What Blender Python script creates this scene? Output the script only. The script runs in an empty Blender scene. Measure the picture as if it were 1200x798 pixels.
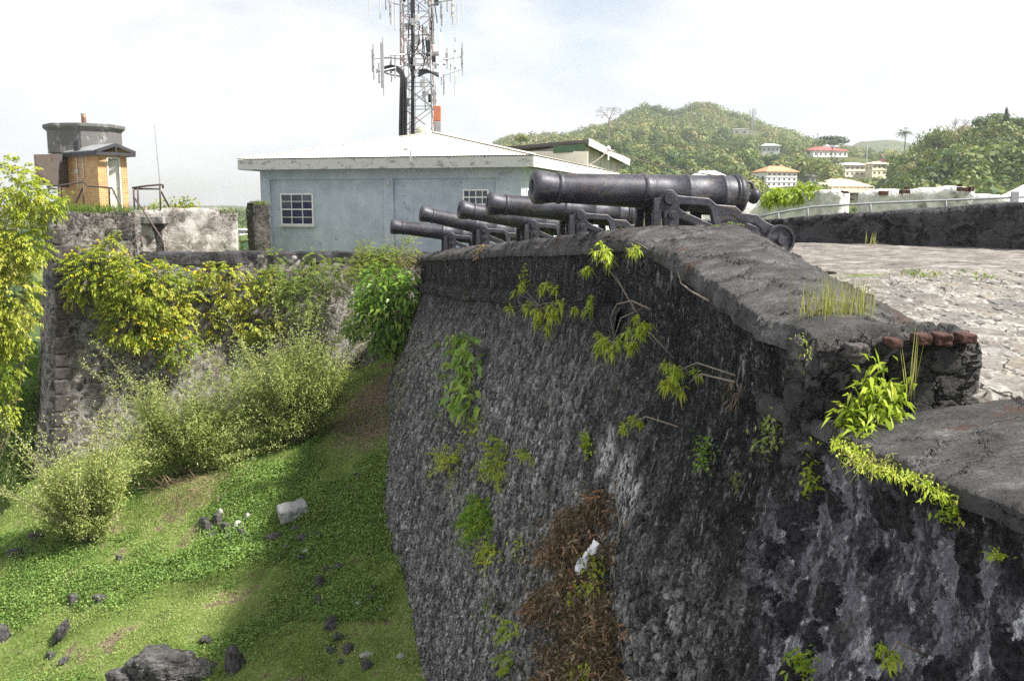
import bpy, math, random
import numpy as np
from mathutils import Vector, Matrix

R = math.radians
random.seed(7)
rng = np.random.default_rng(7)
sc = bpy.context.scene
COL = sc.collection

# ------------------------------------------------------------------ camera model (eye at the origin, looking along +Y)
FPX = 1100.0
PITCH = R(8.2)
CP, SP = math.cos(PITCH), math.sin(PITCH)

def ray(px, py):
    b = (399 - py) / FPX
    return ((px - 600) / FPX, CP + b * SP, -SP + b * CP)

def at(px, py, Y):
    d = ray(px, py)
    t = Y / d[1]
    return Vector((d[0] * t, Y, d[2] * t))

def zrow(py, Y):
    d = ray(600, py)
    return d[2] / d[1] * Y

# ------------------------------------------------------------------ numpy noise
def _hash(ix, iy, iz, seed):
    h = (ix * 374761393 + iy * 668265263 + iz * 2147483647 + seed * 974634777) & 0xFFFFFFFF
    h = ((h ^ (h >> 13)) * 1274126177) & 0xFFFFFFFF
    return ((h ^ (h >> 16)) & 0xFFFF) / 65535.0

def vnoise(P, seed=0):
    P = np.asarray(P, dtype=np.float64)
    I = np.floor(P).astype(np.int64)
    f = P - I
    f = f * f * (3 - 2 * f)
    out = 0
    for dx in (0, 1):
        for dy in (0, 1):
            for dz in (0, 1):
                w = (f[:, 0] if dx else 1 - f[:, 0]) * (f[:, 1] if dy else 1 - f[:, 1]) * (f[:, 2] if dz else 1 - f[:, 2])
                out = out + w * _hash(I[:, 0] + dx, I[:, 1] + dy, I[:, 2] + dz, seed)
    return out

def fbm(P, oct=4, seed=0, gain=0.5):
    P = np.asarray(P, dtype=np.float64)
    a, s, tot = 1.0, 0, 0
    for k in range(oct):
        s = s + a * (vnoise(P * (2 ** k) + 17.3 * k, seed + k) - 0.5)
        tot += a
        a *= gain
    return s / tot * 2

# ------------------------------------------------------------------ object helpers
WLOC = {}
def link(o, parent=None):
    COL.objects.link(o)
    if parent is not None:
        o.parent = parent
        WLOC[o.name] = WLOC.get(parent.name, Vector((0, 0, 0)))
    else:
        WLOC[o.name] = o.location.copy()
    return o

def tag(o, label, cat, group=None, kind=None):
    if label: o['label'] = label
    if cat: o['category'] = cat
    if group: o['group'] = group
    if kind: o['kind'] = kind
    return o

def thing(name, label, cat, loc=(0, 0, 0), rotz=0.0, group=None):
    o = bpy.data.objects.new(name, None)
    o.empty_display_size = 0.2
    o.location = loc
    o.rotation_euler = (0, 0, rotz)
    link(o)
    return tag(o, label, cat, group)

def npmesh(name, V, F, mat, parent=None, smooth=False, tint=None, local=False):
    V = np.asarray(V, dtype=np.float32)
    if parent is not None and not local:
        V = V - np.array(WLOC.get(parent.name, (0, 0, 0)), dtype=np.float32)
    F = np.asarray(F, dtype=np.int32)
    k = F.shape[1]
    me = bpy.data.meshes.new(name)
    me.vertices.add(len(V)); me.vertices.foreach_set('co', V.ravel())
    me.loops.add(F.size); me.loops.foreach_set('vertex_index', F.ravel())
    me.polygons.add(len(F))
    me.polygons.foreach_set('loop_start', np.arange(0, F.size, k, dtype=np.int32))
    if smooth:
        me.polygons.foreach_set('use_smooth', np.ones(len(F), dtype=bool))
    if tint is not None:
        a = me.attributes.new('tint', 'FLOAT', 'POINT')
        a.data.foreach_set('value', np.asarray(tint, dtype=np.float32))
    me.update(calc_edges=True); me.validate()
    me.materials.append(mat)
    o = bpy.data.objects.new(name, me)
    return link(o, parent)

class MB:
    def __init__(s): s.v = []; s.f = []
    def add(s, V, F):
        n = len(s.v)
        s.v += [tuple(v) for v in V]
        s.f += [tuple(i + n for i in f) for f in F]
        return s
    def box(s, c, d, rz=0.0, M=None):
        hx, hy, hz = d[0] / 2, d[1] / 2, d[2] / 2
        V = [Vector((x, y, z)) for z in (-hz, hz) for x, y in ((-hx, -hy), (hx, -hy), (hx, hy), (-hx, hy))]
        if rz: V = [Matrix.Rotation(rz, 3, 'Z') @ v for v in V]
        if M is not None: V = [M @ v for v in V]
        V = [v + Vector(c) for v in V]
        return s.add(V, [(0, 3, 2, 1), (4, 5, 6, 7), (0, 1, 5, 4), (1, 2, 6, 5), (2, 3, 7, 6), (3, 0, 4, 7)])
    def bar(s, p0, p1, w, h=None):
        p0, p1 = Vector(p0), Vector(p1); h = h or w
        d = (p1 - p0); L = d.length; d.normalize()
        up = Vector((0, 0, 1)) if abs(d.z) < 0.95 else Vector((1, 0, 0))
        x = d.cross(up).normalized(); y = x.cross(d).normalized()
        V = [p + x * a * w / 2 + y * b * h / 2 for p in (p0, p1) for a, b in ((-1, -1), (1, -1), (1, 1), (-1, 1))]
        return s.add(V, [(0, 3, 2, 1), (4, 5, 6, 7), (0, 1, 5, 4), (1, 2, 6, 5), (2, 3, 7, 6), (3, 0, 4, 7)])
    def tube(s, pts, rad, n=8):
        pts = [Vector(p) for p in pts]
        if not hasattr(rad, '__len__'): rad = [rad] * len(pts)
        V, Fc = [], []
        prev = None
        for i, p in enumerate(pts):
            d = (pts[min(i + 1, len(pts) - 1)] - pts[max(i - 1, 0)]).normalized()
            if prev is None:
                up = Vector((0, 0, 1)) if abs(d.z) < 0.9 else Vector((1, 0, 0))
                x = d.cross(up).normalized()
            else:
                x = (prev - d * prev.dot(d)).normalized()
            prev = x
            y = d.cross(x)
            for k in range(n):
                a = 2 * math.pi * k / n
                V.append(p + (x * math.cos(a) + y * math.sin(a)) * rad[i])
        for i in range(len(pts) - 1):
            for k in range(n):
                k2 = (k + 1) % n
                Fc.append((i * n + k, i * n + k2, (i + 1) * n + k2, (i + 1) * n + k))
        Fc.append(tuple(range(n))[::-1]); Fc.append(tuple((len(pts) - 1) * n + k for k in range(n)))
        return s.add(V, Fc)
    def lathe(s, prof, M=None, n=32):
        """profile of (axial, radius) about local X"""
        V, Fc = [], []
        for a, r in prof:
            for k in range(n):
                t = 2 * math.pi * k / n
                v = Vector((a, r * math.cos(t), r * math.sin(t)))
                V.append(M @ v if M is not None else v)
        for i in range(len(prof) - 1):
            for k in range(n):
                k2 = (k + 1) % n
                Fc.append((i * n + k, (i + 1) * n + k, (i + 1) * n + k2, i * n + k2))
        return s.add(V, Fc)
    def prism(s, poly, z0, z1, M=None):
        n = len(poly)
        V = [Vector((p[0], p[1], z)) for z in (z0, z1) for p in poly]
        if M is not None: V = [M @ v for v in V]
        Fc = [tuple(range(n))[::-1], tuple(range(n, 2 * n))] + [(i, (i + 1) % n, n + (i + 1) % n, n + i) for i in range(n)]
        return s.add(V, Fc)
    def build(s, name, mat, parent=None, smooth=False, bevel=0.0, local=False):
        off = Vector((0, 0, 0))
        if parent is not None and not local: off = WLOC.get(parent.name, off)
        me = bpy.data.meshes.new(name)
        me.from_pydata([Vector(v) - off for v in s.v], [], s.f)
        me.update()
        if smooth:
            for p in me.polygons: p.use_smooth = True
        me.materials.append(mat)
        o = bpy.data.objects.new(name, me)
        link(o, parent)
        if bevel:
            b = o.modifiers.new('bevel', 'BEVEL'); b.width = bevel; b.segments = 2; b.limit_method = 'ANGLE'
        return o

def plate(name, outlines, thick, bev, mat, parent, M):
    """flat plate with holes: outline curves filled, extruded and converted to a mesh"""
    cu = bpy.data.curves.new(name, 'CURVE'); cu.dimensions = '2D'; cu.fill_mode = 'BOTH'
    cu.extrude = thick / 2; cu.bevel_depth = bev; cu.bevel_resolution = 1
    for pl in outlines:
        sp = cu.splines.new('POLY'); sp.points.add(len(pl) - 1); sp.use_cyclic_u = True
        for p, q in zip(sp.points, pl): p.co = (q[0], q[1], 0, 1)
    tmp = bpy.data.objects.new('tmp', cu); COL.objects.link(tmp)
    dg = bpy.context.evaluated_depsgraph_get()
    me = bpy.data.meshes.new_from_object(tmp.evaluated_get(dg))
    bpy.data.objects.remove(tmp); bpy.data.curves.remove(cu)
    me.transform(M); me.name = name
    me.materials.clear(); me.materials.append(mat)
    o = bpy.data.objects.new(name, me)
    return link(o, parent)

def copy_tree(o, parent=None):
    c = o.copy(); COL.objects.link(c)
    if parent is not None: c.parent = parent
    for ch in list(o.children): copy_tree(ch, c)
    return c

# ------------------------------------------------------------------ node helpers
class NG:
    def __init__(s, name):
        s.m = bpy.data.materials.new(name); s.m.use_nodes = True
        s.nt = s.m.node_tree; s.nt.nodes.clear()
        s.out = s.nt.nodes.new('ShaderNodeOutputMaterial')
        s._co = None
    def n(s, t, **kw):
        nd = s.nt.nodes.new(t)
        for k, v in kw.items(): setattr(nd, k, v)
        return nd
    def put(s, sock, v):
        if hasattr(v, 'links') or isinstance(v, bpy.types.NodeSocket): s.nt.links.new(v, sock)
        elif isinstance(v, (tuple, list)) and len(v) == 3 and len(getattr(sock, 'default_value', (0, 0, 0))) == 4: sock.default_value = (*v, 1)
        else: sock.default_value = v
    def co(s):
        if s._co is None: s._co = s.n('ShaderNodeTexCoord').outputs['Object']
        return s._co
    def world(s):
        s._co = s.n('ShaderNodeNewGeometry').outputs['Position']
        return s._co
    def vm(s, op, a, b=None, scale=None):
        nd = s.n('ShaderNodeVectorMath', operation=op); s.put(nd.inputs[0], a)
        if b is not None: s.put(nd.inputs[1], b)
        if scale is not None: s.put(nd.inputs['Scale'], scale)
        return nd.outputs['Value'] if op in ('LENGTH', 'DISTANCE', 'DOT_PRODUCT') else nd.outputs[0]
    def scl(s, v, x): return s.vm('MULTIPLY', v, x)
    def noise(s, v, scale=5., detail=4., rough=.55, dist=0., color=False):
        nd = s.n('ShaderNodeTexNoise'); s.put(nd.inputs['Vector'], v)
        for k, x in (('Scale', scale), ('Detail', detail), ('Roughness', rough), ('Distortion', dist)): s.put(nd.inputs[k], x)
        return nd.outputs['Color' if color else 'Fac']
    def voro(s, v, scale=5., feature='F1', rand=1.0, out='Distance'):
        nd = s.n('ShaderNodeTexVoronoi', feature=feature); s.put(nd.inputs['Vector'], v)
        s.put(nd.inputs['Scale'], scale); s.put(nd.inputs['Randomness'], rand)
        return nd.outputs[out]
    def ma(s, op, a, b=0.0, clamp=False):
        nd = s.n('ShaderNodeMath', operation=op, use_clamp=clamp); s.put(nd.inputs[0], a); s.put(nd.inputs[1], b)
        return nd.outputs[0]
    def ss(s, v, lo, hi, a=0.0, b=1.0):
        nd = s.n('ShaderNodeMapRange', interpolation_type='SMOOTHSTEP', clamp=True)
        s.put(nd.inputs['Value'], v); s.put(nd.inputs['From Min'], lo); s.put(nd.inputs['From Max'], hi)
        s.put(nd.inputs['To Min'], a); s.put(nd.inputs['To Max'], b)
        return nd.outputs['Result']
    def mix(s, f, a, b, mode='MIX'):
        nd = s.n('ShaderNodeMix', data_type='RGBA', blend_type=mode); s.put(nd.inputs['Factor'], f)
        s.put(nd.inputs[6], a); s.put(nd.inputs[7], b)
        return nd.outputs[2]
    def ramp(s, f, stops):
        nd = s.n('ShaderNodeValToRGB'); s.put(nd.inputs[0], f)
        cr = nd.color_ramp
        while len(cr.elements) < len(stops): cr.elements.new(0.5)
        for e, (p, c) in zip(cr.elements, stops):
            e.position = p; e.color = (*c, 1) if len(c) == 3 else c
        return nd.outputs[0]
    def xyz(s, v):
        nd = s.n('ShaderNodeSeparateXYZ'); s.put(nd.inputs[0], v); return nd.outputs
    def attr(s, name): return s.n('ShaderNodeAttribute', attribute_name=name).outputs['Fac']
    def bump(s, h, dist=.02, strength=1.0):
        nd = s.n('ShaderNodeBump'); s.put(nd.inputs['Height'], h); s.put(nd.inputs['Distance'], dist); s.put(nd.inputs['Strength'], strength)
        return nd.outputs[0]
    def fin(s, col, rough=.8, metal=0., normal=None, spec=.5, disp=None, disp_scale=1.0, shader=None):
        p = s.n('ShaderNodeBsdfPrincipled')
        s.put(p.inputs['Base Color'], col); s.put(p.inputs['Roughness'], rough); s.put(p.inputs['Metallic'], metal)
        s.put(p.inputs['Specular IOR Level'], spec)
        if normal is not None: s.put(p.inputs['Normal'], normal)
        s.nt.links.new(p.outputs[0], s.out.inputs[0])
        if disp is not None:
            d = s.n('ShaderNodeDisplacement'); s.put(d.inputs['Height'], disp); s.put(d.inputs['Midlevel'], 0.0); s.put(d.inputs['Scale'], disp_scale)
            s.nt.links.new(d.outputs[0], s.out.inputs['Displacement'])
            s.m.displacement_method = 'BOTH'
        return s.m

def simple(name, c, rough=.6, var=.25, scale=6., metal=0., bump=0., spec=.5, c2=None, thr=.55):
    """one paint or stone with uneven tone, optional second colour in worn patches"""
    g = NG(name); co = g.co()
    f = g.noise(co, scale, 6, .6)
    lo = tuple(x * (1 - var) for x in c); hi = tuple(min(1, x * (1 + var)) for x in c)
    col = g.ramp(f, [(.3, lo), (.7, hi)])
    if c2 is not None:
        w = g.ss(g.noise(co, scale * .6, 8, .68), thr, thr + .1)
        col = g.mix(w, col, c2)
    nrm = g.bump(g.noise(co, scale * 6, 5, .6), bump) if bump else None
    return g.fin(col, rough, metal, nrm, spec)

def leafmat(name, cols, transl=.35, rough=.5):
    """leaf colour picked by the per-leaf value 'tint'"""
    g = NG(name)
    k = len(cols)
    col = g.ramp(g.attr('tint'), [(i / (k - 1), c) for i, c in enumerate(cols)])
    p = g.n('ShaderNodeBsdfPrincipled'); g.put(p.inputs['Base Color'], col); g.put(p.inputs['Roughness'], rough); g.put(p.inputs['Specular IOR Level'], .3)
    t = g.n('ShaderNodeBsdfTranslucent'); g.put(t.inputs['Color'], g.mix(.5, col, (.3, .42, .03), 'MIX'))
    mx = g.n('ShaderNodeMixShader'); mx.inputs[0].default_value = transl
    g.nt.links.new(p.outputs[0], mx.inputs[1]); g.nt.links.new(t.outputs[0], mx.inputs[2])
    g.nt.links.new(mx.outputs[0], g.out.inputs[0])
    return g.m

# ------------------------------------------------------------------ materials
def mat_scarp():
    g = NG('weathered_black_masonry'); co = g.world()
    x, y, z = g.xyz(co)
    warp = g.vm('ADD', co, g.scl(g.vm('SUBTRACT', g.noise(co, 2.4, 6, .7, color=True), (.5, .5, .5)), (.30, .30, .26)))
    wz = g.scl(warp, (1, 1, 1.3))
    e1 = g.voro(wz, 4.6, 'DISTANCE_TO_EDGE')
    cid = g.xyz(g.voro(wz, 4.6, 'F1', out='Color'))[0]
    stone = g.ss(e1, 0.0, .14)
    small = g.ss(g.voro(wz, 11, 'DISTANCE_TO_EDGE'), 0.0, .16)
    streak = g.noise(g.scl(co, (5.5, 5.5, .8)), 1.8, 8, .7)
    spk = g.noise(g.scl(co, (13, 13, 2.3)), 1.6, 8, .72)
    blot = g.noise(co, .9, 7, .62)
    fine = g.noise(co, 24, 8, .74)
    med = g.noise(co, 6.5, 8, .7)
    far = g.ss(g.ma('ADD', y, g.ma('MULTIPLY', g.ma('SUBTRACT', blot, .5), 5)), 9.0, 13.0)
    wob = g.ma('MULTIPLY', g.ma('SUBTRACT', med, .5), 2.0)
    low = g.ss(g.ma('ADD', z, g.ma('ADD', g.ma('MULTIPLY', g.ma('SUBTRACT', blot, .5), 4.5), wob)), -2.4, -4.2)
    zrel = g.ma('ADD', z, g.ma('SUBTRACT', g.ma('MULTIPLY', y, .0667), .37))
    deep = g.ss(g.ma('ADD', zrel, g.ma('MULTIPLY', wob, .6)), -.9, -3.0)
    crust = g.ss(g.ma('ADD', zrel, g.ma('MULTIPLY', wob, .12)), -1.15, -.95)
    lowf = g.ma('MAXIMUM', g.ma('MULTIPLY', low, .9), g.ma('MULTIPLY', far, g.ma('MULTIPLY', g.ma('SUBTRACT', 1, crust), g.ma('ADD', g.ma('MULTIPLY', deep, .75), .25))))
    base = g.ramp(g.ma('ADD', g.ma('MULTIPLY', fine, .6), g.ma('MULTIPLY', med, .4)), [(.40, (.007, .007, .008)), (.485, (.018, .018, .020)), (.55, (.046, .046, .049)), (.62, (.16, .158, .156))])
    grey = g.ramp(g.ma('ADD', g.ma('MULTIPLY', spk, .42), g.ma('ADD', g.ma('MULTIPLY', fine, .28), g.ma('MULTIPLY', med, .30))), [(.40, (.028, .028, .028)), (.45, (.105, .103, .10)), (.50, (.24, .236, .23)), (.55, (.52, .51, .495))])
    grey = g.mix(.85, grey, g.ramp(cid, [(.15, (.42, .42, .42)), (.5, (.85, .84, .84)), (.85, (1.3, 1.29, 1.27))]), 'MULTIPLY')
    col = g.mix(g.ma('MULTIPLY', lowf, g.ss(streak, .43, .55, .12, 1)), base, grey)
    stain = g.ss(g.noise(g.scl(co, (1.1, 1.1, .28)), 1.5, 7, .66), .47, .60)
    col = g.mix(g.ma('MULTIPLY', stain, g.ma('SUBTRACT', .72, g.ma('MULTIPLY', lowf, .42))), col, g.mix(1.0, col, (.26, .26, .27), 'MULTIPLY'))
    # open joints are dark, some smeared with old lime
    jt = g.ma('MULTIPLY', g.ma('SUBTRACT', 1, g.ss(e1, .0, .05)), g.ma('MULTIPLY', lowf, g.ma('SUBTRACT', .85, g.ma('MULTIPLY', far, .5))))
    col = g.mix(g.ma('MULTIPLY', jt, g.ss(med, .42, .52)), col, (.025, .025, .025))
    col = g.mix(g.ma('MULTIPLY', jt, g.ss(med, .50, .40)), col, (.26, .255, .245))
    # thin pale runs of lime
    runs = g.ma('MULTIPLY', g.ss(g.noise(g.scl(co, (10, 10, 1.3)), 1.5, 10, .78), .565, .60), g.ss(g.noise(co, 2.2, 6, .65), .46, .58))
    col = g.mix(g.ma('MULTIPLY', runs, .62), col, (.40, .395, .385))
    skin = g.ma('MULTIPLY', g.ss(g.noise(g.scl(warp, (1, 1, .6)), 2.6, 10, .74), .545, .575), g.ma('MULTIPLY', lowf, g.ss(fine, .40, .50)))
    col = g.mix(g.ma('MULTIPLY', skin, .6), col, (.33, .325, .31))
    sp2 = g.ma('MULTIPLY', g.ss(spk, .59, .62), g.ss(fine, .46, .56))
    col = g.mix(g.ma('MULTIPLY', sp2, .55), col, (.42, .41, .40))
    # near end: lilac grey lime render with big dark stones left bare and white splashes
    near = g.ss(g.ma('ADD', y, g.ma('MULTIPLY', g.ma('SUBTRACT', blot, .5), 3.0)), 6.5, 5.8)
    near = g.ma('MULTIPLY', near, g.ss(g.ma('ADD', z, g.ma('MULTIPLY', wob, .15)), -1.5, -1.75))
    r1 = g.noise(g.scl(warp, (6, 6, 4.2)), 1.0, 12, .76); r2 = g.noise(g.scl(warp, (9, 9, 4.6)), 1.0, 13, .80)
    rend = g.ramp(fine, [(.40, (.022, .021, .025)), (.55, (.060, .058, .068)), (.64, (.12, .118, .13))])
    lil = g.ramp(g.ma('ADD', g.ma('MULTIPLY', fine, .5), g.ma('MULTIPLY', r2, .5)), [(.42, (.085, .082, .10)), (.52, (.18, .175, .205)), (.60, (.30, .295, .32))])
    rend = g.mix(g.ss(r1, .475, .515), rend, lil)
    rend = g.mix(g.ma('MULTIPLY', g.ss(r2, .555, .58), g.ss(r1, .44, .52)), rend, (.56, .555, .565))
    wq = g.scl(warp, (1, 1, 1.05))
    bd = g.voro(wq, 3.4, 'F1'); bid = g.xyz(g.voro(wq, 3.4, 'F1', out='Color'))[1]
    big = g.ma('MULTIPLY', g.ss(g.ma('ADD', bd, g.ma('MULTIPLY', g.ma('SUBTRACT', g.noise(co, 14, 6, .7), .5), .30)), .50, .45), g.ss(bid, .36, .38))
    rend = g.mix(big, rend, g.ramp(fine, [(.40, (.010, .010, .012)), (.62, (.045, .045, .05))]))
    col = g.mix(near, col, rend)
    # splash of spilt lime
    for (wx, wy, wz_, r0, r1) in LIME:
        pw = g.vm('DISTANCE', g.scl(warp, (1, .8, .55)), (wx, wy * .8, wz_ * .55))
        white = g.ma('MULTIPLY', g.ss(pw, r0, r1), g.ss(spk, .44, .56))
        col = g.mix(g.ma('MULTIPLY', white, .9), col, (.58, .575, .56))
    moss = g.ma('MULTIPLY', g.ss(g.noise(co, 1.5, 7, .7), .60, .70), .25)
    col = g.mix(moss, col, (.09, .095, .03))
    h = g.ma('ADD', g.ma('MULTIPLY', stone, g.ma('ADD', .018, g.ma('MULTIPLY', g.ma('MULTIPLY', lowf, g.ma('SUBTRACT', 1, g.ma('MULTIPLY', far, .6))), .06))), g.ma('MULTIPLY', small, g.ma('MULTIPLY', lowf, .02)))
    h = g.ma('ADD', h, g.ma('MULTIPLY', blot, .16))
    h = g.ma('ADD', h, g.ma('MULTIPLY', fine, .032))
    h = g.ma('ADD', h, g.ma('MULTIPLY', med, .05))
    h = g.ma('ADD', h, g.ma('MULTIPLY', g.ma('MULTIPLY', near, big), .03))
    h = g.ma('SUBTRACT', h, .155)
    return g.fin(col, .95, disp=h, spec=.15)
LIME = [(1.12, 10.5 , -2.85, .26, .10), (1.22, 9.95, -3.0, .30, .12), (1.28, 9.45, -3.12, .26, .10), (1.0, 9.9, -3.6, .22, .05)]

def mat_masonry(name, stone_cols, mortar, scale=3.2, joint=.09, stain=(.03, .03, .03), stain_amt=.5, disp=.05, plaster=None, plaster_thr=.5, zs=1.3):
    g = NG(name); co = g.co()
    warp = g.vm('ADD', co, g.scl(g.vm('SUBTRACT', g.noise(co, 2.3, 6, .72, color=True), (.5, .5, .5)), (.5, .5, .42)))
    wz = g.scl(warp, (1, 1, zs))
    e = g.voro(wz, scale, 'DISTANCE_TO_EDGE')
    cid = g.xyz(g.voro(wz, scale, 'F1', out='Color'))[0]
    st = g.ss(e, joint * .3, joint)
    fine = g.noise(co, 22, 6, .65)
    med = g.noise(co, 5, 7, .62)
    sc_ = g.ramp(cid, [(i / max(1, len(stone_cols) - 1), c) for i, c in enumerate(stone_cols)])
    sc_ = g.mix(.6, sc_, g.ramp(fine, [(.25, (.12, .12, .12)), (.75, (1, 1, 1))]), 'MULTIPLY')
    mo = g.mix(.6, mortar, g.ramp(med, [(.3, (.45, .45, .45)), (.7, (1, 1, 1))]), 'MULTIPLY')
    skim = g.ss(g.noise(co, 3.1, 7, .68), .47, .60)
    sc_ = g.mix(g.ma('MULTIPLY', skim, .75), sc_, mo)
    col = g.mix(st, mo, sc_)
    hp = st
    if plaster is not None:
        pm = g.ss(g.noise(co, .8, 7, .66), plaster_thr, plaster_thr + .07)
        pc = g.mix(.7, plaster, g.ramp(g.noise(co, 3, 8, .68), [(.32, (.35, .35, .35)), (.6, (1, 1, 1))]), 'MULTIPLY')
        col = g.mix(pm, col, pc)
        hp = g.ma('MAXIMUM', st, pm)
    sm = g.ma('MULTIPLY', g.ss(g.noise(g.scl(co, (1, 1, .45)), 1.3, 8, .66), .5, .62), stain_amt)
    col = g.mix(sm, col, stain)
    h = g.ma('ADD', g.ma('MULTIPLY', hp, disp), g.ma('MULTIPLY', fine, .02))
    h = g.ma('ADD', h, g.ma('MULTIPLY', med, .05))
    return g.fin(col, .9, disp=h, spec=.2)

def mat_slab():
    g = NG('weathered_concrete_slab'); co = g.world()
    cr1 = g.ss(g.voro(g.vm('ADD', co, g.scl(g.noise(co, 2.5, 5, .7, color=True), (.5, .5, .5))), 1.15, 'DISTANCE_TO_EDGE'), .012, .0)
    f = g.noise(co, 34, 8, .76); m = g.noise(co, 3.5, 9, .7); b = g.noise(g.scl(co, (1, 2.2, 1)), .8, 5, .6)
    col = g.ramp(g.ma('ADD', g.ma('MULTIPLY', m, .55), g.ma('MULTIPLY', f, .45)), [(.38, (.018, .018, .018)), (.46, (.056, .054, .053)), (.55, (.105, .102, .10)), (.65, (.25, .243, .235))])
    col = g.mix(g.ma('MULTIPLY', g.ss(b, .5, .62), .55), col, (.055, .052, .052))
    spots = g.ss(g.voro(co, 16, 'F1'), .16, .08)
    col = g.mix(g.ma('MULTIPLY', spots, g.ss(m, .5, .6)), col, (.19, .185, .175))
    sx, sy, sz = g.xyz(co)
    inn = g.ma('MULTIPLY', g.ss(sx, 2.7, 3.4), g.ss(sx, 5.0, 4.4))
    red = g.ss(g.ma('ADD', g.noise(co, 1.9, 7, .66), g.ma('MULTIPLY', inn, .10)), .61, .66)
    col = g.mix(g.ma('MULTIPLY', red, .8), col, (.075, .045, .035))
    col = g.mix(g.ma('MULTIPLY', cr1, .85), col, (.012, .012, .012))
    h = g.ma('ADD', g.ma('MULTIPLY', f, .035), g.ma('MULTIPLY', m, .05))
    h = g.ma('SUBTRACT', h, g.ma('ADD', .045, g.ma('MULTIPLY', cr1, .03)))
    return g.fin(col, .9, disp=h, spec=.25)

def mat_paving():
    g = NG('old_stone_paving'); co = g.world()
    x, y, z = g.xyz(co)
    warp = g.vm('ADD', co, g.scl(g.vm('SUBTRACT', g.noise(co, 1.6, 4, .6, color=True), (.5, .5, .5)), (.5, .5, .2)))
    wp = g.scl(warp, (1, 1.15, 1))
    e = g.voro(wp, 2.9, 'DISTANCE_TO_EDGE'); cid = g.xyz(g.voro(wp, 2.9, 'F1', out='Color'))[0]
    st = g.ss(e, .02, .10)
    f = g.noise(co, 18, 7, .68); m = g.noise(co, 2.2, 8, .66)
    sc_ = g.ramp(cid, [(0, (.17, .162, .15)), (.35, (.225, .20, .175)), (.6, (.15, .145, .14)), (.8, (.26, .23, .19)), (1, (.20, .19, .18))])
    sc_ = g.mix(.75, sc_, g.ramp(g.ma('ADD', g.ma('MULTIPLY', f, .6), g.ma('MULTIPLY', m, .4)), [(.36, (.25, .25, .26)), (.55, (1, 1, 1))]), 'MULTIPLY')
    mo = g.ramp(f, [(.38, (.16, .152, .14)), (.60, (.36, .345, .315))])
    mcov = g.ma('MULTIPLY', g.ss(m, .54, .62), .6)
    near = g.mix(mcov, g.mix(st, mo, sc_), mo)
    farc = g.ramp(g.noise(g.scl(co, (1, 1.5, 1)), 3.4, 10, .74), [(.38, (.085, .077, .07)), (.5, (.175, .157, .142)), (.62, (.30, .278, .255))])
    fm = g.ss(g.ma('ADD', y, g.ma('MULTIPLY', m, 1.0)), 12.0, 12.5)
    col = g.mix(fm, near, farc)
    h = g.ma('ADD', g.ma('MULTIPLY', g.ma('MULTIPLY', st, g.ma('SUBTRACT', 1, fm)), .03), g.ma('MULTIPLY', f, .015))
    h = g.ma('ADD', h, g.ma('MULTIPLY', m, .06))
    return g.fin(col, .9, disp=h, spec=.2)

def mat_ground():
    g = NG('grassy_soil'); co = g.world()
    x, y, z = g.xyz(co)
    m = g.noise(co, 1.1, 7, .62); f = g.noise(co, 14, 6, .68)
    grass = g.ramp(g.ma('ADD', g.ma('MULTIPLY', m, .5), g.ma('MULTIPLY', f, .5)), [(.38, (.07, .11, .025)), (.5, (.15, .21, .05)), (.62, (.27, .30, .11))])
    soil = g.ramp(f, [(.38, (.075, .05, .038)), (.60, (.27, .20, .155))])
    d = g.vm('DISTANCE', g.scl(co, (1, .45, 0)), (-4.3, 29.2 * .45, 0))
    sm = g.ma('MAXIMUM', g.ss(g.ma('ADD', d, g.ma('MULTIPLY', m, 1.6)), 2.5, 1.7), g.ss(g.noise(co, 1.1, 7, .7), .56, .62))
    return g.fin(g.mix(sm, grass, soil), .95, normal=g.bump(f, .08), spec=.1)

def mat_hills():
    g = NG('wooded_hill_floor'); co = g.co()
    m = g.noise(co, .02, 8, .65)
    f = g.noise(co, .15, 6, .65)
    col = g.ramp(g.ma('ADD', g.ma('MULTIPLY', m, .5), g.ma('MULTIPLY', f, .5)), [(.35, (.035, .05, .018)), (.5, (.07, .085, .026)), (.65, (.13, .13, .05))])
    return g.fin(col, .95, spec=.1)

def mat_brick():
    g = NG('yellow_brick'); co = g.co()
    v = g.n('ShaderNodeTexBrick'); 
    x, y, z = g.xyz(co)
    cmb = g.n('ShaderNodeCombineXYZ'); g.put(cmb.inputs[0], g.ma('ADD', x, y)); g.put(cmb.inputs[1], z)
    g.put(v.inputs['Vector'], cmb.outputs[0])
    for k, val in (('Scale', 1.0), ('Mortar Size', .008), ('Brick Width', .22), ('Row Height', .085), ('Bias', 0.0)): g.put(v.inputs[k], val)
    g.put(v.inputs['Color1'], (.55, .32, .10)); g.put(v.inputs['Color2'], (.40, .19, .075)); g.put(v.inputs['Mortar'], (.48, .42, .33))
    col = g.mix(g.ma('MULTIPLY', g.ss(g.noise(co, 2.2, 7, .66), .5, .66), .6), v.outputs[0], (.36, .20, .08))
    return g.fin(col, .85, normal=g.bump(v.outputs[1], .01, -1.0))

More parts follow.
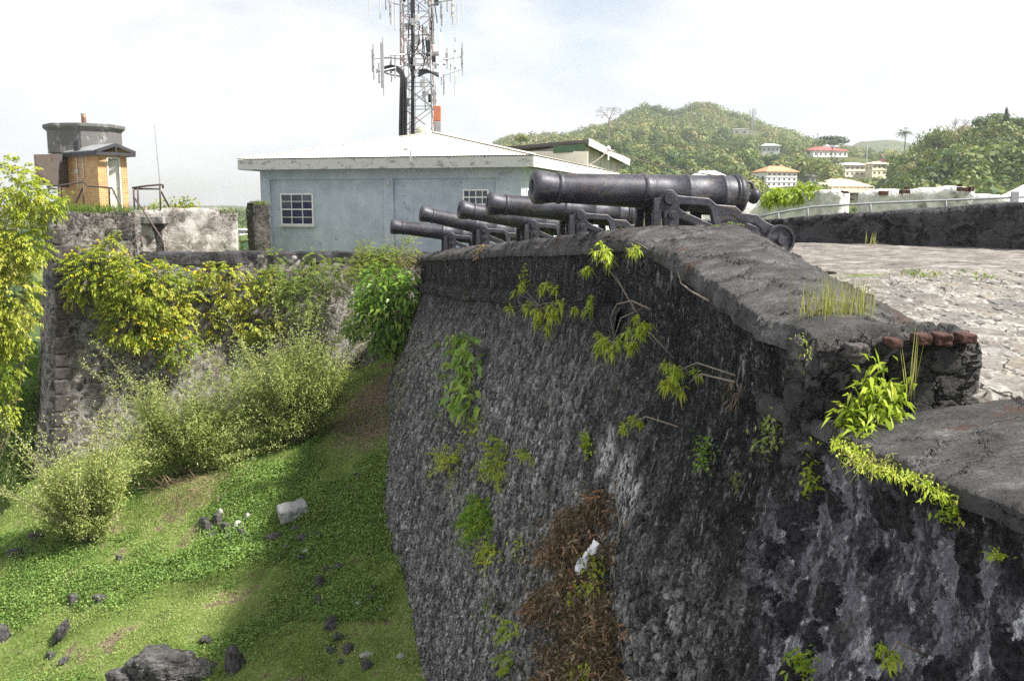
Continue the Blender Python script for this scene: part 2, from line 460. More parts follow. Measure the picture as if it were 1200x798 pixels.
def mat_bluewall():
    g = NG('faded_blue_render'); co = g.co()
    m = g.noise(co, 1.3, 8, .62); f = g.noise(co, 9, 6, .65)
    col = g.ramp(m, [(.32, (.35, .395, .47)), (.5, (.435, .485, .57)), (.68, (.52, .57, .65))])
    sp = g.ma('MULTIPLY', g.ss(g.noise(g.scl(co, (1, 1, 1.4)), 2.6, 5, .62), .60, .66), g.ss(g.noise(co, .55, 3, .5), .46, .56))
    col = g.mix(g.ma('MULTIPLY', sp, .75), col, (.22, .26, .34))
    x, y, z = g.xyz(co)
    drip = g.ma('MULTIPLY', g.ss(g.noise(g.scl(co, (3, 3, .15)), 2, 6, .65), .52, .68), .22)
    col = g.mix(drip, col, (.27, .30, .36))
    return g.fin(col, .75, normal=g.bump(f, .01), spec=.3)

def mat_peel(name, c, under, thr=.56, scale=2.4, rough=.6, stretch=(1, 1, 1)):
    g = NG(name); co = g.co()
    w = g.ss(g.noise(g.scl(co, stretch), scale, 9, .7), thr, thr + .08)
    c1 = g.mix(.4, c, g.ramp(g.noise(co, 8, 5, .6), [(.3, (.6, .6, .6)), (.7, (1, 1, 1))]), 'MULTIPLY')
    return g.fin(g.mix(w, c1, under), rough)

def mat_gun():
    g = NG('worn_black_iron'); co = g.co()
    m = g.noise(co, 3.2, 8, .66); f = g.noise(co, 30, 6, .7)
    col = g.ramp(g.ma('ADD', g.ma('MULTIPLY', m, .6), g.ma('MULTIPLY', f, .4)), [(.38, (.013, .013, .019)), (.50, (.030, .030, .043)), (.62, (.065, .066, .082))])
    w = g.ma('MULTIPLY', g.ss(g.noise(g.scl(co, (1, 1, 2.5)), 2.6, 9, .74), .53, .62), .5)
    col = g.mix(w, col, (.15, .13, .10))
    rs = g.ma('MULTIPLY', g.ss(g.noise(co, 4.2, 9, .76),   .58, .62), .4)
    col = g.mix(rs, col, (.09, .055, .035))
    rough = g.ramp(f, [(.35, (.40, .40, .40)), (.65, (.60, .60, .60))])
    return g.fin(col, rough, .25, g.bump(f, .0025), spec=.6)

def mat_roof(name, c, c2):
    g = NG(name); co = g.co()
    col = g.mix(g.ma('MULTIPLY', g.ss(g.noise(co, .9, 8, .66), .48, .66), .6), c, c2)
    return g.fin(col, .55, spec=.4)

M = {}
M['scarp'] = mat_scarp()
M['slab'] = mat_slab()
M['paving'] = mat_paving()
M['ground'] = mat_ground()
M['hills'] = mat_hills()
M['brick'] = mat_brick()
M['blue'] = mat_bluewall()
M['gun'] = mat_gun()
M['curtain'] = mat_masonry('lime_rubble_masonry', [(.07, .06, .055), (.12, .10, .09), (.16, .13, .115), (.05, .047, .05), (.20, .17, .15)], (.33, .31, .285), 2.6, .14, (.045, .042, .04), .7, .06, (.24, .225, .21), .60)
M['darkwall'] = mat_masonry('black_stained_render', [(.035, .034, .036), (.08, .077, .08), (.022, .022, .025)], (.10, .097, .10), 2.6, .06, (.012, .012, .014), .85, .03, (.085, .082, .09), .5)
M['whitewall'] = mat_masonry('flaking_white_plaster', [(.22, .20, .18), (.35, .33, .30), (.15, .13, .12)], (.55, .53, .50), 2.2, .10, (.10, .095, .09), .45, .03, (.80, .785, .76), .36)
M['upperwall'] = mat_masonry('cracked_plaster_over_stone', [(.15, .13, .12), (.28, .25, .22), (.40, .36, .32), (.10, .09, .085)], (.42, .39, .36), 1.7, .05, (.07, .065, .06), .5, .05, (.52, .49, .46), .46)
M['pillar'] = mat_masonry('dark_rubble_pillar', [(.05, .045, .04), (.09, .08, .07)], (.12, .11, .10), 3.5, .1, (.02, .02, .02), .5, .06)
M['merlon'] = mat_masonry('broken_rubble_core', [(.035, .034, .033), (.10, .095, .09), (.03, .029, .03), (.22, .20, .18)], (.07, .068, .065), 5.2, .14, (.022, .022, .022), .5, .05)
M['rock'] = mat_masonry('grey_field_rock', [(.045, .044, .044), (.085, .082, .08), (.03, .029, .03)], (.16, .155, .15), 3.0, .04, (.018, .018, .018), .5, .03)
M['palerock'] = simple('pale_limestone', (.42, .41, .39), .9, .35, 8, bump=.02)
M['concrete'] = simple('grey_concrete', (.30, .30, .29), .9, .25, 7, bump=.02)
M['redbrick'] = simple('broken_red_brick', (.085, .034, .026), .9, .5, 20, bump=.02)
M['kerb'] = simple('worn_kerb_stone', (.24, .21, .185), .9, .4, 5, bump=.03, c2=(.10, .09, .08), thr=.5)
M['redstone'] = simple('red_brown_stone', (.11, .065, .05), .9, .45, 6, bump=.03)
M['quoin'] = simple('dark_red_quoin_stone', (.085, .072, .068), .9, .6, 6, bump=.04)
M['oldconcrete'] = mat_peel('lichen_stained_concrete', (.13, .125, .12), (.30, .29, .28), .55, 1.8, .9, (1, 1, .6))
M['fascia'] = mat_peel('peeling_white_fascia', (.60, .59, .57), (.27, .26, .25), .54, 2.6, .7, (1, 1, 2))
M['roofwhite'] = mat_roof('cream_corrugated_roof', (.64, .61, .525), (.52, .485, .40))
M['white'] = simple('white_paint', (.78, .78, .76), .5, .08, 4)
M['offwhite'] = simple('off_white_paint', (.62, .61, .58), .6, .15, 3, c2=(.35, .34, .32), thr=.62)
M['boards'] = mat_peel('weathered_white_boards', (.50, .48, .44), (.24, .22, .20), .5, 2.2, .8, (2.5, 2.5, .5))
M['green'] = simple('green_tarpaulin', (.04, .085, .04), .6, .25, 2)
M['glass'] = simple('dark_window_glass', (.035, .04, .085), .08, .3, 1.2, spec=.8)
M['rust'] = mat_peel('rusted_sheet_metal', (.36, .27, .21), (.17, .085, .05), .5, 1.6, .75, (1, 1, .5))
M['darksheet'] = mat_peel('dark_weathered_sheet', (.10, .085, .085), (.17, .11, .08), .55, 1.6, .7, (1, 1, .4))
M['darkwood'] = simple('dark_painted_timber', (.035, .033, .038), .6, .3, 5)
M['rail'] = simple('rusty_brown_pipe', (.075, .05, .042), .6, .4, 9)
M['galv'] = simple('galvanised_steel', (.30, .31, .32), .5, .15, 5, metal=.2)
M['railgrey'] = simple('grey_rail_paint', (.20, .21, .22), .6, .2, 5)
M['mastsilver'] = simple('pale_galvanised_mast', (.30, .30, .31), .5, .15, 5)
M['mastred'] = simple('faded_red_mast_paint', (.40, .27, .235), .5, .2, 5)
M['orange'] = simple('orange_painted_steel', (.46, .15, .075), .5, .15, 4)
M['cable'] = simple('black_cable_sheath', (.022, .022, .026), .6, .3, 4)
M['dish'] = simple('cream_dish_paint', (.60, .57, .42), .5, .1, 3)
M['bark'] = simple('grey_brown_bark', (.12, .09, .065), .9, .4, 12, bump=.02)
M['twig'] = simple('dry_grey_twig', (.20, .165, .13), .9, .3, 12)
M['greentwig'] = simple('green_brown_stem', (.13, .12, .05), .8, .3, 12)
M['scrap'] = simple('white_torn_plastic', (.78, .78, .80), .5, .06, 5)
M['conduit'] = simple('grey_conduit', (.50, .50, .50), .4, .1, 5)
M['tile_orange'] = simple('orange_roof_tiles', (.50, .25, .13), .8, .18, .8)
M['tile_tan'] = simple('tan_roof_sheets', (.60, .50, .36), .7, .12, .6)
M['tile_red'] = simple('red_roof_sheets', (.42, .085, .075), .7, .15, .6)
M['tile_green'] = simple('pale_green_roof', (.38, .45, .40), .7, .12, .6)
M['housewhite'] = simple('white_house_paint', (.84, .83, .80), .7, .06, .5)
M['housecream'] = simple('cream_house_paint', (.78, .71, .57), .7, .08, .5)
M['houseyellow'] = simple('yellow_house_paint', (.80, .73, .52), .7, .08, .5)
M['housemint'] = simple('mint_house_paint', (.48, .60, .54), .7, .08, .5)
M['housewindow'] = simple('dark_house_window', (.10, .105, .12), .2, .3, .5)

LM = {}
LM['tecoma'] = leafmat('yellow_green_leaves', [(.06, .10, .012), (.16, .23, .02), (.30, .36, .03), (.42, .43, .05), (.42, .40, .10)])
LM['mimosa'] = leafmat('feathery_green_leaves', [(.055, .095, .02), (.12, .185, .03), (.21, .27, .05), (.30, .30, .07)])
LM['olive'] = leafmat('olive_bush_leaves', [(.14, .185, .045), (.26, .32, .085), (.38, .43, .13), (.48, .50, .21)])
LM['ficus'] = leafmat('glossy_green_leaves', [(.04, .095, .014), (.095, .20, .025), (.19, .33, .04), (.37, .46, .075)], .3, .35)
LM['lime'] = leafmat('bright_lime_leaves', [(.14, .21, .018), (.28, .39, .03), (.44, .52, .05), (.58, .56, .08)], .4)
LM['fern'] = leafmat('fern_leaves', [(.06, .15, .018), (.14, .28, .03), (.27, .38, .04), (.44, .46, .06)], .4)
LM['dry'] = leafmat('dry_brown_leaves', [(.04, .025, .017), (.10, .062, .04), (.19, .12, .078), (.34, .25, .17)], .15, .8)
LM['drygrass'] = leafmat('straw_grass', [(.15, .16, .04), (.30, .30, .07), (.42, .40, .13), (.48, .42, .22)], .3)
LM['lawn'] = leafmat('lawn_blades', [(.095, .16, .035), (.20, .29, .065), (.35, .42, .13), (.52, .49, .26)], .3)
LM['clover'] = leafmat('ground_cover_leaves', [(.055, .115, .022), (.12, .215, .042), (.20, .31, .07), (.31, .41, .12)], .25)
LM['yellow'] = leafmat('yellow_petals', [(.75, .55, .02), (.85, .68, .04)], .3)
LM['hill'] = leafmat('hill_tree_leaves', [(.018, .042, .014), (.035, .075, .022), (.075, .12, .03), (.14, .175, .042), (.24, .235, .075), (.29, .225, .13)], .2, .6)
LM['purple'] = leafmat('magenta_bracts', [(.30, .03, .16), (.42, .05, .22)], .2)
LM['farhill'] = LM['hill']
# ================================================================== FORT WALL (the long black scarp)
# outer top edge, far to near: (x, y, z)
def _p(px, py, Y):
    v = at(px, py, Y); return (v.x, v.y, v.z)
TOP = [(-1.6, 36.5, -1.95), _p(490, 302, 32), _p(554, 298, 23), _p(600, 293.5, 19.5), _p(660, 290.5, 15), _p(700, 287, 12.8),
       _p(724, 284, 11.8), _p(760, 287, 10.6), _p(790, 306, 10.0), _p(850, 350, 8.0), _p(900, 383, 6.8), _p(947, 397, 6.25),
       (2.06, 5.5, -1.0), (2.25, 3.6, -1.0), (2.62, 1.5, -1.0), (3.2, -2.0, -1.0)]
TOP = np.array(TOP)
RIDGE = np.array([(-1.0, 36.5, -1.7), _p(520, 293, 32), _p(560, 288, 26), _p(640, 279, 17), _p(700, 271.5, 13.4), _p(740, 267, 12.6), _p(762, 266, 12.2),
                  _p(800, 265, 11.8), _p(860, 265, 11.5), (2.66, 10.0, -.42), (2.6, 8.0, -.66), (2.5, 6.8, -.80), (2.5, 6.2, -.85)])
INNER = np.array([(3.60, 11.5, -.74), (3.75, 10.0, -.90), (3.8, 8.0, -1.10), (3.5, 6.8, -1.17), (3.2, 6.2, -1.2)])
BATTER = .285
def bat(y): return BATTER * np.interp(np.asarray(y, float), [13, 17, 22, 27, 32, 36], [1.0, 1.13, 1.40, 1.34, 1.16, 1.1])

def tabY(T, Y, k):
    o = np.argsort(T[:, 1])
    return np.interp(Y, T[o, 1], T[o, k])

def ground_z(x, y):
    x = np.asarray(x, float); y = np.asarray(y, float)
    z = -11.5 + .236 * x + .209 * y
    d = np.maximum(0, -15.2 - x)
    z = z - 1.3 * d * d / (d + 1.0)
    P = np.stack([x * .35, y * .35, 0 * x], -1).reshape(-1, 3)
    z = z + (fbm(P, 3, 5) * .28).reshape(x.shape)
    P2 = np.stack([x * 1.7, y * 1.7, 0 * x], -1).reshape(-1, 3)
    return z + (fbm(P2, 3, 9) * .10).reshape(x.shape)

def build_scarp():
    ys = [36.4]
    while ys[-1] > -1.8:
        y = ys[-1]
        ys.append(y - max(.02, .0042 * abs(y)))
    ys = np.array(ys)
    X = tabY(TOP, ys, 0); ZV = tabY(TOP, ys, 2)
    k = np.ones(9) / 9
    Xs = np.convolve(np.pad(X, 4, 'edge'), k, 'valid')
    dx = np.gradient(Xs, ys)
    nx = -1 / np.sqrt(1 + dx * dx); ny = dx / np.sqrt(1 + dx * dx)
    nx = np.convolve(np.pad(nx, 20, 'edge'), np.ones(41) / 41, 'valid'); ny = np.convolve(np.pad(ny, 20, 'edge'), np.ones(41) / 41, 'valid')
    rag = fbm(np.stack([ys * 2.3, 0 * ys, 0 * ys], -1), 4, 3) * .05
    sole = np.interp(ys, [-2, 1.5, 3.6, 5.5, 6.5], [-1.22, -1.22, -1.29, -1.40, -1.40])
    ZT = np.where(ys < 6.05, sole, ZV + rag * (ys < 11) - .02)
    NR = 300
    t = np.linspace(0, 1, NR)
    zb = np.interp(ys, [-2, 5, 13, 36], [-7, -8, -11, -9])
    ZA = ZV + .02
    Z = np.minimum(ZA[:, None] + (zb - ZA)[:, None] * t[None, :], ZT[:, None])
    h = np.maximum(0, ZV[:, None] - Z - .95)
    off = bat(ys)[:, None] * h + .10 * np.sin(np.clip(h / 7, 0, 1) * math.pi)
    PX = Xs[:, None] + nx[:, None] * off; PY = ys[:, None] + ny[:, None] * off
    P = np.stack([PX, PY, Z], -1).reshape(-1, 3)
    n0, n1 = len(ys), NR
    i = np.arange(n0 - 1)[:, None] * n1 + np.arange(n1 - 1)[None, :]
    F = np.stack([i, i + n1, i + n1 + 1, i + 1], -1).reshape(-1, 4)[:, ::-1]
    # low-frequency bulges, real geometry
    q = fbm(P * np.array([.6, .6, .6]), 4, 21) * .12
    dep = np.clip((ZV[:, None] - Z) / .5, 0, 1).reshape(-1)
    P[:, 0] -= q * dep
    return P, F

def scarp_x(Y, z):
    h = np.maximum(0, tabY(TOP, Y, 2) - z - .95)
    return tabY(TOP, Y, 0) - (bat(Y) * h + .10 * np.sin(np.clip(h / 7, 0, 1) * math.pi)) * .975

def wallpt(px, py):
    d = ray(px, py)
    t = np.linspace(2.5, 38, 6000)
    x, y, z = d[0] * t, d[1] * t, d[2] * t
    hit = np.nonzero((x > scarp_x(y, z)) & (z < tabY(TOP, y, 2)))[0]
    k = hit[0] if len(hit) else len(t) // 3
    return Vector((x[k], y[k], z[k]))

fort = thing('fort_wall', 'long black stained stone fort wall with sloping concrete top running under the cannons', 'wall', tuple(TOP[5]))
P, F = build_scarp()
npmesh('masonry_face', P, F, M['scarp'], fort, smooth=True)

def grid_mesh(name, P, mat, parent, flip=False, smooth=True):
    n0, n1 = P.shape[:2]
    i = np.arange(n0 - 1)[:, None] * n1 + np.arange(n1 - 1)[None, :]
    F = np.stack([i, i + n1, i + n1 + 1, i + 1], -1).reshape(-1, 4)
    if flip: F = F[:, ::-1]
    return npmesh(name, P.reshape(-1, 3), F, mat, parent, smooth)

ysf = [36.4]
while ysf[-1] > 10.5: ysf.append(ysf[-1] - max(.04, .005 * ysf[-1]))
P_ = np.array(ysf)
def skewf(y): return float(np.interp(y, [6.1, 8.0, 10.5, 14, 20], [0.0, .6, 1.0, .5, 0.0]))
def parapet_var(name, ys, inner, lift):
    rows = []
    for y in ys: rows.append((y, skewf(y)))
    nc = 90; c = np.linspace(0, 1, nc); out = []
    for y, sk in rows:
        O = np.array([tabY(TOP, y, 0) - .03, y, tabY(TOP, y, 2) + .012]); yr = y + sk
        Rr = np.array([tabY(RIDGE, yr, 0), yr, tabY(RIDGE, yr, 2)])
        if inner:
            I = np.array([tabY(INNER, yr, 0), yr, tabY(INNER, yr, 2) - .14]); sp = .5
        else:
            I = Rr + np.array([.22, .05, -.8]); sp = .75
        row = [O + np.array([dx_, 0, dz_]) for dx_, dz_ in ((.0, -.13), (-.012, -.09), (-.012, -.06), (-.004, -.032), (.012, -.010))]
        for a in c:
            if a < sp:
                q = .04 + .96 * a / sp; p = O + (Rr - O) * q + np.array([0, 0, .05 * math.sin(q * math.pi)])
            else:
                q = (a - sp) / (1 - sp); p = Rr + (I - Rr) * q
                if inner: p = p + np.array([0, 0, .06 * math.sin(q * math.pi)])
            row.append(p)
        out.append(row)
    P = np.array(out); P[:, 5:, 2] += lift
    if inner:
        ex = [P[-1] + np.array([0, -.012 * k, -.03 * k * k]) for k in (1, 2, 3)]; P = np.concatenate([P, np.array(ex)], 0)
    q = fbm(P.reshape(-1, 3) * 1.6, 4, 31).reshape(P.shape[:2]); P[:, :, 2] += q * .035
    e = fbm(P.reshape(-1, 3) * np.array([2.2, 3.2, 1]), 4, 33).reshape(P.shape[:2])
    P[:, :18, 0] += e[:, :18] * .07 * np.r_[np.ones(6), np.linspace(1, 0, 12)][None, :]
    return grid_mesh(name, P, M['slab'], fort, flip=True)
parapet_var('parapet_slab', ysf, False, 0.0)
ysn = list(np.arange(10.46, 6.1, -.035))
parapet_var('parapet_slab', ysn, True, .035)

# string course below the parapet
def string_course():
    ys = np.linspace(32.3, 11.6, 260); out = []
    fade = np.interp(ys, [11.6, 13.5], [.0, 1.0])
    prof = [(-.06, -.80), (.06, -.83), (.16, -.88), (.20, -.96), (.19, -1.05), (.12, -1.12), (.0, -1.16), (-.06, -1.17)]
    for y, f in zip(ys, fade):
        x, z = tabY(TOP, y, 0), tabY(TOP, y, 2)
        out.append([(x - a * (.35 + .65 * f) * .97, y - a * .2, z + b) for a, b in prof])
    P = np.array(out)
    q = fbm(P.reshape(-1, 3) * 2.3, 4, 41).reshape(P.shape[:2])
    P[:, 1:-1, 0] += q[:, 1:-1] * .05; P[:, 1:-1, 2] += q[:, 1:-1] * .03
    grid_mesh('string_course', P, M['scarp'], fort)
string_course()

# displaced strip wall: front face, top and back in one skin
def strip_wall(name, path, thick, mat, parent, du=.12, rag=.06, amp=.05, seed=1, rows=16):
    path = np.array(path, float)                        # x, y, zbottom, ztop
    seg = np.r_[0, np.cumsum(np.hypot(np.diff(path[:, 0]), np.diff(path[:, 1])))]
    s = np.linspace(0, seg[-1], max(4, int(seg[-1] / du)))
    X, Y, ZB, ZT = [np.interp(s, seg, path[:, k]) for k in range(4)]
    ZT = ZT + fbm(np.stack([s * 1.3 + seed, 0 * s, 0 * s], -1), 4, seed) * rag
    dx, dy = np.gradient(X, s), np.gradient(Y, s); L = np.hypot(dx, dy) + 1e-9
    nx, ny = dy / L, -dx / L                            # front normal: right hand side of the path direction
    prof = [(0, v) for v in np.linspace(0, 1, rows)] + [(w, 1) for w in (.04, .25, .5, .75, .96)] + [(1, v) for v in np.linspace(1, 0, rows)]
    out = np.zeros((len(s), len(prof), 3))
    for j, (w, v) in enumerate(prof):
        out[:, j, 0] = X - nx * thick * w; out[:, j, 1] = Y - ny * thick * w; out[:, j, 2] = ZB + (ZT - ZB) * v
    q = fbm(out.reshape(-1, 3) * 1.5 + seed, 4, seed + 5).reshape(out.shape[:2])
    fr = np.array([1.0 if w < .5 else -1.0 for w, v in prof])[None, :] * amp
    out[:, :, 0] += nx[:, None] * q * fr; out[:, :, 1] += ny[:, None] * q * fr
    top = np.array([1.0 if v == 1 else 0 for w, v in prof])[None, :]
    out[:, :, 2] += q * top * rag
    n0, n1 = out.shape[:2]
    i = np.arange(n0 - 1)[:, None] * n1 + np.arange(n1 - 1)[None, :]
    F = [tuple(f) for f in np.stack([i, i + n1, i + n1 + 1, i + 1], -1).reshape(-1, 4)]
    V = [tuple(v) for v in out.reshape(-1, 3)]
    # end caps, gridded so that they take the displacement too
    def cap(row, flip):
        fr_ = [row[j] for j in range(rows)]; bk = [row[n1 - 1 - j] for j in range(rows)]
        base = len(V); nk = 9
        for a, b in zip(fr_, bk):
            for k in range(nk):
                V.append(tuple(np.array(a) + (np.array(b) - np.array(a)) * k / (nk - 1)))
        for r in range(rows - 1):
            for k in range(nk - 1):
                f = (base + r * nk + k, base + r * nk + k + 1, base + (r + 1) * nk + k + 1, base + (r + 1) * nk + k)
                F.append(f[::-1] if flip else f)
    cap(out[0], True); cap(out[-1], False)
    o = npmesh(name, np.array(V), np.array(F), mat, parent, smooth=True)
    import bmesh
    bm = bmesh.new(); bm.from_mesh(o.data); bmesh.ops.remove_doubles(bm, verts=bm.verts, dist=.0005); bmesh.ops.recalc_face_normals(bm, faces=bm.faces)
    bm.to_mesh(o.data); bm.free()
    return o

# merlon end (broken rubble block) with red bricks set along its top
strip_wall('merlon_end', [(1.92, 6.20, -1.75, -.93), (2.3, 6.08, -1.55, -.895), (2.65, 6.0, -1.45, -.875), (2.93, 5.93, -1.40, -.885)], .6, M['merlon'], fort, du=.022, rag=.03, amp=.05, seed=51, rows=40)
for px, py, w, h in ((1004, 410, 29, 15), (1046, 401, 18, 11), (1079, 397, 20, 14), (1103, 397, 23, 15), (1131, 396, 24, 13)):
    c = at(px, py, 6.0 - (px - 1000) * .0009)
    mb = MB(); mb.box(c, (w / 1100 * 6 * .76, .16, h / 1100 * 6 * .9), rz=R(rng.uniform(-9, 3)))
    o = mb.build('brick', M['redbrick'] if px > 1040 else M['quoin'], fort, bevel=.012)
    sd = o.modifiers.new('sub', 'SUBSURF'); sd.subdivision_type = 'SIMPLE'; sd.levels = 3; sd.render_levels = 3
    tx = bpy.data.textures.new('chip', 'CLOUDS'); tx.noise_scale = .05
    dm = o.modifiers.new('chip', 'DISPLACE'); dm.texture = tx; dm.strength = .02; dm.texture_coords = 'GLOBAL'

# embrasure sole: the lower sloping slab nearest the camera
def sole():
    ys = np.arange(6.9, -1.9, -.04); out = []
    for y in ys:
        x0 = tabY(TOP, y, 0); zo = np.interp(y, [-2, 1.5, 3.6, 5.5, 6.3], [-1.20, -1.20, -1.27, -1.385, -1.40])
        c = np.linspace(0, 1, 110)
        x1 = 7.5
        row = [(x0 + dx_, y, zo + dz_) for dx_, dz_ in ((.0, -.12), (-.012, -.085), (-.012, -.055), (-.004, -.03), (.014, -.010))] + [(x0 + .045 + (x1 - x0) * a, y, zo + .25 * (1 - math.exp(-a * 5)) - .14 * min(1, max(0, (y - 5.85) / .15)) * min(1, a * 6)) for a in c]
        out.append(row)
    P = np.array(out)
    q = fbm(P.reshape(-1, 3) * 1.3, 4, 61).reshape(P.shape[:2]); P[:, 5:, 2] += q[:, 5:] * .035
    e = fbm(P.reshape(-1, 3) * np.array([1, 3.5, 1]), 4, 63).reshape(P.shape[:2])
    P[:, :16, 0] += e[:, :16] * .07 * np.r_[np.ones(6), np.linspace(1, 0, 10)][None, :]
    grid_mesh('embrasure_slab', P, M['slab'], fort, flip=True)
sole()

# ================================================================== SETTING SHEETS
xs = np.linspace(-42, 3.0, 260); yy = np.linspace(4, 37, 220)
GX, GY = np.meshgrid(xs, yy, indexing='ij')
GP = np.stack([GX, GY, ground_z(GX, GY)], -1)
o = grid_mesh('ground', GP, M['ground'], None); o['kind'] = 'structure'

def pave_z(x, y):
    return np.interp(y, [4, 6, 9, 13, 17, 22], [-1.29, -1.20, -1.06, -.90, -.84, -.84]) + .018 * (x - 4)
xs = np.linspace(2.3, 24, 420); yy = np.linspace(5.95, 19.6, 330)
GX, GY = np.meshgrid(xs, yy, indexing='ij')
zz = pave_z(GX, GY)
step = 1 / (1 + np.exp(-(GY - 11.75 - .25 * np.sin(GX * 1.7)) * 14))
zz = zz + step * .07
q = fbm(np.stack([GX * .9, GY * .9, 0 * GX], -1).reshape(-1, 3), 4, 71).reshape(GX.shape)
zz = zz + q * .05
# dip under the parapet slabs and the gun platform edge
zz = np.where(GX < np.interp(GY, [6, 8, 10, 11.5, 13], [2.9, 3.4, 3.3, 3.1, 2.3]), zz - .25, zz)
zz[:, 0] -= .6
o = grid_mesh('paving', np.stack([GX, GY, zz], -1), M['paving'], None); o['kind'] = 'structure'

def inner_z(x, y):
    z = np.interp(y, [11, 12, 14, 19, 26, 32, 36, 60], [-.95, -.86, -.86, -1.2, -1.7, -2.1, -2.5, -2.6])
    terr = np.clip((-13.9 - x) / .4, 0, 1) * (y > 31) * (y < 45.5)
    return z * (1 - terr) + (-.28) * terr
CURT = np.array([(-15.1, 31.0), (-12.6, 31.9), (-2.4, 35.6)])
def curt_y(x): return np.interp(x, CURT[:, 0], CURT[:, 1])
xs = np.linspace(-22, 26, 200); yy = np.linspace(11.6, 70, 240)
GX, GY = np.meshgrid(xs, yy, indexing='ij')
gz = inner_z(GX, GY)
n0, n1 = GX.shape
i = np.arange(n0 - 1)[:, None] * n1 + np.arange(n1 - 1)[None, :]
F = np.stack([i, i + n1, i + n1 + 1, i + 1], -1)
cx = GX[:-1, :-1] + .12; cy = GY[:-1, :-1] + .12
ok = np.where(cy < 35.5, (cx > tabY(RIDGE, cy, 0) + .15) | ((cy > curt_y(cx) + .5) & (cx < -2.5) & (cx > -15.6)), cx > -17.2 - (cy - 35) * .5)
ok &= ~((cx < -15.6) & (cy < 33.2))
ok &= ~((cx < -9) & (cy > 46))
o = npmesh('fort_floor', np.stack([GX, GY, gz], -1).reshape(-1, 3), F[ok], M['ground'], None, smooth=True); o['kind'] = 'structure'

# ------------------------------------------------------------------ hills: one polar sheet out to the horizon
HU = [-900, 0, 200, 270, 310, 560, 600, 650, 700, 752, 785, 815, 860, 900, 950, 1000, 1040, 1075, 1100, 1150, 1200, 1300, 2200]
HY = [36, 150, 300, 420, 600, 950, 1300, 1500, 1700, 2200]
HR = {
 -900: [700, 345, 300, 285, 275, 262, 252, 246, 243, 242],
 0:    [700, 345, 300, 275, 262, 256, 250, 246, 243, 242],
 200:  [700, 345, 296, 268, 258, 254, 250, 246, 243, 242],
 270:  [700, 345, 296, 266, 257, 253, 250, 246, 243, 242],
 310:  [700, 345, 292, 266, 257, 253, 250, 246, 243, 242],
 560:  [700, 330, 270, 222, 194, 186, 250, 246, 243, 242],
 600:  [700, 320, 250, 208, 181, 171, 250, 246, 243, 242],
 650:  [700, 310, 240, 198, 176, 165, 250, 246, 243, 242],
 700:  [700, 300, 236, 192, 170, 152, 200, 246, 243, 242],
 752:  [700, 290, 234, 191, 166, 127, 150, 246, 243, 242],
 785:  [700, 280, 234, 193, 170, 134, 150, 246, 243, 242],
 815:  [700, 275, 235, 195, 172, 125, 150, 246, 243, 242],
 860:  [700, 270, 235, 196, 174, 142, 170, 246, 243, 242],
 900:  [700, 268, 235, 198, 179, 158, 190, 246, 243, 242],
 950:  [700, 264, 235, 202, 185, 173, 215, 246, 200, 242],
 1000: [700, 262, 236, 208, 190, 186, 230, 246, 166, 242],
 1040: [700, 260, 236, 208, 192, 192, 230, 246, 161, 242],
 1075: [700, 258, 212, 178, 190, 196, 230, 246, 170, 242],
 1100: [700, 257, 196, 164, 186, 200, 230, 246, 190, 242],
 1150: [700, 256, 182, 153, 176, 200, 230, 246, 242, 242],
 1200: [700, 255, 176, 147, 172, 200, 230, 246, 243, 242],
 1300: [700, 255, 174, 145, 172, 200, 230, 246, 243, 242],
 2200: [700, 300, 260, 250, 250, 250, 250, 246, 243, 242]}
HT = np.array([HR[u] for u in HU], float)
def _rowz(row, Y):
    b = (399 - row) / FPX
    return (-SP + b * CP) / (CP + b * SP) * Y
HZ = np.array([[_rowz(HT[i, j], HY[j]) for j in range(len(HY))] for i in range(len(HU))])
def hill_z(x, y):
    x = np.asarray(x, float); y = np.asarray(y, float)
    u = 600 + FPX * x / y
    iu = np.clip(np.searchsorted(HU, u) - 1, 0, len(HU) - 2); iy = np.clip(np.searchsorted(HY, y) - 1, 0, len(HY) - 2)
    hu, hy = np.array(HU, float), np.array(HY, float)
    a = np.clip((u - hu[iu]) / (hu[iu + 1] - hu[iu]), 0, 1); b = np.clip((y - hy[iy]) / (hy[iy + 1] - hy[iy]), 0, 1)
    a = a * a * (3 - 2 * a) * .5 + a * .5
    b2 = b * b * (3 - 2 * b) * .6 + b * .4
    z = (HZ[iu, iy] * (1 - a) + HZ[iu + 1, iy] * a) * (1 - b2) + (HZ[iu, iy + 1] * (1 - a) + HZ[iu + 1, iy + 1] * a) * b2
    P = np.stack([x / 70, y / 70, 0 * x], -1).reshape(-1, 3)
    return z + (fbm(P, 4, 81).reshape(x.shape)) * np.clip(y / 600, .1, 1) * 8
uu = np.linspace(-900, 2200, 420); yy = np.exp(np.linspace(math.log(36), math.log(2150), 180))
U_, Y_ = np.meshgrid(uu, yy, indexing='ij')
X_ = (U_ - 600) / FPX * Y_
o = grid_mesh('hills', np.stack([X_, Y_, hill_z(X_, Y_)], -1), M['hills'], None, flip=False); o['kind'] = 'structure'

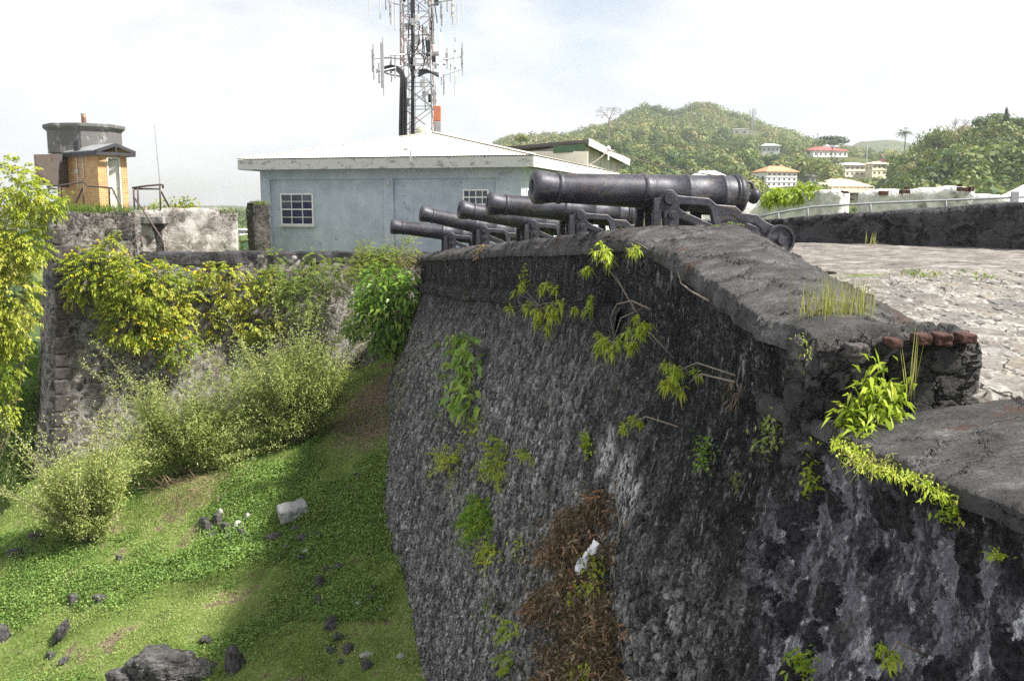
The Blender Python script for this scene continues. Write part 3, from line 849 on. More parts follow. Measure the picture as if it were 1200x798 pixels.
# ================================================================== LEFT CURTAIN WALL AND BASTION
cw = thing('curtain_wall', 'pale rubble stone wall with overgrown coping behind the bushes, facing the grass bank', 'wall', (-9, 33, -8))
def curtain():
    pts = [(-17.6, 35.5), (-15.1, 31.0), (-12.6, 31.9), (-2.4, 35.6)]
    pts = np.array(pts); seg = np.r_[0, np.cumsum(np.hypot(*np.diff(pts, axis=0).T))]
    s = np.arange(0, seg[-1], .055)
    X, Y = np.interp(s, seg, pts[:, 0]), np.interp(s, seg, pts[:, 1])
    dx, dy = np.gradient(X, s), np.gradient(Y, s); nx, ny = dy, -dx
    zt = np.where(X < -12.72, -.30, np.interp(X, [-12.7, -3], [-1.75, -1.93]))
    zt = np.where(s < seg[1] , -.30, zt) + fbm(np.stack([s * 1.6, 0 * s, 0 * s], -1), 4, 91) * .07
    NR = 150; t = np.linspace(0, 1, NR)
    Z = zt[:, None] + (-13.0 - zt)[:, None] * t[None]
    h = np.maximum(0, -2.6 - Z); off = .13 * h
    P = np.stack([X[:, None] + nx[:, None] * off, Y[:, None] + ny[:, None] * off, Z], -1)
    q = fbm(P.reshape(-1, 3) * .8, 4, 93).reshape(P.shape[:2]) * .10
    P[:, :, 0] += nx[:, None] * q; P[:, :, 1] += ny[:, None] * q
    # a thickness at the top
    back = P[:, :1, :].copy(); back[:, 0, 0] -= nx * .6; back[:, 0, 1] -= ny * .6
    mid = P[:, :1, :].copy(); mid[:, 0, 0] -= nx * .3; mid[:, 0, 1] -= ny * .3; mid[:, 0, 2] += .03
    bb = back.copy(); bb[:, 0, 2] -= 1.6
    P = np.concatenate([bb, back, mid, P], axis=1)
    grid_mesh('masonry_face', P, M['curtain'], cw, flip=True)
curtain()
# coping ledge along the low part and the end face of the raised part
strip_wall('coping', [(-12.55, 31.84, -2.02, -1.66), (-8, 33.50, -2.03, -1.70), (-3.0, 35.28, -2.1, -1.84)], .7, M['darkwall'], cw, du=.08, rag=.06, amp=.08, seed=95, rows=8)
strip_wall('raised_end', [(-12.75, 31.85, -1.9, -.32), (-13.25, 33.6, -1.9, -.30)], .4, M['curtain'], cw, du=.07, rag=.05, amp=.08, seed=97, rows=22)
# band on the flank, corner stones
mb = MB(); mb.tube([(-17.4, 35.2, -2.62), (-15.32, 31.2, -2.62), (-15.08, 30.93, -2.62), (-14.4, 31.2, -2.62)], .10, 6)
mb.build('string_course', M['darkwall'], cw)
zq = -.75
for k in range(14):
    hq = .36 + .2 * rng.random(); zc = zq - hq / 2; zq -= hq + .03
    w = (.70 if k % 2 else .42) * rng.uniform(.75, 1.2)
    hh = max(0, -2.6 - zc) * .13
    mb = MB(); mb.box((-15.10 + w / 2 - hh * .1, 30.93 - hh * .98 + w * .18, zc), (w, .16, hq), rz=R(19.8))
    o = mb.build('quoin', M['quoin'], cw, bevel=.05)

def single_wall(name, label, path, thick, mat, **kw):
    c = path[len(path) // 2]
    o = strip_wall(name, path, thick, mat, None, **kw)
    me = o.data
    off = Vector((c[0], c[1], c[2])); me.transform(Matrix.Translation(-off)); o.location = off
    WLOC[o.name] = off
    tag(o, label, 'wall'); return o

a = at(190, 250, 34.5); b = at(275, 250, 35.6); c = at(151, 250, 34.0)
single_wall('ruined_wall', 'upright ruined wall of cracked pale plaster between the steel rails and the blue building',
            [(c.x, c.y, -2.4, -.28), (a.x, a.y, -2.4, -.22), (b.x - .4, b.y - .1, -2.4, -.20), (b.x, b.y, -2.4, -.32)], .7, M['upperwall'], du=.06, rag=.09, amp=.10, seed=101, rows=40)
a = at(298, 245, 36.6); b = at(314, 245, 36.9)
single_wall('stone_pillar', 'narrow dark stone pier beside the left corner of the blue building',
            [(a.x, a.y, -2.6, .02), (b.x, b.y, -2.6, .0)], .7, M['pillar'], du=.06, rag=.10, amp=.14, seed=103, rows=36)
a = at(884, 262, 18.6); b = at(1200, 240, 15.2); c = at(1500, 222, 13)
single_wall('rear_parapet', 'low black stained parapet wall behind the paved platform on the right',
            [(a.x - 1.2, a.y + .3, -1.2, -.37), (a.x, a.y, -1.2, -.36), (b.x, b.y, -1.0, .0), (c.x, c.y, -1.0, .2)], .5, M['darkwall'], du=.05, rag=.035, amp=.04, seed=105, rows=30)
a = at(893, 240, 25.5); b = at(925, 234, 25.2); c = at(955, 226, 25); d = at(984, 228, 24.6)
single_wall('white_ruin', 'shorter flaking white ruined wall with a bright green shrub on top behind the cannon knob',
            [(a.x - 2, a.y, -1.6, .0), (a.x, a.y, -1.6, a.z), (b.x, b.y, -1.6, b.z), (c.x, c.y, -1.6, c.z), (d.x, d.y, -1.6, d.z)], .6, M['whitewall'], du=.07, rag=.10, amp=.08, seed=107, rows=26)
a = at(1008, 231, 24.2); b = at(1030, 227, 24); c = at(1105, 223, 23.4); d = at(1136, 222, 23); e = at(1142, 228, 23); f = at(1172, 233, 22.6)
single_wall('white_ruin', 'longer flaking white ruined wall with red brick remnants on its top behind the pale handrail',
            [(q.x, q.y, -1.6, q.z) for q in (a, b, c, d, e, f)] + [(f.x + .6, f.y, -1.6, f.z - .15)], .6, M['whitewall'], du=.07, rag=.09, amp=.08, seed=109, rows=26)
for (p0, p1, py, Y, lab) in ((1119, 1137, 220.5, 22.9, 'row of red bricks along the tallest end of the longer white ruin'),
                             (1052, 1064, 223.5, 23.7, 'small heap of red bricks on the middle of the longer white ruin'),
                             (1028, 1037, 225, 24.0, 'few red bricks at the left end of the longer white ruin')):
    mb = MB(); a = at(p0, py, Y); b = at(p1, py, Y); n = max(2, int((b.x - a.x) / .11))
    for k in range(n):
        p = a.lerp(b, (k + .5) / n); mb.box((p.x, p.y - .12 + rng.uniform(-.03, .03), p.z - .03), (.10, .22, .075 + .03 * rng.random()), rz=R(rng.uniform(-14, 14)))
        if rng.random() < .6: mb.box((p.x, p.y - .1, p.z + .06), (.10, .2, .06), rz=R(rng.uniform(-20, 20)))
    o = mb.build('brick_course', M['redbrick'], None, bevel=.006)
    tag(o, lab, 'bricks')

# ================================================================== CANNONS
def bore_profile():
    return [(-1.35, .0), (-1.35, .078), (-1.80, .082), (-1.835, .10), (-1.84, .17), (-1.82, .20), (-1.79, .217), (-1.74, .221), (-1.68, .214), (-1.58, .198),
            (-1.50, .19), (-1.49, .203), (-1.46, .207), (-1.43, .203), (-1.42, .192), (-1.35, .193), (-.29, .222), (-.28, .234), (-.24, .238), (-.20, .238), (-.19, .232), (-.16, .236), (-.14, .236), (-.13, .228),
            (.34, .24), (.35, .25), (.375, .253), (.40, .25), (.41, .242), (.87, .255), (.88, .266), (.905, .268), (.93, .264), (.94, .257),
            (1.07, .258), (1.08, .275), (1.10, .282), (1.115, .276), (1.125, .284), (1.17, .284), (1.19, .272), (1.235, .235), (1.265, .185), (1.28, .12),
            (1.29, .085), (1.31, .07), (1.335, .066), (1.355, .075), (1.39, .10), (1.43, .112), (1.47, .10), (1.50, .06), (1.51, .0)]

def make_cannon(name, label):
    t = thing(name, label, 'cannon', (0, 0, 0), 0, 'cannons along the parapet')
    mb = MB(); mb.lathe([(a_, r_ * 1.05) for a_, r_ in bore_profile()], Matrix.Translation((0, 0, .09)), 48)
    b = mb.build('barrel', M['gun'], t, smooth=True, local=True)
    e = b.modifiers.new('es', 'EDGE_SPLIT'); e.split_angle = R(48)
    for sy in (-1, 1):
        tr = MB()
        Mx = Matrix.Rotation(R(90 * sy), 4, 'Z')
        tr.lathe([(.20, .088), (.415, .086), (.425, .078), (.425, 0)], Mx, 24)
        tr.lathe([(.20, .125), (.262, .125), (.268, .118), (.268, .09)], Mx, 24)
        o = tr.build('trunnion', M['gun'], t, smooth=True, local=True)
        e = o.modifiers.new('es', 'EDGE_SPLIT'); e.split_angle = R(40)
    rg = MB(); rg.tube([(1.33 + .075 * math.cos(a), 0, .20 + .085 * math.sin(a)) for a in np.linspace(R(-50), R(215), 16)], .024, 8)
    rr = rg.build('breeching_ring', M['gun'], b, smooth=True, local=True)
    vp = MB(); vp.box((1.02, 0, .085 + .262), (.07, .06, .03))
    vp.build('vent_patch', M['gun'], b, local=True, bevel=.005)
    outer = [(-.226, -.74), (-.205, -.02), (-.19, .0), (-.115, .0), (-.085, .07), (-.045, .1), (0, .112), (.045, .1), (.085, .07), (.12, .03), (.57, -.004), (.60, -.02), (.69, -.092),
             (.965, -.112), (.985, -.12), (1.075, -.205), (1.28, -.225), (1.31, -.235), (1.39, -.30), (1.50, -.36), (1.66, -.42), (1.71, -.50), (1.71, -.63), (1.50, -.63), (1.45, -.56),
             (1.37, -.40), (1.27, -.335), (1.08, -.31), (.985, -.245), (.955, -.225), (.76, -.215), (.81, -.74)]
    holes = [[(.155, -.07), (.53, -.088), (.575, -.10), (.615, -.15), (.675, -.355), (.66, -.37), (.19, -.175), (.14, -.13), (.14, -.085)],
             [(.14, -.255), (.17, -.26), (.66, -.452), (.70, -.49), (.715, -.62), (.70, -.64), (.16, -.64), (.14, -.62)],
             [(-.115, -.18), (-.09, -.165), (-.065, -.18), (-.052, -.63), (-.07, -.645), (-.115, -.645), (-.135, -.63)]]
    for sy in (-1, 1):
        Mx = Matrix.Translation((0, sy * .345, 0)) @ Matrix.Rotation(R(90), 4, 'X')
        c = plate('cheek', [outer] + holes, .062, .012, M['gun'], t, Mx)
        cp = MB(); Mz = Matrix.Translation((0, sy * .345, 0)) @ Matrix.Rotation(R(90 * sy), 4, 'Z')
        cp.lathe([(.03, .055), (.075, .055), (.08, .05), (.08, 0)], Matrix.Translation((.04, 0, -.22)) @ Mz, 16)
        cp.lathe([(.07, .026), (.10, .026), (.10, 0)], Matrix.Translation((.04, 0, -.22)) @ Mz, 8)
        cp.build('bolt', M['gun'], c, local=True)
        for u, w_ in ((.02, -.60), (1.62, -.575)):
            wh = MB(); Mw = Matrix.Translation((u, sy * .455, w_)) @ Matrix.Rotation(R(90 * sy), 4, 'Z')
            r_ = .215
            wh.lathe([(-.04, r_ - .035), (-.045, r_), (.045, r_), (.04, r_ - .035), (-.04, r_ - .035)], Mw, 28)
            wh.lathe([(-.05, 0), (-.05, .06), (.06, .055), (.06, 0)], Mw, 14)
            wh.lathe([(-.012, .05), (-.012, r_ - .03), (.012, r_ - .03), (.012, .05)], Mw, 28)
            for k in range(5):
                a = 2 * math.pi * k / 5 + .3
                p0 = Vector((0, .05 * math.cos(a), .05 * math.sin(a))); p1 = Vector((0, (r_ - .03) * math.cos(a), (r_ - .03) * math.sin(a)))
                wh.bar(Mw @ p0, Mw @ p1, .035, .05)
            wh.build('wheel', M['gun'], t, local=True, smooth=False, bevel=.004)
    for u, w_ in ((.02, -.60), (1.62, -.575)):
        ax = MB(); ax.tube([(u, -.5, w_), (u, .5, w_)], .035, 10); ax.build('axle', M['gun'], t, local=True)
    tn = MB(); tn.box((-.1, 0, -.5), (.09, .62, .22)); tn.build('transom', M['gun'], t, local=True, bevel=.01)
    tn = MB(); tn.box((.85, 0, -.38), (.10, .62, .12)); tn.tube([(.85, 0, -.34), (.93, 0, -.15)], .035, 10); tn.build('elevating_bed', M['gun'], t, local=True, bevel=.01)
    return t
CAN = [  # trunnion pixel, depth, yaw (turn of the muzzle towards the camera), elevation, label
    ((772.5, 233), 13.3, 12, 2.0, 'nearest and largest black iron cannon, whole barrel and breech ring in view'),
    ((673.5, 252), 19.4, 13, 4.5, 'second nearest black cannon, muzzle just beneath the nearest gun barrel'),
    ((619.5, 263), 23.8, 17, 9.0, 'middle cannon of the row, muzzle peeping out above the longer neighbouring barrel'),
    ((564.5, 269), 27.3, 12, 12.0, 'steeply raised thin cannon barrel second from the far end of the row'),
    ((527, 276.5), 29.3, 10, 6.5, 'farthest lowest cannon with pale worn muzzle beside the shrub')]
proto = None
for (pxy, Y, yaw, el, lab) in CAN:
    t = make_cannon('cannon', lab) if proto is None else copy_tree(proto)
    if proto is None: proto = t
    c = at(pxy[0], pxy[1], Y)
    t.location = c; t.rotation_euler = (0, 0, R(yaw)); t['label'] = lab
    for ch in t.children:
        if ch.name.startswith('barrel'): ch.rotation_euler = (0, R(el), 0)
    WLOC[t.name] = c
# ================================================================== BLUE BUILDING
BL = Vector((-10.3, 38.95, -2.5)); BRZ = math.atan2(-2.95, 10.7)
bb = thing('blue_building', 'single storey faded blue building with cream corrugated hip roof behind the cannons', 'building', BL, BRZ)
BW, BD, BH = 11.05, 19.0, 3.95
# walls: recessed panels between raised pilasters and a top band, all one wall skin
mb = MB()
mb.box((BW / 2, .17, BH / 2), (BW - .02, .16, BH))                    # panel plane (front face at y=.09)
for x0, x1 in ((0, .42), (5.43, 5.83), (10.05, 11.05)):
    mb.box(((x0 + x1) / 2, .04, BH / 2), (x1 - x0, .096, BH))
for x0, x1 in ((.42, 5.43), (5.83, 10.05)):
    mb.box(((x0 + x1) / 2, .0415, 3.52 + (BH - 3.52) / 2), (x1 - x0 - .002, .093, BH - 3.52))
mb.box((BW - .10, BD / 2 + .13, BH / 2), (.2, BD - .24, BH))
mb.box((.10, BD / 2 + .13, BH / 2), (.2, BD - .24, BH)); mb.box((BW / 2, BD + .1, BH / 2), (BW, .2, BH))
wall = mb.build('wall', M['blue'], bb, local=True)
mb = MB()
mb.box((BW + .012, 4.2, 3.45), (.03, 7.6, .05)); 
mb.build('moulding', M['blue'], bb, local=True)

def bwindow(x0, x1, z0, z1, cols, rws, y=.08):
    fw = .055
    f = MB(); f.box(((x0 + x1) / 2, y - .01, z1 - fw / 2), (x1 - x0, .10, fw)); f.box(((x0 + x1) / 2, y - .01, z0 + fw / 2), (x1 - x0, .10, fw))
    for xx in (x0 + fw / 2, x1 - fw / 2): f.box((xx, y - .01, (z0 + z1) / 2), (fw, .10, z1 - z0 - 2 * fw))
    zm = (z0 + z1) / 2
    f.box(((x0 + x1) / 2, y - .01, zm), (x1 - x0 - 2 * fw, .085, .05))
    for k in range(1, cols):
        xx = x0 + (x1 - x0) * k / cols
        for za, zb_ in ((z0 + fw, zm - .025), (zm + .025, z1 - fw)): f.box((xx, y - .012, (za + zb_) / 2), (.026, .06, zb_ - za))
    for k in range(1, rws):
        if k * 2 == rws: continue
        zz_ = z0 + (z1 - z0) * k / rws
        for c in range(cols):
            xa = x0 + (x1 - x0) * c / cols + (.013 if c else fw); xb = x0 + (x1 - x0) * (c + 1) / cols - (.013 if c < cols - 1 else fw)
            f.box(((xa + xb) / 2, y - .012, zz_), (xb - xa, .06, .024))
    fo = f.build('window', M['white'], bb, local=True)
    p = MB()
    for c in range(cols):
        for r in range(rws):
            xa, xb = x0 + (x1 - x0) * c / cols + .02, x0 + (x1 - x0) * (c + 1) / cols - .02
            za, zb_ = z0 + (z1 - z0) * r / rws + .02, z0 + (z1 - z0) * (r + 1) / rws - .02
            p.box(((xa + xb) / 2, y - .006, (za + zb_) / 2), (xb - xa, .008, zb_ - za), M=Matrix.Rotation(R(rng.uniform(-2, 2)), 3, 'X'))
    p.build('pane', M['glass'], fo, local=True)
    s = MB(); s.box(((x0 + x1) / 2, y - .045, z0 - .035), (x1 - x0 + .12, .16, .06)); s.build('sill', M['offwhite'], fo, local=True)
bwindow(.86, 2.33, 1.69, 2.965, 3, 4)
bwindow(8.7, 9.75, 2.5, 3.10, 4, 2)
# side window frame seen edge on
f = MB(); f.box((BW + .02, 1.0, 2.75), (.06, .55, .75)); f = f.build('window', M['white'], bb, local=True)
p = MB(); p.box((BW + .055, 1.0, 2.75), (.012, .43, .63)); p.build('pane', M['glass'], f, local=True)

EO = .62; ZE = 4.34; RISE = 1.36
def corr_roof():
    x0, x1, y0, y1 = -EO, BW + EO, -EO, BD + EO
    W = x1 - x0; half = W / 2
    def zr(d): return ZE + RISE * d / half
    V, Fc = [], []
    def slope(n, getE, getT):
        base = len(V)
        for k in range(n + 1):
            e, tt, nrm = getE(k), getT(k),   .009 * math.sin(k * math.pi / 1.5)
            for q in (0, .5, 1):
                p = e.lerp(tt, q); V.append((p.x, p.y, p.z + nrm))
        for k in range(n):
            for q in range(2):
                a = base + k * 3 + q
                Fc.append((a, a + 3, a + 4, a + 1))
    n = int(W / .045)
    def E(k): return Vector((x0 + W * k / n, y0 - .06, ZE))
    def T(k):
        x = x0 + W * k / n; d = min(x - x0, x1 - x); return Vector((x, y0 + d, zr(d)))
    slope(n, E, T)
    def Eb(k): return Vector((x1 - W * k / n, y1 + .06, ZE))
    def Tb(k):
        x = x1 - W * k / n; d = min(x - x0, x1 - x); return Vector((x, y1 - d, zr(d)))
    slope(n, Eb, Tb)
    L = y1 - y0; m = int(L / .045)
    def Er(k): return Vector((x1 + .06, y0 + L * k / m, ZE))
    def Tr(k):
        y = y0 + L * k / m; d = min(half, y - y0, y1 - y); return Vector((x1 - d, y, zr(d)))
    slope(m, Er, Tr)
    def El(k): return Vector((x0 - .06, y1 - L * k / m, ZE))
    def Tl(k):
        y = y1 - L * k / m; d = min(half, y - y0, y1 - y); return Vector((x0 + d, y, zr(d)))
    slope(m, El, Tl)
    return npmesh('roof', np.array(V), np.array(Fc), M['roofwhite'], bb, local=True)
roof = corr_roof()
rc = MB(); hx = BW / 2
for p0, p1 in (((-EO, -EO, ZE + .03), (hx, hx, ZE + RISE + .03)), ((BW + EO, -EO, ZE + .03), (hx, hx, ZE + RISE + .03)), ((hx, hx, ZE + RISE + .03), (hx, BD - hx, ZE + RISE + .03))): rc.bar(p0, p1, .22, .03)
rc.build('ridge_cap', M['roofwhite'], roof, local=True)
mb = MB(); t_ = .05
mb.box((BW / 2, -EO, ZE - .24), (BW + 2 * EO, t_, .40)); mb.box((BW / 2, BD + EO, ZE - .24), (BW + 2 * EO, t_, .40))
mb.box((BW + EO, BD / 2, ZE - .24), (t_, BD + 2 * EO - t_, .40)); mb.box((-EO, BD / 2, ZE - .24), (t_, BD + 2 * EO - t_, .40))
mb.build('fascia', M['fascia'], bb, local=True)
mb = MB(); mb.box((BW / 2, BD / 2, ZE - .36), (BW + 2 * EO - .1, BD + 2 * EO - .1, .03)); mb.build('soffit', M['darkwood'], bb, local=True)
# small flood lamp on the eave
mb = MB(); mb.bar((6.85, -EO - .05, ZE - .22), (6.85, -EO - .05, ZE + .22), .05); mb.lathe([(-.05, 0), (-.05, .14), (.0, .15), (.12, .05), (.16, .0)], Matrix.Translation((6.75, -EO - .15, ZE + .28)) @ Matrix.Rotation(R(-90), 4, 'Y'), 14)
mb.build('flood_lamp', M['offwhite'], bb, local=True)
mb = MB(); mb.lathe([(-.02, 0), (-.02, .09), (.04, .08), (.08, 0)], Matrix.Translation((5.62, -.03, 3.33)) @ Matrix.Rotation(R(-90), 4, 'Z'), 12); mb.build('junction_box', M['conduit'], bb, local=True)

# ================================================================== SHED BEHIND THE BLUE BUILDING
pA = at(584, 174, 63); pB = at(683, 164.5, 56.5); pC = at(728, 188, 64)
sh = thing('rooftop_shed', 'weathered white board shed with dark edged roof and green panel behind blue building', 'shed', (pB.x, pB.y, -2.5))
def quadwall(p, q, zt0, zt1, zb, th, name, mat):
    m_ = MB(); d = Vector((q.x - p.x, q.y - p.y, 0)).normalized(); n_ = Vector((-d.y, d.x, 0)) * th
    V = [(p.x, p.y, zb), (q.x, q.y, zb), (q.x, q.y, zt1), (p.x, p.y, zt0)]
    V2 = [(x + n_.x, y + n_.y, z) for x, y, z in V]
    m_.add(V + V2, [(0, 1, 2, 3), (7, 6, 5, 4), (0, 4, 5, 1), (1, 5, 6, 2), (2, 6, 7, 3), (3, 7, 4, 0)])
    return m_.build(name, mat, sh)
quadwall(pA + Vector((1.2, -.4, 0)), pB + Vector((-.35, .05, 0)), pA.z - .35, pB.z - .25, -2.5, .15, 'wall', M['offwhite'])
quadwall(pB + Vector((-.02, .25, 0)), pC + Vector((-.1, -.3, 0)), pB.z - .22, pC.z - .20, -2.5, .15, 'side_wall', M['boards'])
g0 = at(648, 170, 57.9); g1 = at(685, 167.5, 56.2)
mm = quadwall(g0 + Vector((0, -.35, 0)), g1 + Vector((0, -.25, 0)), g0.z - .08, g1.z - .08, g0.z - .52, .05, 'sheet_panel', M['green'])
w0 = at(612, 176, 60.5); w1 = at(688, 177, 56.0)
quadwall(w0 + Vector((0, -.45, 0)), w1 + Vector((0, -.4, 0)), w0.z - .1, w1.z - .05, w0.z - 1.6, .05, 'corrugated_panel', M['roofwhite'])
m_ = MB()
pD = pA + (pC - pB)
rt = [pA + Vector((-.5, -.4, 0)), pB + Vector((.25, -.6, 0)), pC + Vector((.5, 0, 0)), Vector((pD.x, pD.y, pA.z - .3))]
m_.add([v for v in rt] + [v + Vector((0, 0, -.20)) for v in rt], [(0, 1, 2, 3), (7, 6, 5, 4), (0, 4, 5, 1), (1, 5, 6, 2), (2, 6, 7, 3), (3, 7, 4, 0)])
ro = m_.build('roof', M['darksheet'], sh)
m_ = MB(); m_.bar(rt[1] + Vector((.06, -.02, -.14)), rt[2] + Vector((.06, -.02, -.14)), .05, .42); m_.build('fascia', M['fascia'], sh)

# ================================================================== COMMUNICATION TOWER
TY = 62.0; tx = (490 - 600) / FPX * TY / 1.02
tw = thing('communication_tower', 'tall pale lattice communication mast with antenna panels rising behind the blue building roof', 'mast', (tx, TY, -2.5))
def tz(py): return zrow(py, TY)
def txp(px, py): return at(px, py, TY).x
z_top = tz(-75); hw0, hw1 = 1.08, .86
def hw(z): return hw0 + (hw1 - hw0) * (z + 2.5) / (z_top + 2.5)
for k, (sx, sy) in enumerate(((-1, -1), (1, -1), (1, 1), (-1, 1))):
    zb_ = -2.5; segs = np.linspace(-2.5, z_top, 2)
    mb = MB(); mb.tube([(tx + sx * hw(z), TY + sy * hw(z), z) for z in (-2.5, z_top)], .045, 6)
    mb.build('leg', M['mastred' if sx * sy > 0 else 'mastsilver'], tw)
zs_ = np.arange(-2.5, z_top, 1.45); br = MB()
cs = [(-1, -1), (1, -1), (1, 1), (-1, 1)]
for i_, z in enumerate(zs_):
    z2 = min(z + 1.45, z_top)
    for k in range(4):
        a, b = cs[k], cs[(k + 1) % 4]
        br.bar((tx + a[0] * hw(z), TY + a[1] * hw(z), z), (tx + b[0] * hw(z2), TY + b[1] * hw(z2), z2), .045)
        br.bar((tx + b[0] * hw(z), TY + b[1] * hw(z), z), (tx + a[0] * hw(z2), TY + a[1] * hw(z2), z2), .045)
        br.bar((tx + a[0] * hw(z), TY + a[1] * hw(z), z), (tx + b[0] * hw(z), TY + b[1] * hw(z), z), .045)
    if i_ % 2 or i_ == len(zs_) - 1:
        br.build('bracing', M['mastred' if (i_ // 2) % 2 == 0 else 'mastsilver'], tw); br = MB()
ld = MB(); lx = tx - .25
for dx in (-.2, .2): ld.bar((lx + dx, TY - .95, -2.5), (lx + dx, TY - .8, z_top), .04)
for z in np.arange(-2.2, z_top, .4): ld.bar((lx - .2, TY - .93, z), (lx + .2, TY - .93, z), .03)
ld.build('ladder', M['conduit'], tw)
# cables: thick bundle left, thinner centre
cb = MB()
for k in range(7):
    o_ = k * 1.25
    pts = [at(px + o_ * w_, py - (1 - w_) * k * .9, TY - 1.6 + .12 * (k % 3)) for px, py, w_ in ((468.5, 175, 1), (468.5, 150, 1), (469, 125, .95), (469.5, 105, .8), (470, 94, .6), (469, 87, .4), (465, 83, .25), (457, 82, .12), (447, 85, .05))]
    cb.tube(pts, .07, 6)
cb.build('cable_bundle', M['cable'], tw)
cb = MB()
for k in range(4):
    pts = [at(482 + k * 1.1 + .8 * math.sin(py * .02 + k), py, TY - 1.15) for py in (170, 140, 110, 80, 55, 30, 10, -20, -60)]
    cb.tube(pts, .06, 6)
cb.build('cable_bundle', M['cable'], tw)
cb = MB()
for k in range(3):
    pts = [at(490 + 8 * q, 90 - 5 * math.sin(q * 1.0 + k * .4) - k * 1.5, TY - 1.3) for q in np.linspace(0, 3, 8)]
    cb.tube(pts, .07, 6)
cb.build('cable_bundle', M['cable'], tw)
# antenna frames
def arm(pts, r=.05):
    m2 = MB(); m2.tube([at(px, py, TY + dy) for px, py, dy in pts], r, 6); m2.build('antenna_arm', M['galv'], tw)
for pts in (((441, 85, -2.5), (475, 77, -1.2), (522, 76, -1.2)), ((437, 69, -2), (458, 68, 0), (475, 70, 1)), ((457, 65, -2.2), (480, 64, -1.2), (505, 63, -1.2), (515, 65, -2)),
            ((505, 84, -1.2), (520, 88, -2.5), (541, 81, -1)), ((520, 70, -2.5), (535, 68, -1), (542, 66, 1)), ((441, 82, -2.4), (458, 88, .5), (470, 90, .5)),
            ((455, 2, -2), (470, 6, -1), (480, 8, 0)), ((502, 8, -1), (518, 2, -2), (530, 0, -2)), ((500, 41, -1), (508, 43, -1.6)), ((468, 36, -1), (474, 34, -1))): arm(pts)
def panel(px, p0, p1, w, dy, mat):
    a, b = at(px, p0, TY + dy), at(px, p1, TY + dy); ww = w / 1100 * TY
    m2 = MB(); m2.box(((a.x + b.x) / 2, a.y, (a.z + b.z) / 2), (ww, ww * .6, abs(a.z - b.z)))
    o = m2.build('antenna_panel', mat, tw, bevel=.03)
    m3 = MB(); m3.tube([(a.x + ww * .1, a.y + ww * .6, b.z - .45), (a.x + ww * .1, a.y + ww * .6, a.z + .3)], .04, 6)
    for z in (a.z * .75 + b.z * .25, a.z * .25 + b.z * .75): m3.box((a.x + ww * .05, a.y + ww * .42, z), (.12, .25, .12))
    m3.build('mounting_pole', M['galv'], o)
for px, p0, p1, w, dy, mt in ((437, 58, 85, 2.6, -2, 'galv'), (448, 50, 103, 3.6, -2.6, 'mastsilver'), (458, 72, 88, 2.2, .6, 'galv'), (516.2, 39, 91, 3.8, -2.4, 'white'), (523.5, 62, 72, 3.0, -2, 'galv'), (533, 50, 90, 2.4, -1.5, 'white'),
                              (541.5, 56, 80, 2.4, 0, 'mastsilver'), (470, 7, 34, 1.4, -1.4, 'galv'), (507.5, 10, 43, 1.4, -1.4, 'galv'), (489, 17, 26, 4.5, -1.6, 'conduit'), (484, 22, 30, 4, -1.5, 'conduit'), (457, 2, 20, 1.8, -2.2, 'galv'), (517, 3, 22, 2.6, -2, 'galv'), (530, 2, 20, 2.2, -2.2, 'dish'), (498, 108, 121, 1.4, -1.4, 'galv'), (510, 105, 122, 1.6, -1.5, 'galv')):
    panel(px, p0, p1, w, dy, M[mt])
for px, p0, p1 in ((433, -8, 19), (445.5, -8, 23), (459, 0, 29), (517, 0, 30), (529, 0, 26), (542, -10, 19), (533, 90, 112)):
    a, b = at(px, p0, TY - 2), at(px, p1, TY - 2)
    m2 = MB(); m2.tube([a, b], .035, 6); m2.build('whip_antenna', M['conduit'], tw)
arm(((430, -6, -2), (470, -6, -1), (503, -6, -1), (545, -8, -2)))
rr_ = np.random.default_rng(77)
for k in range(30):
    px = rr_.uniform(470, 512); py = (rr_.uniform(-6, 92) if k < 24 else rr_.uniform(92, 120)); c = at(px, py, TY + rr_.uniform(-1.5, .9)); m2 = MB()
    m2.box(c, (rr_.uniform(.12, .38), .22, rr_.uniform(.18, .6))); m2.build('radio_unit', M[('galv', 'conduit', 'cable', 'mastsilver')[k % 4]], tw, bevel=.02)
for k in range(14):
    px = rr_.uniform(474, 508); p0 = rr_.uniform(-10, 60); m2 = MB()
    m2.tube([at(px, p0, TY - 1.2), at(px + rr_.uniform(-3, 3), p0 + 14, TY - 1.3), at(px + rr_.uniform(-6, 6), p0 + rr_.uniform(22, 40), TY - 1.1)], .035, 5); m2.build('jumper_cable', M['cable'], tw)
for k, (px, p0, p1_) in enumerate(((452, -4, 12), (463, -2, 36), (478, -6, 18), (503, 2, 34), (524, -4, 14), (536, 6, 28), (444, 74, 98), (528, 74, 96), (463, 64, 92), (505, 60, 84), (520, 88, 112))):
    m2 = MB(); m2.tube([at(px, p0, TY - 1.7 + .3 * (k % 4)), at(px + .3, p1_, TY - 1.7 + .3 * (k % 4))], .05, 6); m2.build('dipole_antenna', M[('galv', 'conduit')[k % 2]], tw)
a = at(512.3, 124.5, TY - 1.8); b = at(513, 142.5, TY - 1.8); c = at(513.6, 160, TY - 1.8)
m2 = MB(); m2.box(((a.x + b.x) / 2, a.y, (a.z + b.z) / 2), (.42, .36, a.z - b.z)); m2.build('orange_cabinet', M['orange'], tw, bevel=.03)
m2 = MB(); m2.box(((c.x + b.x) / 2, a.y, (c.z + b.z) / 2 - .02), (.38, .32, b.z - c.z - .06)); m2.build('grey_cabinet', M['galv'], tw, bevel=.03)
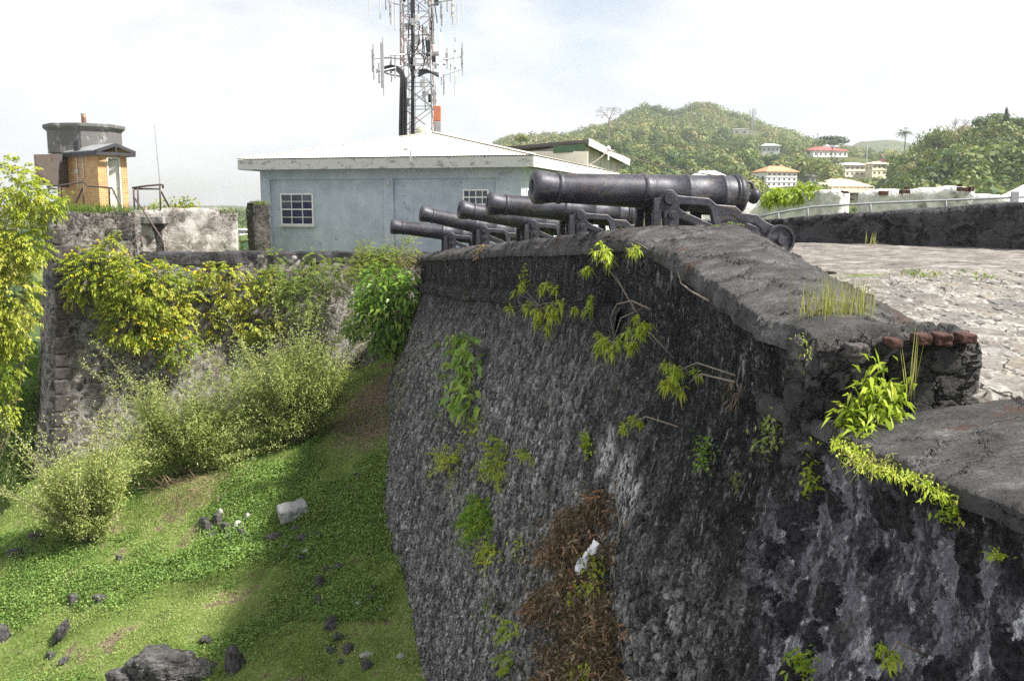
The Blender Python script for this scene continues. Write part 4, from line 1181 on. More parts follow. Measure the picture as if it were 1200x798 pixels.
m2 = MB(); dc = at(495, 157, TY - 3); m2.lathe([(0, .0), (.06, .25), (.14, .42), (.24, .55), (.22, .55), (.10, .40), (.02, .24), (-.03, 0)], Matrix.Translation(dc) @ Matrix.Rotation(R(78), 4, 'Z'), 28)
m2.tube([dc + Vector((0, .1, 0)), dc + Vector((.1, 1.4, -.2))], .05, 6)
m2.build('dish', M['dish'], tw, smooth=True)

# ================================================================== BRICK LOOKOUT WITH CONCRETE TANK
C0 = Vector((-17.16, 39.5, -.30))
bt = thing('brick_lookout', 'small yellow brick lookout with octagonal concrete cap and open white door on the bastion', 'building', C0, math.atan2(1.0, .78))
# local x runs along the door face, local y back along the long face
Lx, Ly = 1.30, 2.75; ZT_ = 2.38
mb = MB()
d0, d1, dz = .40, 1.0, 2.28
mb.box((d0 / 2, Ly / 2, ZT_ / 2), (d0, Ly, ZT_)); mb.box(((d1 + Lx) / 2, Ly / 2, ZT_ / 2), (Lx - d1, Ly, ZT_))
mb.box(((d0 + d1) / 2, Ly / 2, (dz + ZT_) / 2), (d1 - d0 - .002, Ly, ZT_ - dz)); mb.box(((d0 + d1) / 2, Ly - .4, dz / 2), (d1 - d0 - .002, .8, dz - .002))
mb.build('wall', M['brick'], bt, local=True)
mb = MB(); mb.box((d0 + .03, .04, dz / 2), (.06, .12, dz)); mb.box((d1 - .03, .04, dz / 2), (.06, .12, dz)); mb.box(((d0 + d1) / 2, .04, dz - .03), (d1 - d0 - .12, .12, .06)); 
df = mb.build('door_frame', M['offwhite'], bt, local=True)
mb = MB(); mb.box(((d0 + d1) / 2 + .09, .22, dz / 2 - .03), (.40, .045, dz - .1), rz=R(-28))
dr = mb.build('door', M['offwhite'], bt, local=True)
mb = MB(); mb.tube([(.86, .06, 1.05), (.86, .02, 1.05), (.80, .0, 1.05)], .018, 6); mb.build('handle', M['galv'], dr, local=True)
# porch roof: low gable
mb = MB(); ex = .22
for sgn in (-1, 1):
    xe, xr = (Lx / 2 + sgn * (Lx / 2 + ex)), Lx / 2
    V = [(xe, -.35, ZT_ + .16), (xr, -.35, ZT_ + .46), (xr, Ly + .1, ZT_ + .46), (xe, Ly + .1, ZT_ + .16)]
    mb.add(V + [(x, y, z - .05) for x, y, z in V], [(0, 1, 2, 3), (7, 6, 5, 4), (0, 4, 5, 1), (1, 5, 6, 2), (2, 6, 7, 3), (3, 7, 4, 0)])
mb.build('porch_roof', M['galv'], bt, local=True)
mb = MB()
for y in (-.33,):
    mb.bar((-ex, y, ZT_ + .10), (Lx / 2, y, ZT_ + .40), .07, .13); mb.bar((Lx + ex, y, ZT_ + .10), (Lx / 2, y, ZT_ + .40), .07, .13)
    mb.bar((-ex, y, ZT_ + .02), (Lx + ex, y, ZT_ + .02), .07, .13); mb.bar((Lx / 2, y, ZT_ + .06), (Lx / 2, y, ZT_ + .36), .06, .06)
for xx in (-ex + .03, Lx + ex - .03): mb.bar((xx, -.33, ZT_ + .03), (xx, Ly, ZT_ + .03), .07, .18)
mb.build('roof_truss', M['darkwood'], bt, local=True)
# drum and octagonal cap
mi = Matrix.Rotation(-math.atan2(1.0, .78), 3, 'Z')
tc = mi @ (Vector((at(100, 170, 42.2).x, 42.2, 0)) - Vector((C0.x, C0.y, 0)))
zc = at(100, 181, 42.2).z - C0.z; zd = at(100, 154.5, 42.2).z - C0.z; ze = at(100, 147.5, 42.2).z - C0.z
def octo(r, ph=.2): return [(tc.x + r * math.cos(ph + k * math.pi / 4), tc.y + r * math.sin(ph + k * math.pi / 4)) for k in range(8)]
mb = MB(); mb.prism(octo(1.12), 0, zc); mb.build('brick_drum', M['brick'], bt, local=True)
mb = MB(); mb.prism(octo(1.52), zc, zd); tk = mb.build('concrete_tank', M['oldconcrete'], bt, local=True, bevel=.02)
mb = MB()
r0, r1 = octo(1.53), octo(1.68)
V = [(x, y, zd - .02) for x, y in r0] + [(x, y, zd + .12) for x, y in r1] + [(x, y, ze) for x, y in r1]
mb.add(V, [(k, (k + 1) % 8, 8 + (k + 1) % 8, 8 + k) for k in range(8)] + [(8 + k, 8 + (k + 1) % 8, 16 + (k + 1) % 8, 16 + k) for k in range(8)] + [tuple(range(16, 24)), tuple(range(8))[::-1]])
mb.build('tank_rim', M['oldconcrete'], tk, local=True, bevel=.02)
mb = MB(); mb.tube([(tc.x, tc.y, ze - .05), (tc.x, tc.y, ze + .52)], .10, 12); mb.build('stack_pipe', M['rust'], bt, local=True)
# conduit on the long face (local x = 0 side)
mb = MB(); xx = -.03
mb.tube([(xx, 1.62, 1.0), (xx, 1.62, 2.42), (xx, 1.72, 2.50), (xx, 1.78, 2.40)], .028, 8)
mb.tube([(xx, 1.62, 1.36), (xx, 1.25, 1.36), (xx, 1.12, 1.42), (xx, 1.10, 1.6), (xx, 1.10, 2.35), (xx, 1.25, 2.5)], .028, 8)
mb.lathe([(-.03, 0), (-.03, .11), (.03, .11), (.05, .09), (.05, 0)], Matrix.Translation((xx - .02, 1.62, 1.72)) @ Matrix.Rotation(math.pi, 4, 'Z'), 16)
mb.build('conduit', M['conduit'], bt, local=True)
mb = MB(); mb.box((-.12, 1.35, 2.78), (.1, .4, .42)); mb.build('vent_box', M['darkwood'], bt, local=True)

# rusty tank of sheets left of the lookout
a = at(42, 217, 40.6); b = at(67, 217, 40.2); c = at(84, 217, 41.2)
zt = at(60, 181, 40.4).z
rt_ = thing('sheet_metal_tank', 'rust streaked sheet metal tank standing left of the brick lookout', 'tank', (b.x, b.y, a.z))
m2 = MB(); m2.add([(a.x, a.y, a.z), (b.x, b.y, a.z), (b.x, b.y, zt), (a.x, a.y, zt), (a.x + .1, a.y + .4, a.z), (b.x, b.y + .4, a.z), (b.x, b.y + .4, zt), (a.x + .1, a.y + .4, zt)], [(0, 1, 2, 3), (7, 6, 5, 4), (2, 6, 7, 3), (0, 4, 5, 1), (3, 7, 4, 0)])
m2.build('light_panel', M['rust'], rt_)
m2 = MB(); m2.add([(b.x, b.y, a.z - .1), (c.x, c.y, a.z - .1), (c.x, c.y, zt + .02), (b.x, b.y, zt + .02), (b.x, b.y + .4, a.z - .1), (c.x, c.y + .4, a.z - .1), (c.x, c.y + .4, zt + .02), (b.x, b.y + .4, zt + .02)], [(0, 1, 2, 3), (7, 6, 5, 4), (2, 6, 7, 3), (0, 4, 5, 1), (1, 5, 6, 2)])
m2.build('dark_panel', M['darksheet'], rt_)
m2 = MB()
for p in (a, c): m2.bar((p.x, p.y + .2, -.4), (p.x, p.y + .2, a.z), .12)
m2.bar((b.x, b.y + .2, -.4), (b.x, b.y + .2, a.z), .12)
m2.build('leg', M['rail'], rt_)

# ================================================================== RAILS
def railing(name, label, lines, r, mat, base, cat='railing', group=None):
    t = thing(name, label, cat, base, 0, group)
    for nm, pts in lines:
        m2 = MB(); m2.tube(pts, r, 8); m2.build(nm, mat, t, smooth=True)
    return t
P = lambda px, py, Y: at(px, py, Y)
railing('handrail', 'brown pipe handrail along the bastion top in front of the brick lookout',
        [('top_rail', [P(55, 219, 37), P(75, 217, 37), P(97, 213.5, 37), P(100, 214.5, 37), P(103, 218, 37), P(131, 220.5, 37), P(133, 224, 36.8), P(141, 241, 36)]),
         ('post', [P(70, 218, 37), P(71, 248, 37)]), ('post', [P(97.5, 214, 37), P(98.5, 246, 37)]), ('post', [P(128, 220.5, 37), P(128.5, 244, 37)]), ('brace', [P(97, 220, 37), P(88, 240, 37.6)]), ('mid_rail', [P(56, 221, 37.4), P(69, 221.5, 37.4)])],
        .035, M['rail'], tuple(P(97, 246, 37)))
railing('handrail', 'rusty steel handrail with sloping stair braces beside the small concrete landing',
        [('top_rail', [P(155, 220.5, 34.5), P(172, 218, 34.5), P(189, 216.5, 34.5), P(191, 217, 34.6), P(191, 221, 34.6)]), ('mid_rail', [P(157, 221.5, 34.6), P(188, 221.5, 34.6)]),
         ('post', [P(156.5, 220.5, 34.5), P(158, 252, 34.5)]), ('post', [P(161.5, 220.3, 34.5), P(162.3, 251, 34.5)]), ('post', [P(187.3, 217, 34.5), P(188.5, 252, 34.5)]),
         ('stair_rail', [P(157, 223, 34.2), P(157, 231, 34.2), P(189, 279, 33), P(191, 284, 33), P(191.5, 294, 33)]), ('stair_rail', [P(155, 262, 33.4), P(165, 278, 33), P(166, 290, 33)]), ('brace', [P(189, 225, 34.6), P(200, 246, 35.5)])],
        .035, M['rail'], tuple(P(172, 254, 34.5)))
t = thing('concrete_landing', 'small grey concrete slab landing with a short rusty pipe stub between the ruined walls', 'slab', tuple(P(172, 262, 34.3)))
a = P(154, 254, 34.0); b = P(191, 254, 34.0)
m2 = MB(); m2.box(((a.x + b.x) / 2, 34.5, a.z - .13), (b.x - a.x, 1.0, .26)); m2.build('slab', M['oldconcrete'], t, bevel=.02)
m2 = MB(); m2.box(((a.x + b.x) / 2, 34.6, a.z - 1.1), (b.x - a.x - .5, .5, 1.66)); m2.build('support', M['pillar'], t)
m2 = MB(); q = P(170.5, 252, 34.6); m2.tube([(q.x, q.y, q.z), (q.x, q.y, q.z + .28)], .085, 10); m2.build('pipe_stub', M['rust'], t)
m2 = MB(); q = P(187.5, 216, 34.9); m2.tube([(q.x, q.y, -.3), (q.x - .01, q.y, 1.0), (q.x - .09, q.y, zrow(147, 34.9))], [.02, .018, .010], 6)
o = m2.build('whip_aerial', M['galv'], None); me = o.data; off = Vector((q.x, q.y, -.3)); me.transform(Matrix.Translation(-off)); o.location = off
tag(o, 'thin tall whip aerial standing by the rusty rail, alone against the sky', 'aerial')
RY = 20.5
railing('handrail', 'pale galvanised handrail rising to the right in front of the white ruins',
        [('top_rail', [P(884, 256, RY), P(905, 250.5, RY), P(953, 242.5, RY), P(1020, 238.5, RY), P(1106, 235, RY), P(1200, 231, RY), P(1300, 227, RY)])] +
        [('post', [P(px, py, RY), P(px + .3, py + 24, RY)]) for px, py in ((912, 249), (946.5, 243.5), (1020, 238.5), (1108.5, 235), (1188.5, 231.5))], .024, M['railgrey'], tuple(P(1020, 262, RY)))
m2 = MB(); q = P(1188.5, 236, RY); m2.box((q.x, q.y - .01, q.z), (.16, .05, .42)); 
o = m2.build('bracket_plate', M['galv'], None); o.data.transform(Matrix.Translation(-q)); o.location = q
tag(o, 'small pale steel plate fixed to the rail post nearest the white roof edge', 'bracket')

# white roof edge at the right border
q = P(1165, 234, 23.5)
wr = thing('white_hut', 'low hut at the right border showing only its sloping white roof', 'hut', (q.x + 1.5, q.y + 1, -1.2))
a = P(1163, 234.5, 23); b = P(1203, 215, 24.5); V = [a, a + Vector((2.6, .3, .0)), b + Vector((2.6, 1.0, .1)), b]
m2 = MB(); V2 = [v + Vector((0, 0, -.10)) for v in V]; m2.add(V + V2, [(0, 1, 2, 3), (7, 6, 5, 4), (0, 4, 5, 1), (1, 5, 6, 2), (2, 6, 7, 3), (3, 7, 4, 0)]); m2.build('roof', M['white'], wr)
m2 = MB(); m2.box((a.x + 2.0, a.y + 1.2, -.55), (3.0, 1.6, 1.35)); m2.build('wall', M['boards'], wr)

# overhead wires
def wire(label, p, q, sag, r, n=24):
    pts = [p.lerp(q, k / n) + Vector((0, 0, -sag * 4 * (k / n) * (1 - k / n))) for k in range(n + 1)]
    m2 = MB(); m2.tube(pts, r, 6); o = m2.build('overhead_cable', M['twig'], None); o.data.transform(Matrix.Translation(-p)); o.location = p
    return tag(o, label, 'cable')
pin = at(713, 176, 57)
wire('slack pale cable running from the shed gable down behind the nearest gun barrel', pin, at(875, 210, 46), .25, .035)
wire('short cable from the shed gable sloping down to the blue building eave', pin, at(690, 193, 52), .1, .035)
m2 = MB(); m2.tube([pin + Vector((0, 0, -.6)), pin + Vector((0, 0, .1))], .05, 8); m2.lathe([(0, 0), (0, .09), (.1, .13), (.2, .09), (.26, .0)], Matrix.Translation(pin) @ Matrix.Rotation(R(-90), 4, 'Y'), 12)
m2.build('insulator', M['white'], sh)

# ================================================================== HILLSIDE HOUSES
def house(name, label, px0, px1, rb, re, rr, Y, storeys, wallm, roofm, yaw=0, nwin=6, depth=.65, hip=.5, gallery=False, cat='house', group=None):
    a, b = at(px0, re, Y), at(px1, re, Y); W = b.x - a.x
    zb = zrow(rb, Y); ze_ = zrow(re, Y); zr_ = zrow(rr, Y)
    t = thing(name, label, cat, ((a.x + b.x) / 2, Y, zb), R(yaw), group)
    D = W * depth; H = ze_ - zb
    ov = .7
    m2 = MB(); m2.box((0, D / 2, H / 2 - 1.5), (W, D, H + 3.0)); w = m2.build('wall', wallm, t, local=True)
    rz_ = zr_ - ze_; ins = D / 2 * hip * 2
    m2 = MB(); x0, x1 = -W / 2 - ov, W / 2 + ov; y0, y1 = -ov, D + ov
    e = [(x0, y0, H), (x1, y0, H), (x1, y1, H), (x0, y1, H)]
    e2 = [(x, y, H + .25) for x, y, z in e]; rd = [(x0 + ins, D / 2, H + .25 + rz_), (x1 - ins, D / 2, H + .25 + rz_)]
    m2.add(e + e2 + rd, [(3, 2, 1, 0), (0, 1, 5, 4), (1, 2, 6, 5), (2, 3, 7, 6), (3, 0, 4, 7), (4, 5, 9, 8), (5, 6, 9), (6, 7, 8, 9), (7, 4, 8)])
    m2.build('roof', roofm, t, local=True)
    sh_ = H / storeys
    for s in range(storeys):
        for k in range(nwin):
            xx = -W / 2 + W * (k + .5) / nwin
            ww = W / nwin * (.36 if not gallery else .55); hh = sh_ * (.36 if not (gallery and s == storeys - 1) else .5)
            z = sh_ * (s + .52)
            m2 = MB(); m2.box((xx, -.03, z), (ww, .14, hh)); f = m2.build('window', M['housewindow'], t, local=True)
    for k in range(2):
        m2 = MB(); m2.box((-W / 2 - .02, D * (.3 + .4 * k), H * .65), (.12, D * .14, sh_ * .45)); m2.build('window', M['housewindow'], t, local=True)
    if gallery:
        m2 = MB(); m2.box((0, -1.0, sh_ * (storeys - 1) - .1), (W + .6, 2.0, .35)); 
        m2.box((0, -1.9, sh_ * (storeys - 1) + .55), (W + .6, .12, .95)); 
        for k in range(nwin + 1): m2.box((-W / 2 + W * k / nwin, -1.88, sh_ * (storeys - .5)), (.3, .2, sh_ * 1.02))
        m2.build('balcony', wallm, t, local=True)
    else:
        m2 = MB()
        for s in range(1, storeys): m2.box((0, -.05, sh_ * s), (W + .1, .25, .3))
        if storeys > 1: m2.build('floor_band', wallm, t, local=True)
    return t
house('villa', 'white hillside house with pale green white roof just above the nearest gun barrel', 814, 849, 214, 207, 200.5, 330, 1, M['housemint'], M['white'], nwin=5)
house('villa', 'three storey white house with orange tiled hip roof on the slope', 896, 937, 219, 202, 195, 345, 3, M['housewhite'], M['tile_orange'], nwin=6, yaw=18)
house('villa', 'large cream house with broad tan roof and balcony, lowest of the hillside houses', 966, 1024, 237, 219, 210.5, 290, 3, M['housecream'], M['tile_tan'], nwin=6, gallery=True, yaw=18)
house('villa', 'long low white house with red roof near the hill saddle', 950, 997, 185, 177, 172, 560, 1, M['housewhite'], M['tile_red'], nwin=7, yaw=18)
house('villa', 'small grey roofed upper storey standing behind the red roofed house', 966, 983, 176, 172.5, 169.5, 590, 1, M['housecream'], M['conduit'], nwin=4)
house('villa', 'cream two storey house with stepped white roofs right of the tan roofed house', 988, 1022, 207, 194, 191, 420, 2, M['housecream'], M['offwhite'], nwin=5, yaw=18)
house('villa', 'pale yellow wing with flat roof adjoining the cream stepped house', 1021, 1041, 206, 192.5, 190.5, 415, 2, M['houseyellow'], M['housecream'], nwin=3, yaw=18)
house('villa', 'small grey bungalow with pale green roof among dark trees below the far mast', 893, 914, 179, 171.5, 168.5, 540, 1, M['conduit'], M['tile_green'], nwin=4)
house('villa', 'plain white block building at the foot of the far hilltop mast', 859, 877, 159, 151.8, 151.0, 760, 1, M['offwhite'], M['offwhite'], nwin=2)
house('villa', 'tiny white house with pale roof low on the double peaked hill', 818, 840, 157, 154, 152, 800, 1, M['housewhite'], M['offwhite'], nwin=4)
house('villa', 'small white gable showing between the orange roof house and the lowest cream house', 933, 947, 196, 192.5, 190.5, 440, 1, M['housewhite'], M['white'], nwin=2, yaw=18)
house('villa', 'little white shack with dark roof right of the orange tiled house', 944, 956, 214, 208, 205.5, 340, 1, M['housewhite'], M['darksheet'], nwin=2)
house('apartment_block', 'yellow apartment block seen through the gap between ruined wall and dark pier', 279, 303, 303, 279, 276, 150, 3, M['houseyellow'], M['housewhite'], nwin=3)
house('apartment_block', 'white flat block behind the yellow apartment block in the gap', 277, 286, 285, 270, 269.5, 190, 2, M['housewhite'], M['housewhite'], nwin=2)
house('villa', 'small white house with pinkish red roof far below the left tree', -6, 18, 412, 402, 396, 140, 1, M['housewhite'], M['tile_red'], nwin=4)
# far mast on the hill and light poles
fm = thing('hilltop_mast', 'thin pale lattice mast on the far hill above the houses', 'mast', tuple(at(882, 158, 760)))
b = at(882, 158, 760); m2 = MB()
top = zrow(127.5, 760)
for sx, sy in ((-1, -1), (1, -1), (0, 1)): m2.bar((b.x + sx * 1.3, 760 + sy * 1.3, b.z - 3), (b.x + sx * .8, 760 + sy * .8, top), .35)
for k in range(12):
    z = b.z + (top - b.z) * k / 12; m2.bar((b.x - 1.2, 759, z), (b.x + 1.2, 759, z + 1.6), .25)
m2.build('lattice', M['mastsilver'], fm)
m2 = MB()
for dx in (-2.6, 2.4): m2.box((b.x + dx, 760, top - 3), (.7, .7, 4)); m2.bar((b.x + dx, 760, top - 3), (b.x, 760, top - 3), .3)
m2.build('antenna_panel', M['offwhite'], fm)
for px, p0, p1, Y, lab in ((958.5, 156, 190, 520, 'utility pole in front of the red roofed house'), (1048.5, 173, 190, 410, 'utility pole near the silvery palm'), (909, 190, 209, 400, 'utility pole above the orange roofed house'), (1016, 170, 186, 480, 'utility pole right of the red roofed house')):
    a, b = at(px, p0, Y), at(px, p1, Y); m2 = MB(); m2.tube([b + Vector((0, 0, -4)), a], .28, 6); m2.bar(a + Vector((-1, 0, -.8)), a + Vector((1, 0, -.8)), .2)
    o = m2.build('utility_pole', M['conduit'], None); o.data.transform(Matrix.Translation(-b)); o.location = b; tag(o, lab, 'pole')
# ================================================================== FOLIAGE TOOLS
def unit(v): return v / (np.linalg.norm(v, axis=-1, keepdims=True) + 1e-9)
def rnd_dir(n): return unit(rng.normal(size=(n, 3)))
UP = np.array([0, 0, 1.0])

class Fol:
    def __init__(s): s.V = []; s.T = []
    def leaves(s, Pn, D, L, W, tint, droop=.15, nrm=None, fold=.12):
        """one folded diamond leaf per row: base point, direction, length, width"""
        n = len(Pn); D = unit(D)
        N = nrm if nrm is not None else unit(rnd_dir(n) * .7 + UP)
        S = unit(np.cross(D, N)); N = unit(np.cross(S, D))
        L = np.broadcast_to(np.asarray(L, float), (n,))[:, None]; W = np.broadcast_to(np.asarray(W, float), (n,))[:, None]
        mid = Pn + D * L * .45
        tip = Pn + D * L - UP * L * droop
        A = np.stack([Pn, mid + S * W / 2 + N * W * fold, tip, mid - S * W / 2 + N * W * fold], 1)
        s.V.append(A.reshape(-1, 3)); s.T.append(np.repeat(np.clip(tint, 0, 1), 4))
        return s
    def quads(s, Pn, N, size, tint, aspect=.75):
        """rough leaf clumps, one quad each, facing N"""
        n = len(Pn); N = unit(N); r = rnd_dir(n)
        S = unit(np.cross(N, r)); T = np.cross(N, S)
        size = np.broadcast_to(np.asarray(size, float), (n,))[:, None]
        A = np.stack([Pn - S * size * .5, Pn - T * size * .5 * aspect, Pn + S * size * .5, Pn + T * size * .5 * aspect], 1)
        s.V.append(A.reshape(-1, 3)); s.T.append(np.repeat(np.clip(tint, 0, 1), 4))
        return s
    def pinnate(s, Pn, D, L, nl, ll, lw, tint, droop=.5, spread=.9, jit=.15):
        """compound leaves: nl pairs of leaflets along each drooping midrib"""
        n = len(Pn); D = unit(D); S = unit(np.cross(D, UP + rnd_dir(n) * .2))
        L = np.broadcast_to(np.asarray(L, float), (n,))[:, None]
        for j in range(nl):
            t = (j + .7) / nl
            B = Pn + D * L * t - UP * L * droop * t * t
            dd = unit(D - UP * droop * 2 * t)
            for sg in (-1, 1):
                dl = unit(S * sg * spread + dd * .6 - UP * .25 + rnd_dir(n) * jit)
                s.leaves(B, dl, ll * (1 - .3 * abs(t - .5)), lw, tint + rng.normal(0, .07, n), .25)
        B = Pn + D * L - UP * L * droop
        s.leaves(B, unit(D - UP * droop * 2), ll, lw, tint + rng.normal(0, .07, n), .25)
        return s
    def build(s, name, mat, parent=None, local=False):
        V = np.concatenate(s.V); F = np.arange(len(V)).reshape(-1, 4)
        return npmesh(name, V, F, mat, parent, False, np.concatenate(s.T), local)

def blob_pts(blobs, n, shell=.55):
    """points through ellipsoids (centre, radii): mostly towards the shell; returns points and outward directions"""
    w = np.array([b[1][0] * b[1][1] + b[1][1] * b[1][2] + b[1][0] * b[1][2] for b in blobs], float); w /= w.sum()
    k = rng.choice(len(blobs), n, p=w)
    C = np.array([b[0] for b in blobs], float)[k]; Rr = np.array([b[1] for b in blobs], float)[k]
    d = rnd_dir(n); r = 1 - shell * rng.random(n) ** 1.6
    return C + d * Rr * r[:, None], d, k

def V3(v): return np.array([v.x, v.y, v.z])

# ================================================================== PLANTS OF THE LEFT SIDE
def px_blob(px, py, Y, rw, rh, rd): 
    c = at(px, py, Y); return (V3(c), (rw / FPX * Y, rd, rh / FPX * Y))

def limbs(mb, base, tips, r0, bow=.15):
    base = Vector(base)
    for t in tips:
        t = Vector(t); m = base.lerp(t, .5) + Vector((rng.uniform(-1, 1), rng.uniform(-1, 1), rng.uniform(.2, 1))) * (t - base).length * bow
        mb.tube([base, base.lerp(m, .55), m, m.lerp(t, .55), t], [r0, r0 * .8, r0 * .55, r0 * .4, r0 * .15], 6)

def tecoma(name, label, blobs, n, base, flowers=0, mat='tecoma', ll=.125, lw=.052, hang=.36, cat='shrub', tone=.5, nl=4, L=.26, group=None, limb=7):
    t = thing(name, label, cat, base, 0, group)
    P_, d, k = blob_pts(blobs, n)
    f = Fol()
    bt_ = rng.normal(0, .10, len(blobs))[k]
    dirs = unit(d * .9 + np.array([0, -.25, -.1]) + rnd_dir(n) * .5)
    clump = fbm(P_ * 1.8, 3, 7) * .25
    f.pinnate(P_, dirs, L * rng.uniform(.7, 1.2, n), nl, ll, lw, tone + bt_ + clump + rng.normal(0, .12, n), hang)
    f.build('foliage', LM[mat], t)
    if flowers:
        Pf, df, _ = blob_pts(blobs, flowers, .15)
        sel = df[:, 1] < .4; Pf, df = Pf[sel], df[sel]
        ff = Fol()
        for j in range(5):
            ff.leaves(Pf + df * .08 + np.array([0, -.06, 0]), unit(rnd_dir(len(Pf)) + df), .085, .07, rng.random(len(Pf)), .1)
        ff.build('blossom', LM['yellow'], t)
    mb = MB(); idx = rng.choice(n, limb)
    limbs(mb, base, [P_[i] for i in idx], .03)
    mb.build('stem', M['bark'], t, smooth=True)
    return t

# tall tree at the left border
Yt = 27.5
tb = at(-40, 640, Yt)
tecoma('leafy_tree', 'tall yellow green drooping tree at the left border before the bastion corner',
       [px_blob(8, 215, Yt, 36, 28, .9), px_blob(38, 235, Yt, 24, 24, .6), px_blob(-8, 290, Yt, 36, 44, .9), px_blob(26, 285, Yt, 26, 30, .6), px_blob(18, 350, Yt, 22, 34, .6), px_blob(-18, 380, Yt, 36, 40, .8),
        px_blob(2, 430, Yt, 22, 24, .5), px_blob(56, 238, Yt, 14, 12, .3), px_blob(-60, 330, Yt, 60, 120, 1.2), px_blob(10, 395, Yt, 20, 20, .5), px_blob(-4, 480, Yt, 16, 20, .5)],
       2700, tuple(tb), 0, ll=.13, lw=.055, hang=.38, cat='tree', tone=.56, nl=4, L=.30, limb=16)
# darker creeper below it on the flank
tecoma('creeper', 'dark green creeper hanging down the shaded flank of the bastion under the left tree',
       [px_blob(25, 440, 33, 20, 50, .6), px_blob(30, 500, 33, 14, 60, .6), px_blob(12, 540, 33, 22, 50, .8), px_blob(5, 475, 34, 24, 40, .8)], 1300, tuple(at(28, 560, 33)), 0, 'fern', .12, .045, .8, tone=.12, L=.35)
# flowering shrub hanging over the curtain wall
Yc = 30.9
tecoma('flowering_shrub', 'large yellow flowering shrub spilling over the curtain wall beneath the ruined wall',
       [px_blob(118, 322, Yc, 44, 30, .6), px_blob(160, 335, Yc, 44, 36, .7), px_blob(108, 305, Yc, 28, 16, .4), px_blob(155, 375, Yc, 40, 36, .6), px_blob(195, 365, Yc + .4, 34, 40, .6), px_blob(205, 400, Yc + .4, 22, 32, .5),
        px_blob(88, 345, Yc, 12, 12, .3), px_blob(195, 322, Yc + .5, 30, 14, .45), px_blob(222, 345, Yc + 1.0, 14, 20, .4), px_blob(130, 290, Yc, 14, 12, .3)],
       1500, tuple(at(150, 345, Yc + .6)), 220, tone=.58)
tecoma('flowering_shrub', 'small yellow flowering shrub lower right of the large one on the curtain wall',
       [px_blob(250, 378, 32.4, 10, 16, .3), px_blob(295, 382, 32.6, 17, 11, .35), px_blob(318, 378, 32.8, 12, 8, .3), px_blob(276, 360, 32.6, 10, 10, .3)], 240, tuple(at(285, 372, 33)), 30, tone=.70)
tecoma('coping_shrub', 'pale yellow green shrub drooping from the coping right of the large flowering shrub',
       [px_blob(262, 322, 32.3, 28, 12, .4), px_blob(275, 345, 32.3, 22, 14, .4), px_blob(310, 335, 32.7, 18, 20, .4), px_blob(245, 318, 32, 14, 10, .3)], 210, tuple(at(275, 312, 33.2)), 50, tone=.6)
tecoma('mimosa_shrub', 'wide feathery green mimosa shrub along the coping under the blue building window',
       [px_blob(340, 325, 32.8, 40, 14, .5), px_blob(390, 320, 33.2, 40, 14, .5), px_blob(350, 350, 32.6, 30, 16, .4), px_blob(370, 300, 33.4, 10, 8, .3), px_blob(400, 335, 33, 26, 14, .4), px_blob(330, 342, 32.8, 22, 14, .4), px_blob(322, 303, 33.2, 10, 8, .3), px_blob(365, 368, 32.7, 24, 7, .3)],
       800, tuple(at(360, 315, 33.8)), 0, 'mimosa', .085, .03, .35, tone=.62, nl=6, L=.30)
tecoma('mimosa_shrub', 'upright feathery shrub in front of the farthest cannon muzzle',
       [px_blob(440, 305, 32.5, 28, 14, .4), px_blob(428, 292, 32.5, 8, 10, .25), px_blob(460, 302, 32.3, 26, 10, .35), px_blob(445, 322, 32, 30, 14, .4), px_blob(482, 285, 31.5, 5, 9, .15)],
       600, tuple(at(445, 330, 32.8)), 0, 'mimosa', .085, .03, .2, tone=.72, nl=6, L=.28)
# broad leaved fig in the corner
def bigleaf(name, label, blobs, n, base, ll, lw, mat='ficus', tone=.45, droop=.35, limb=10, r0=.03, cat='shrub', group=None, down=.35):
    t = thing(name, label, cat, base, 0, group)
    P_, d, k = blob_pts(blobs, n, .7)
    dirs = unit(d * .7 + rnd_dir(n) * .7 + np.array([-.1, -.25, -down]))
    f = Fol(); f.leaves(P_, dirs, ll * rng.uniform(.7, 1.2, n), lw * rng.uniform(.8, 1.2, n), tone + fbm(P_ * 3, 2, 3) * .25 + rng.normal(0, .16, n), droop, unit(-dirs * .2 + UP * .5 + np.array([-.3, -.6, 0]) + rnd_dir(n) * .5))
    f.build('foliage', LM[mat], t)
    mb = MB(); limbs(mb, base, [P_[i] for i in rng.choice(n, limb)], r0); mb.build('stem', M['greentwig'], t, smooth=True)
    return t
bigleaf('fig_bush', 'tall broad leaved green bush rooted in the far corner of the black wall',
        [px_blob(450, 335, 30.8, 30, 26, .6), px_blob(462, 368, 30.6, 28, 30, .6), px_blob(440, 370, 30.8, 24, 26, .6), px_blob(470, 400, 30.5, 18, 20, .4), px_blob(425, 355, 31, 14, 16, .4), px_blob(478, 340, 30.4, 12, 22, .4), px_blob(415, 385, 31, 12, 14, .3), px_blob(446, 402, 30.6, 16, 12, .4)],
        1800, tuple(at(468, 425, 31)), .24, .11, tone=.48, limb=22, r0=.035)
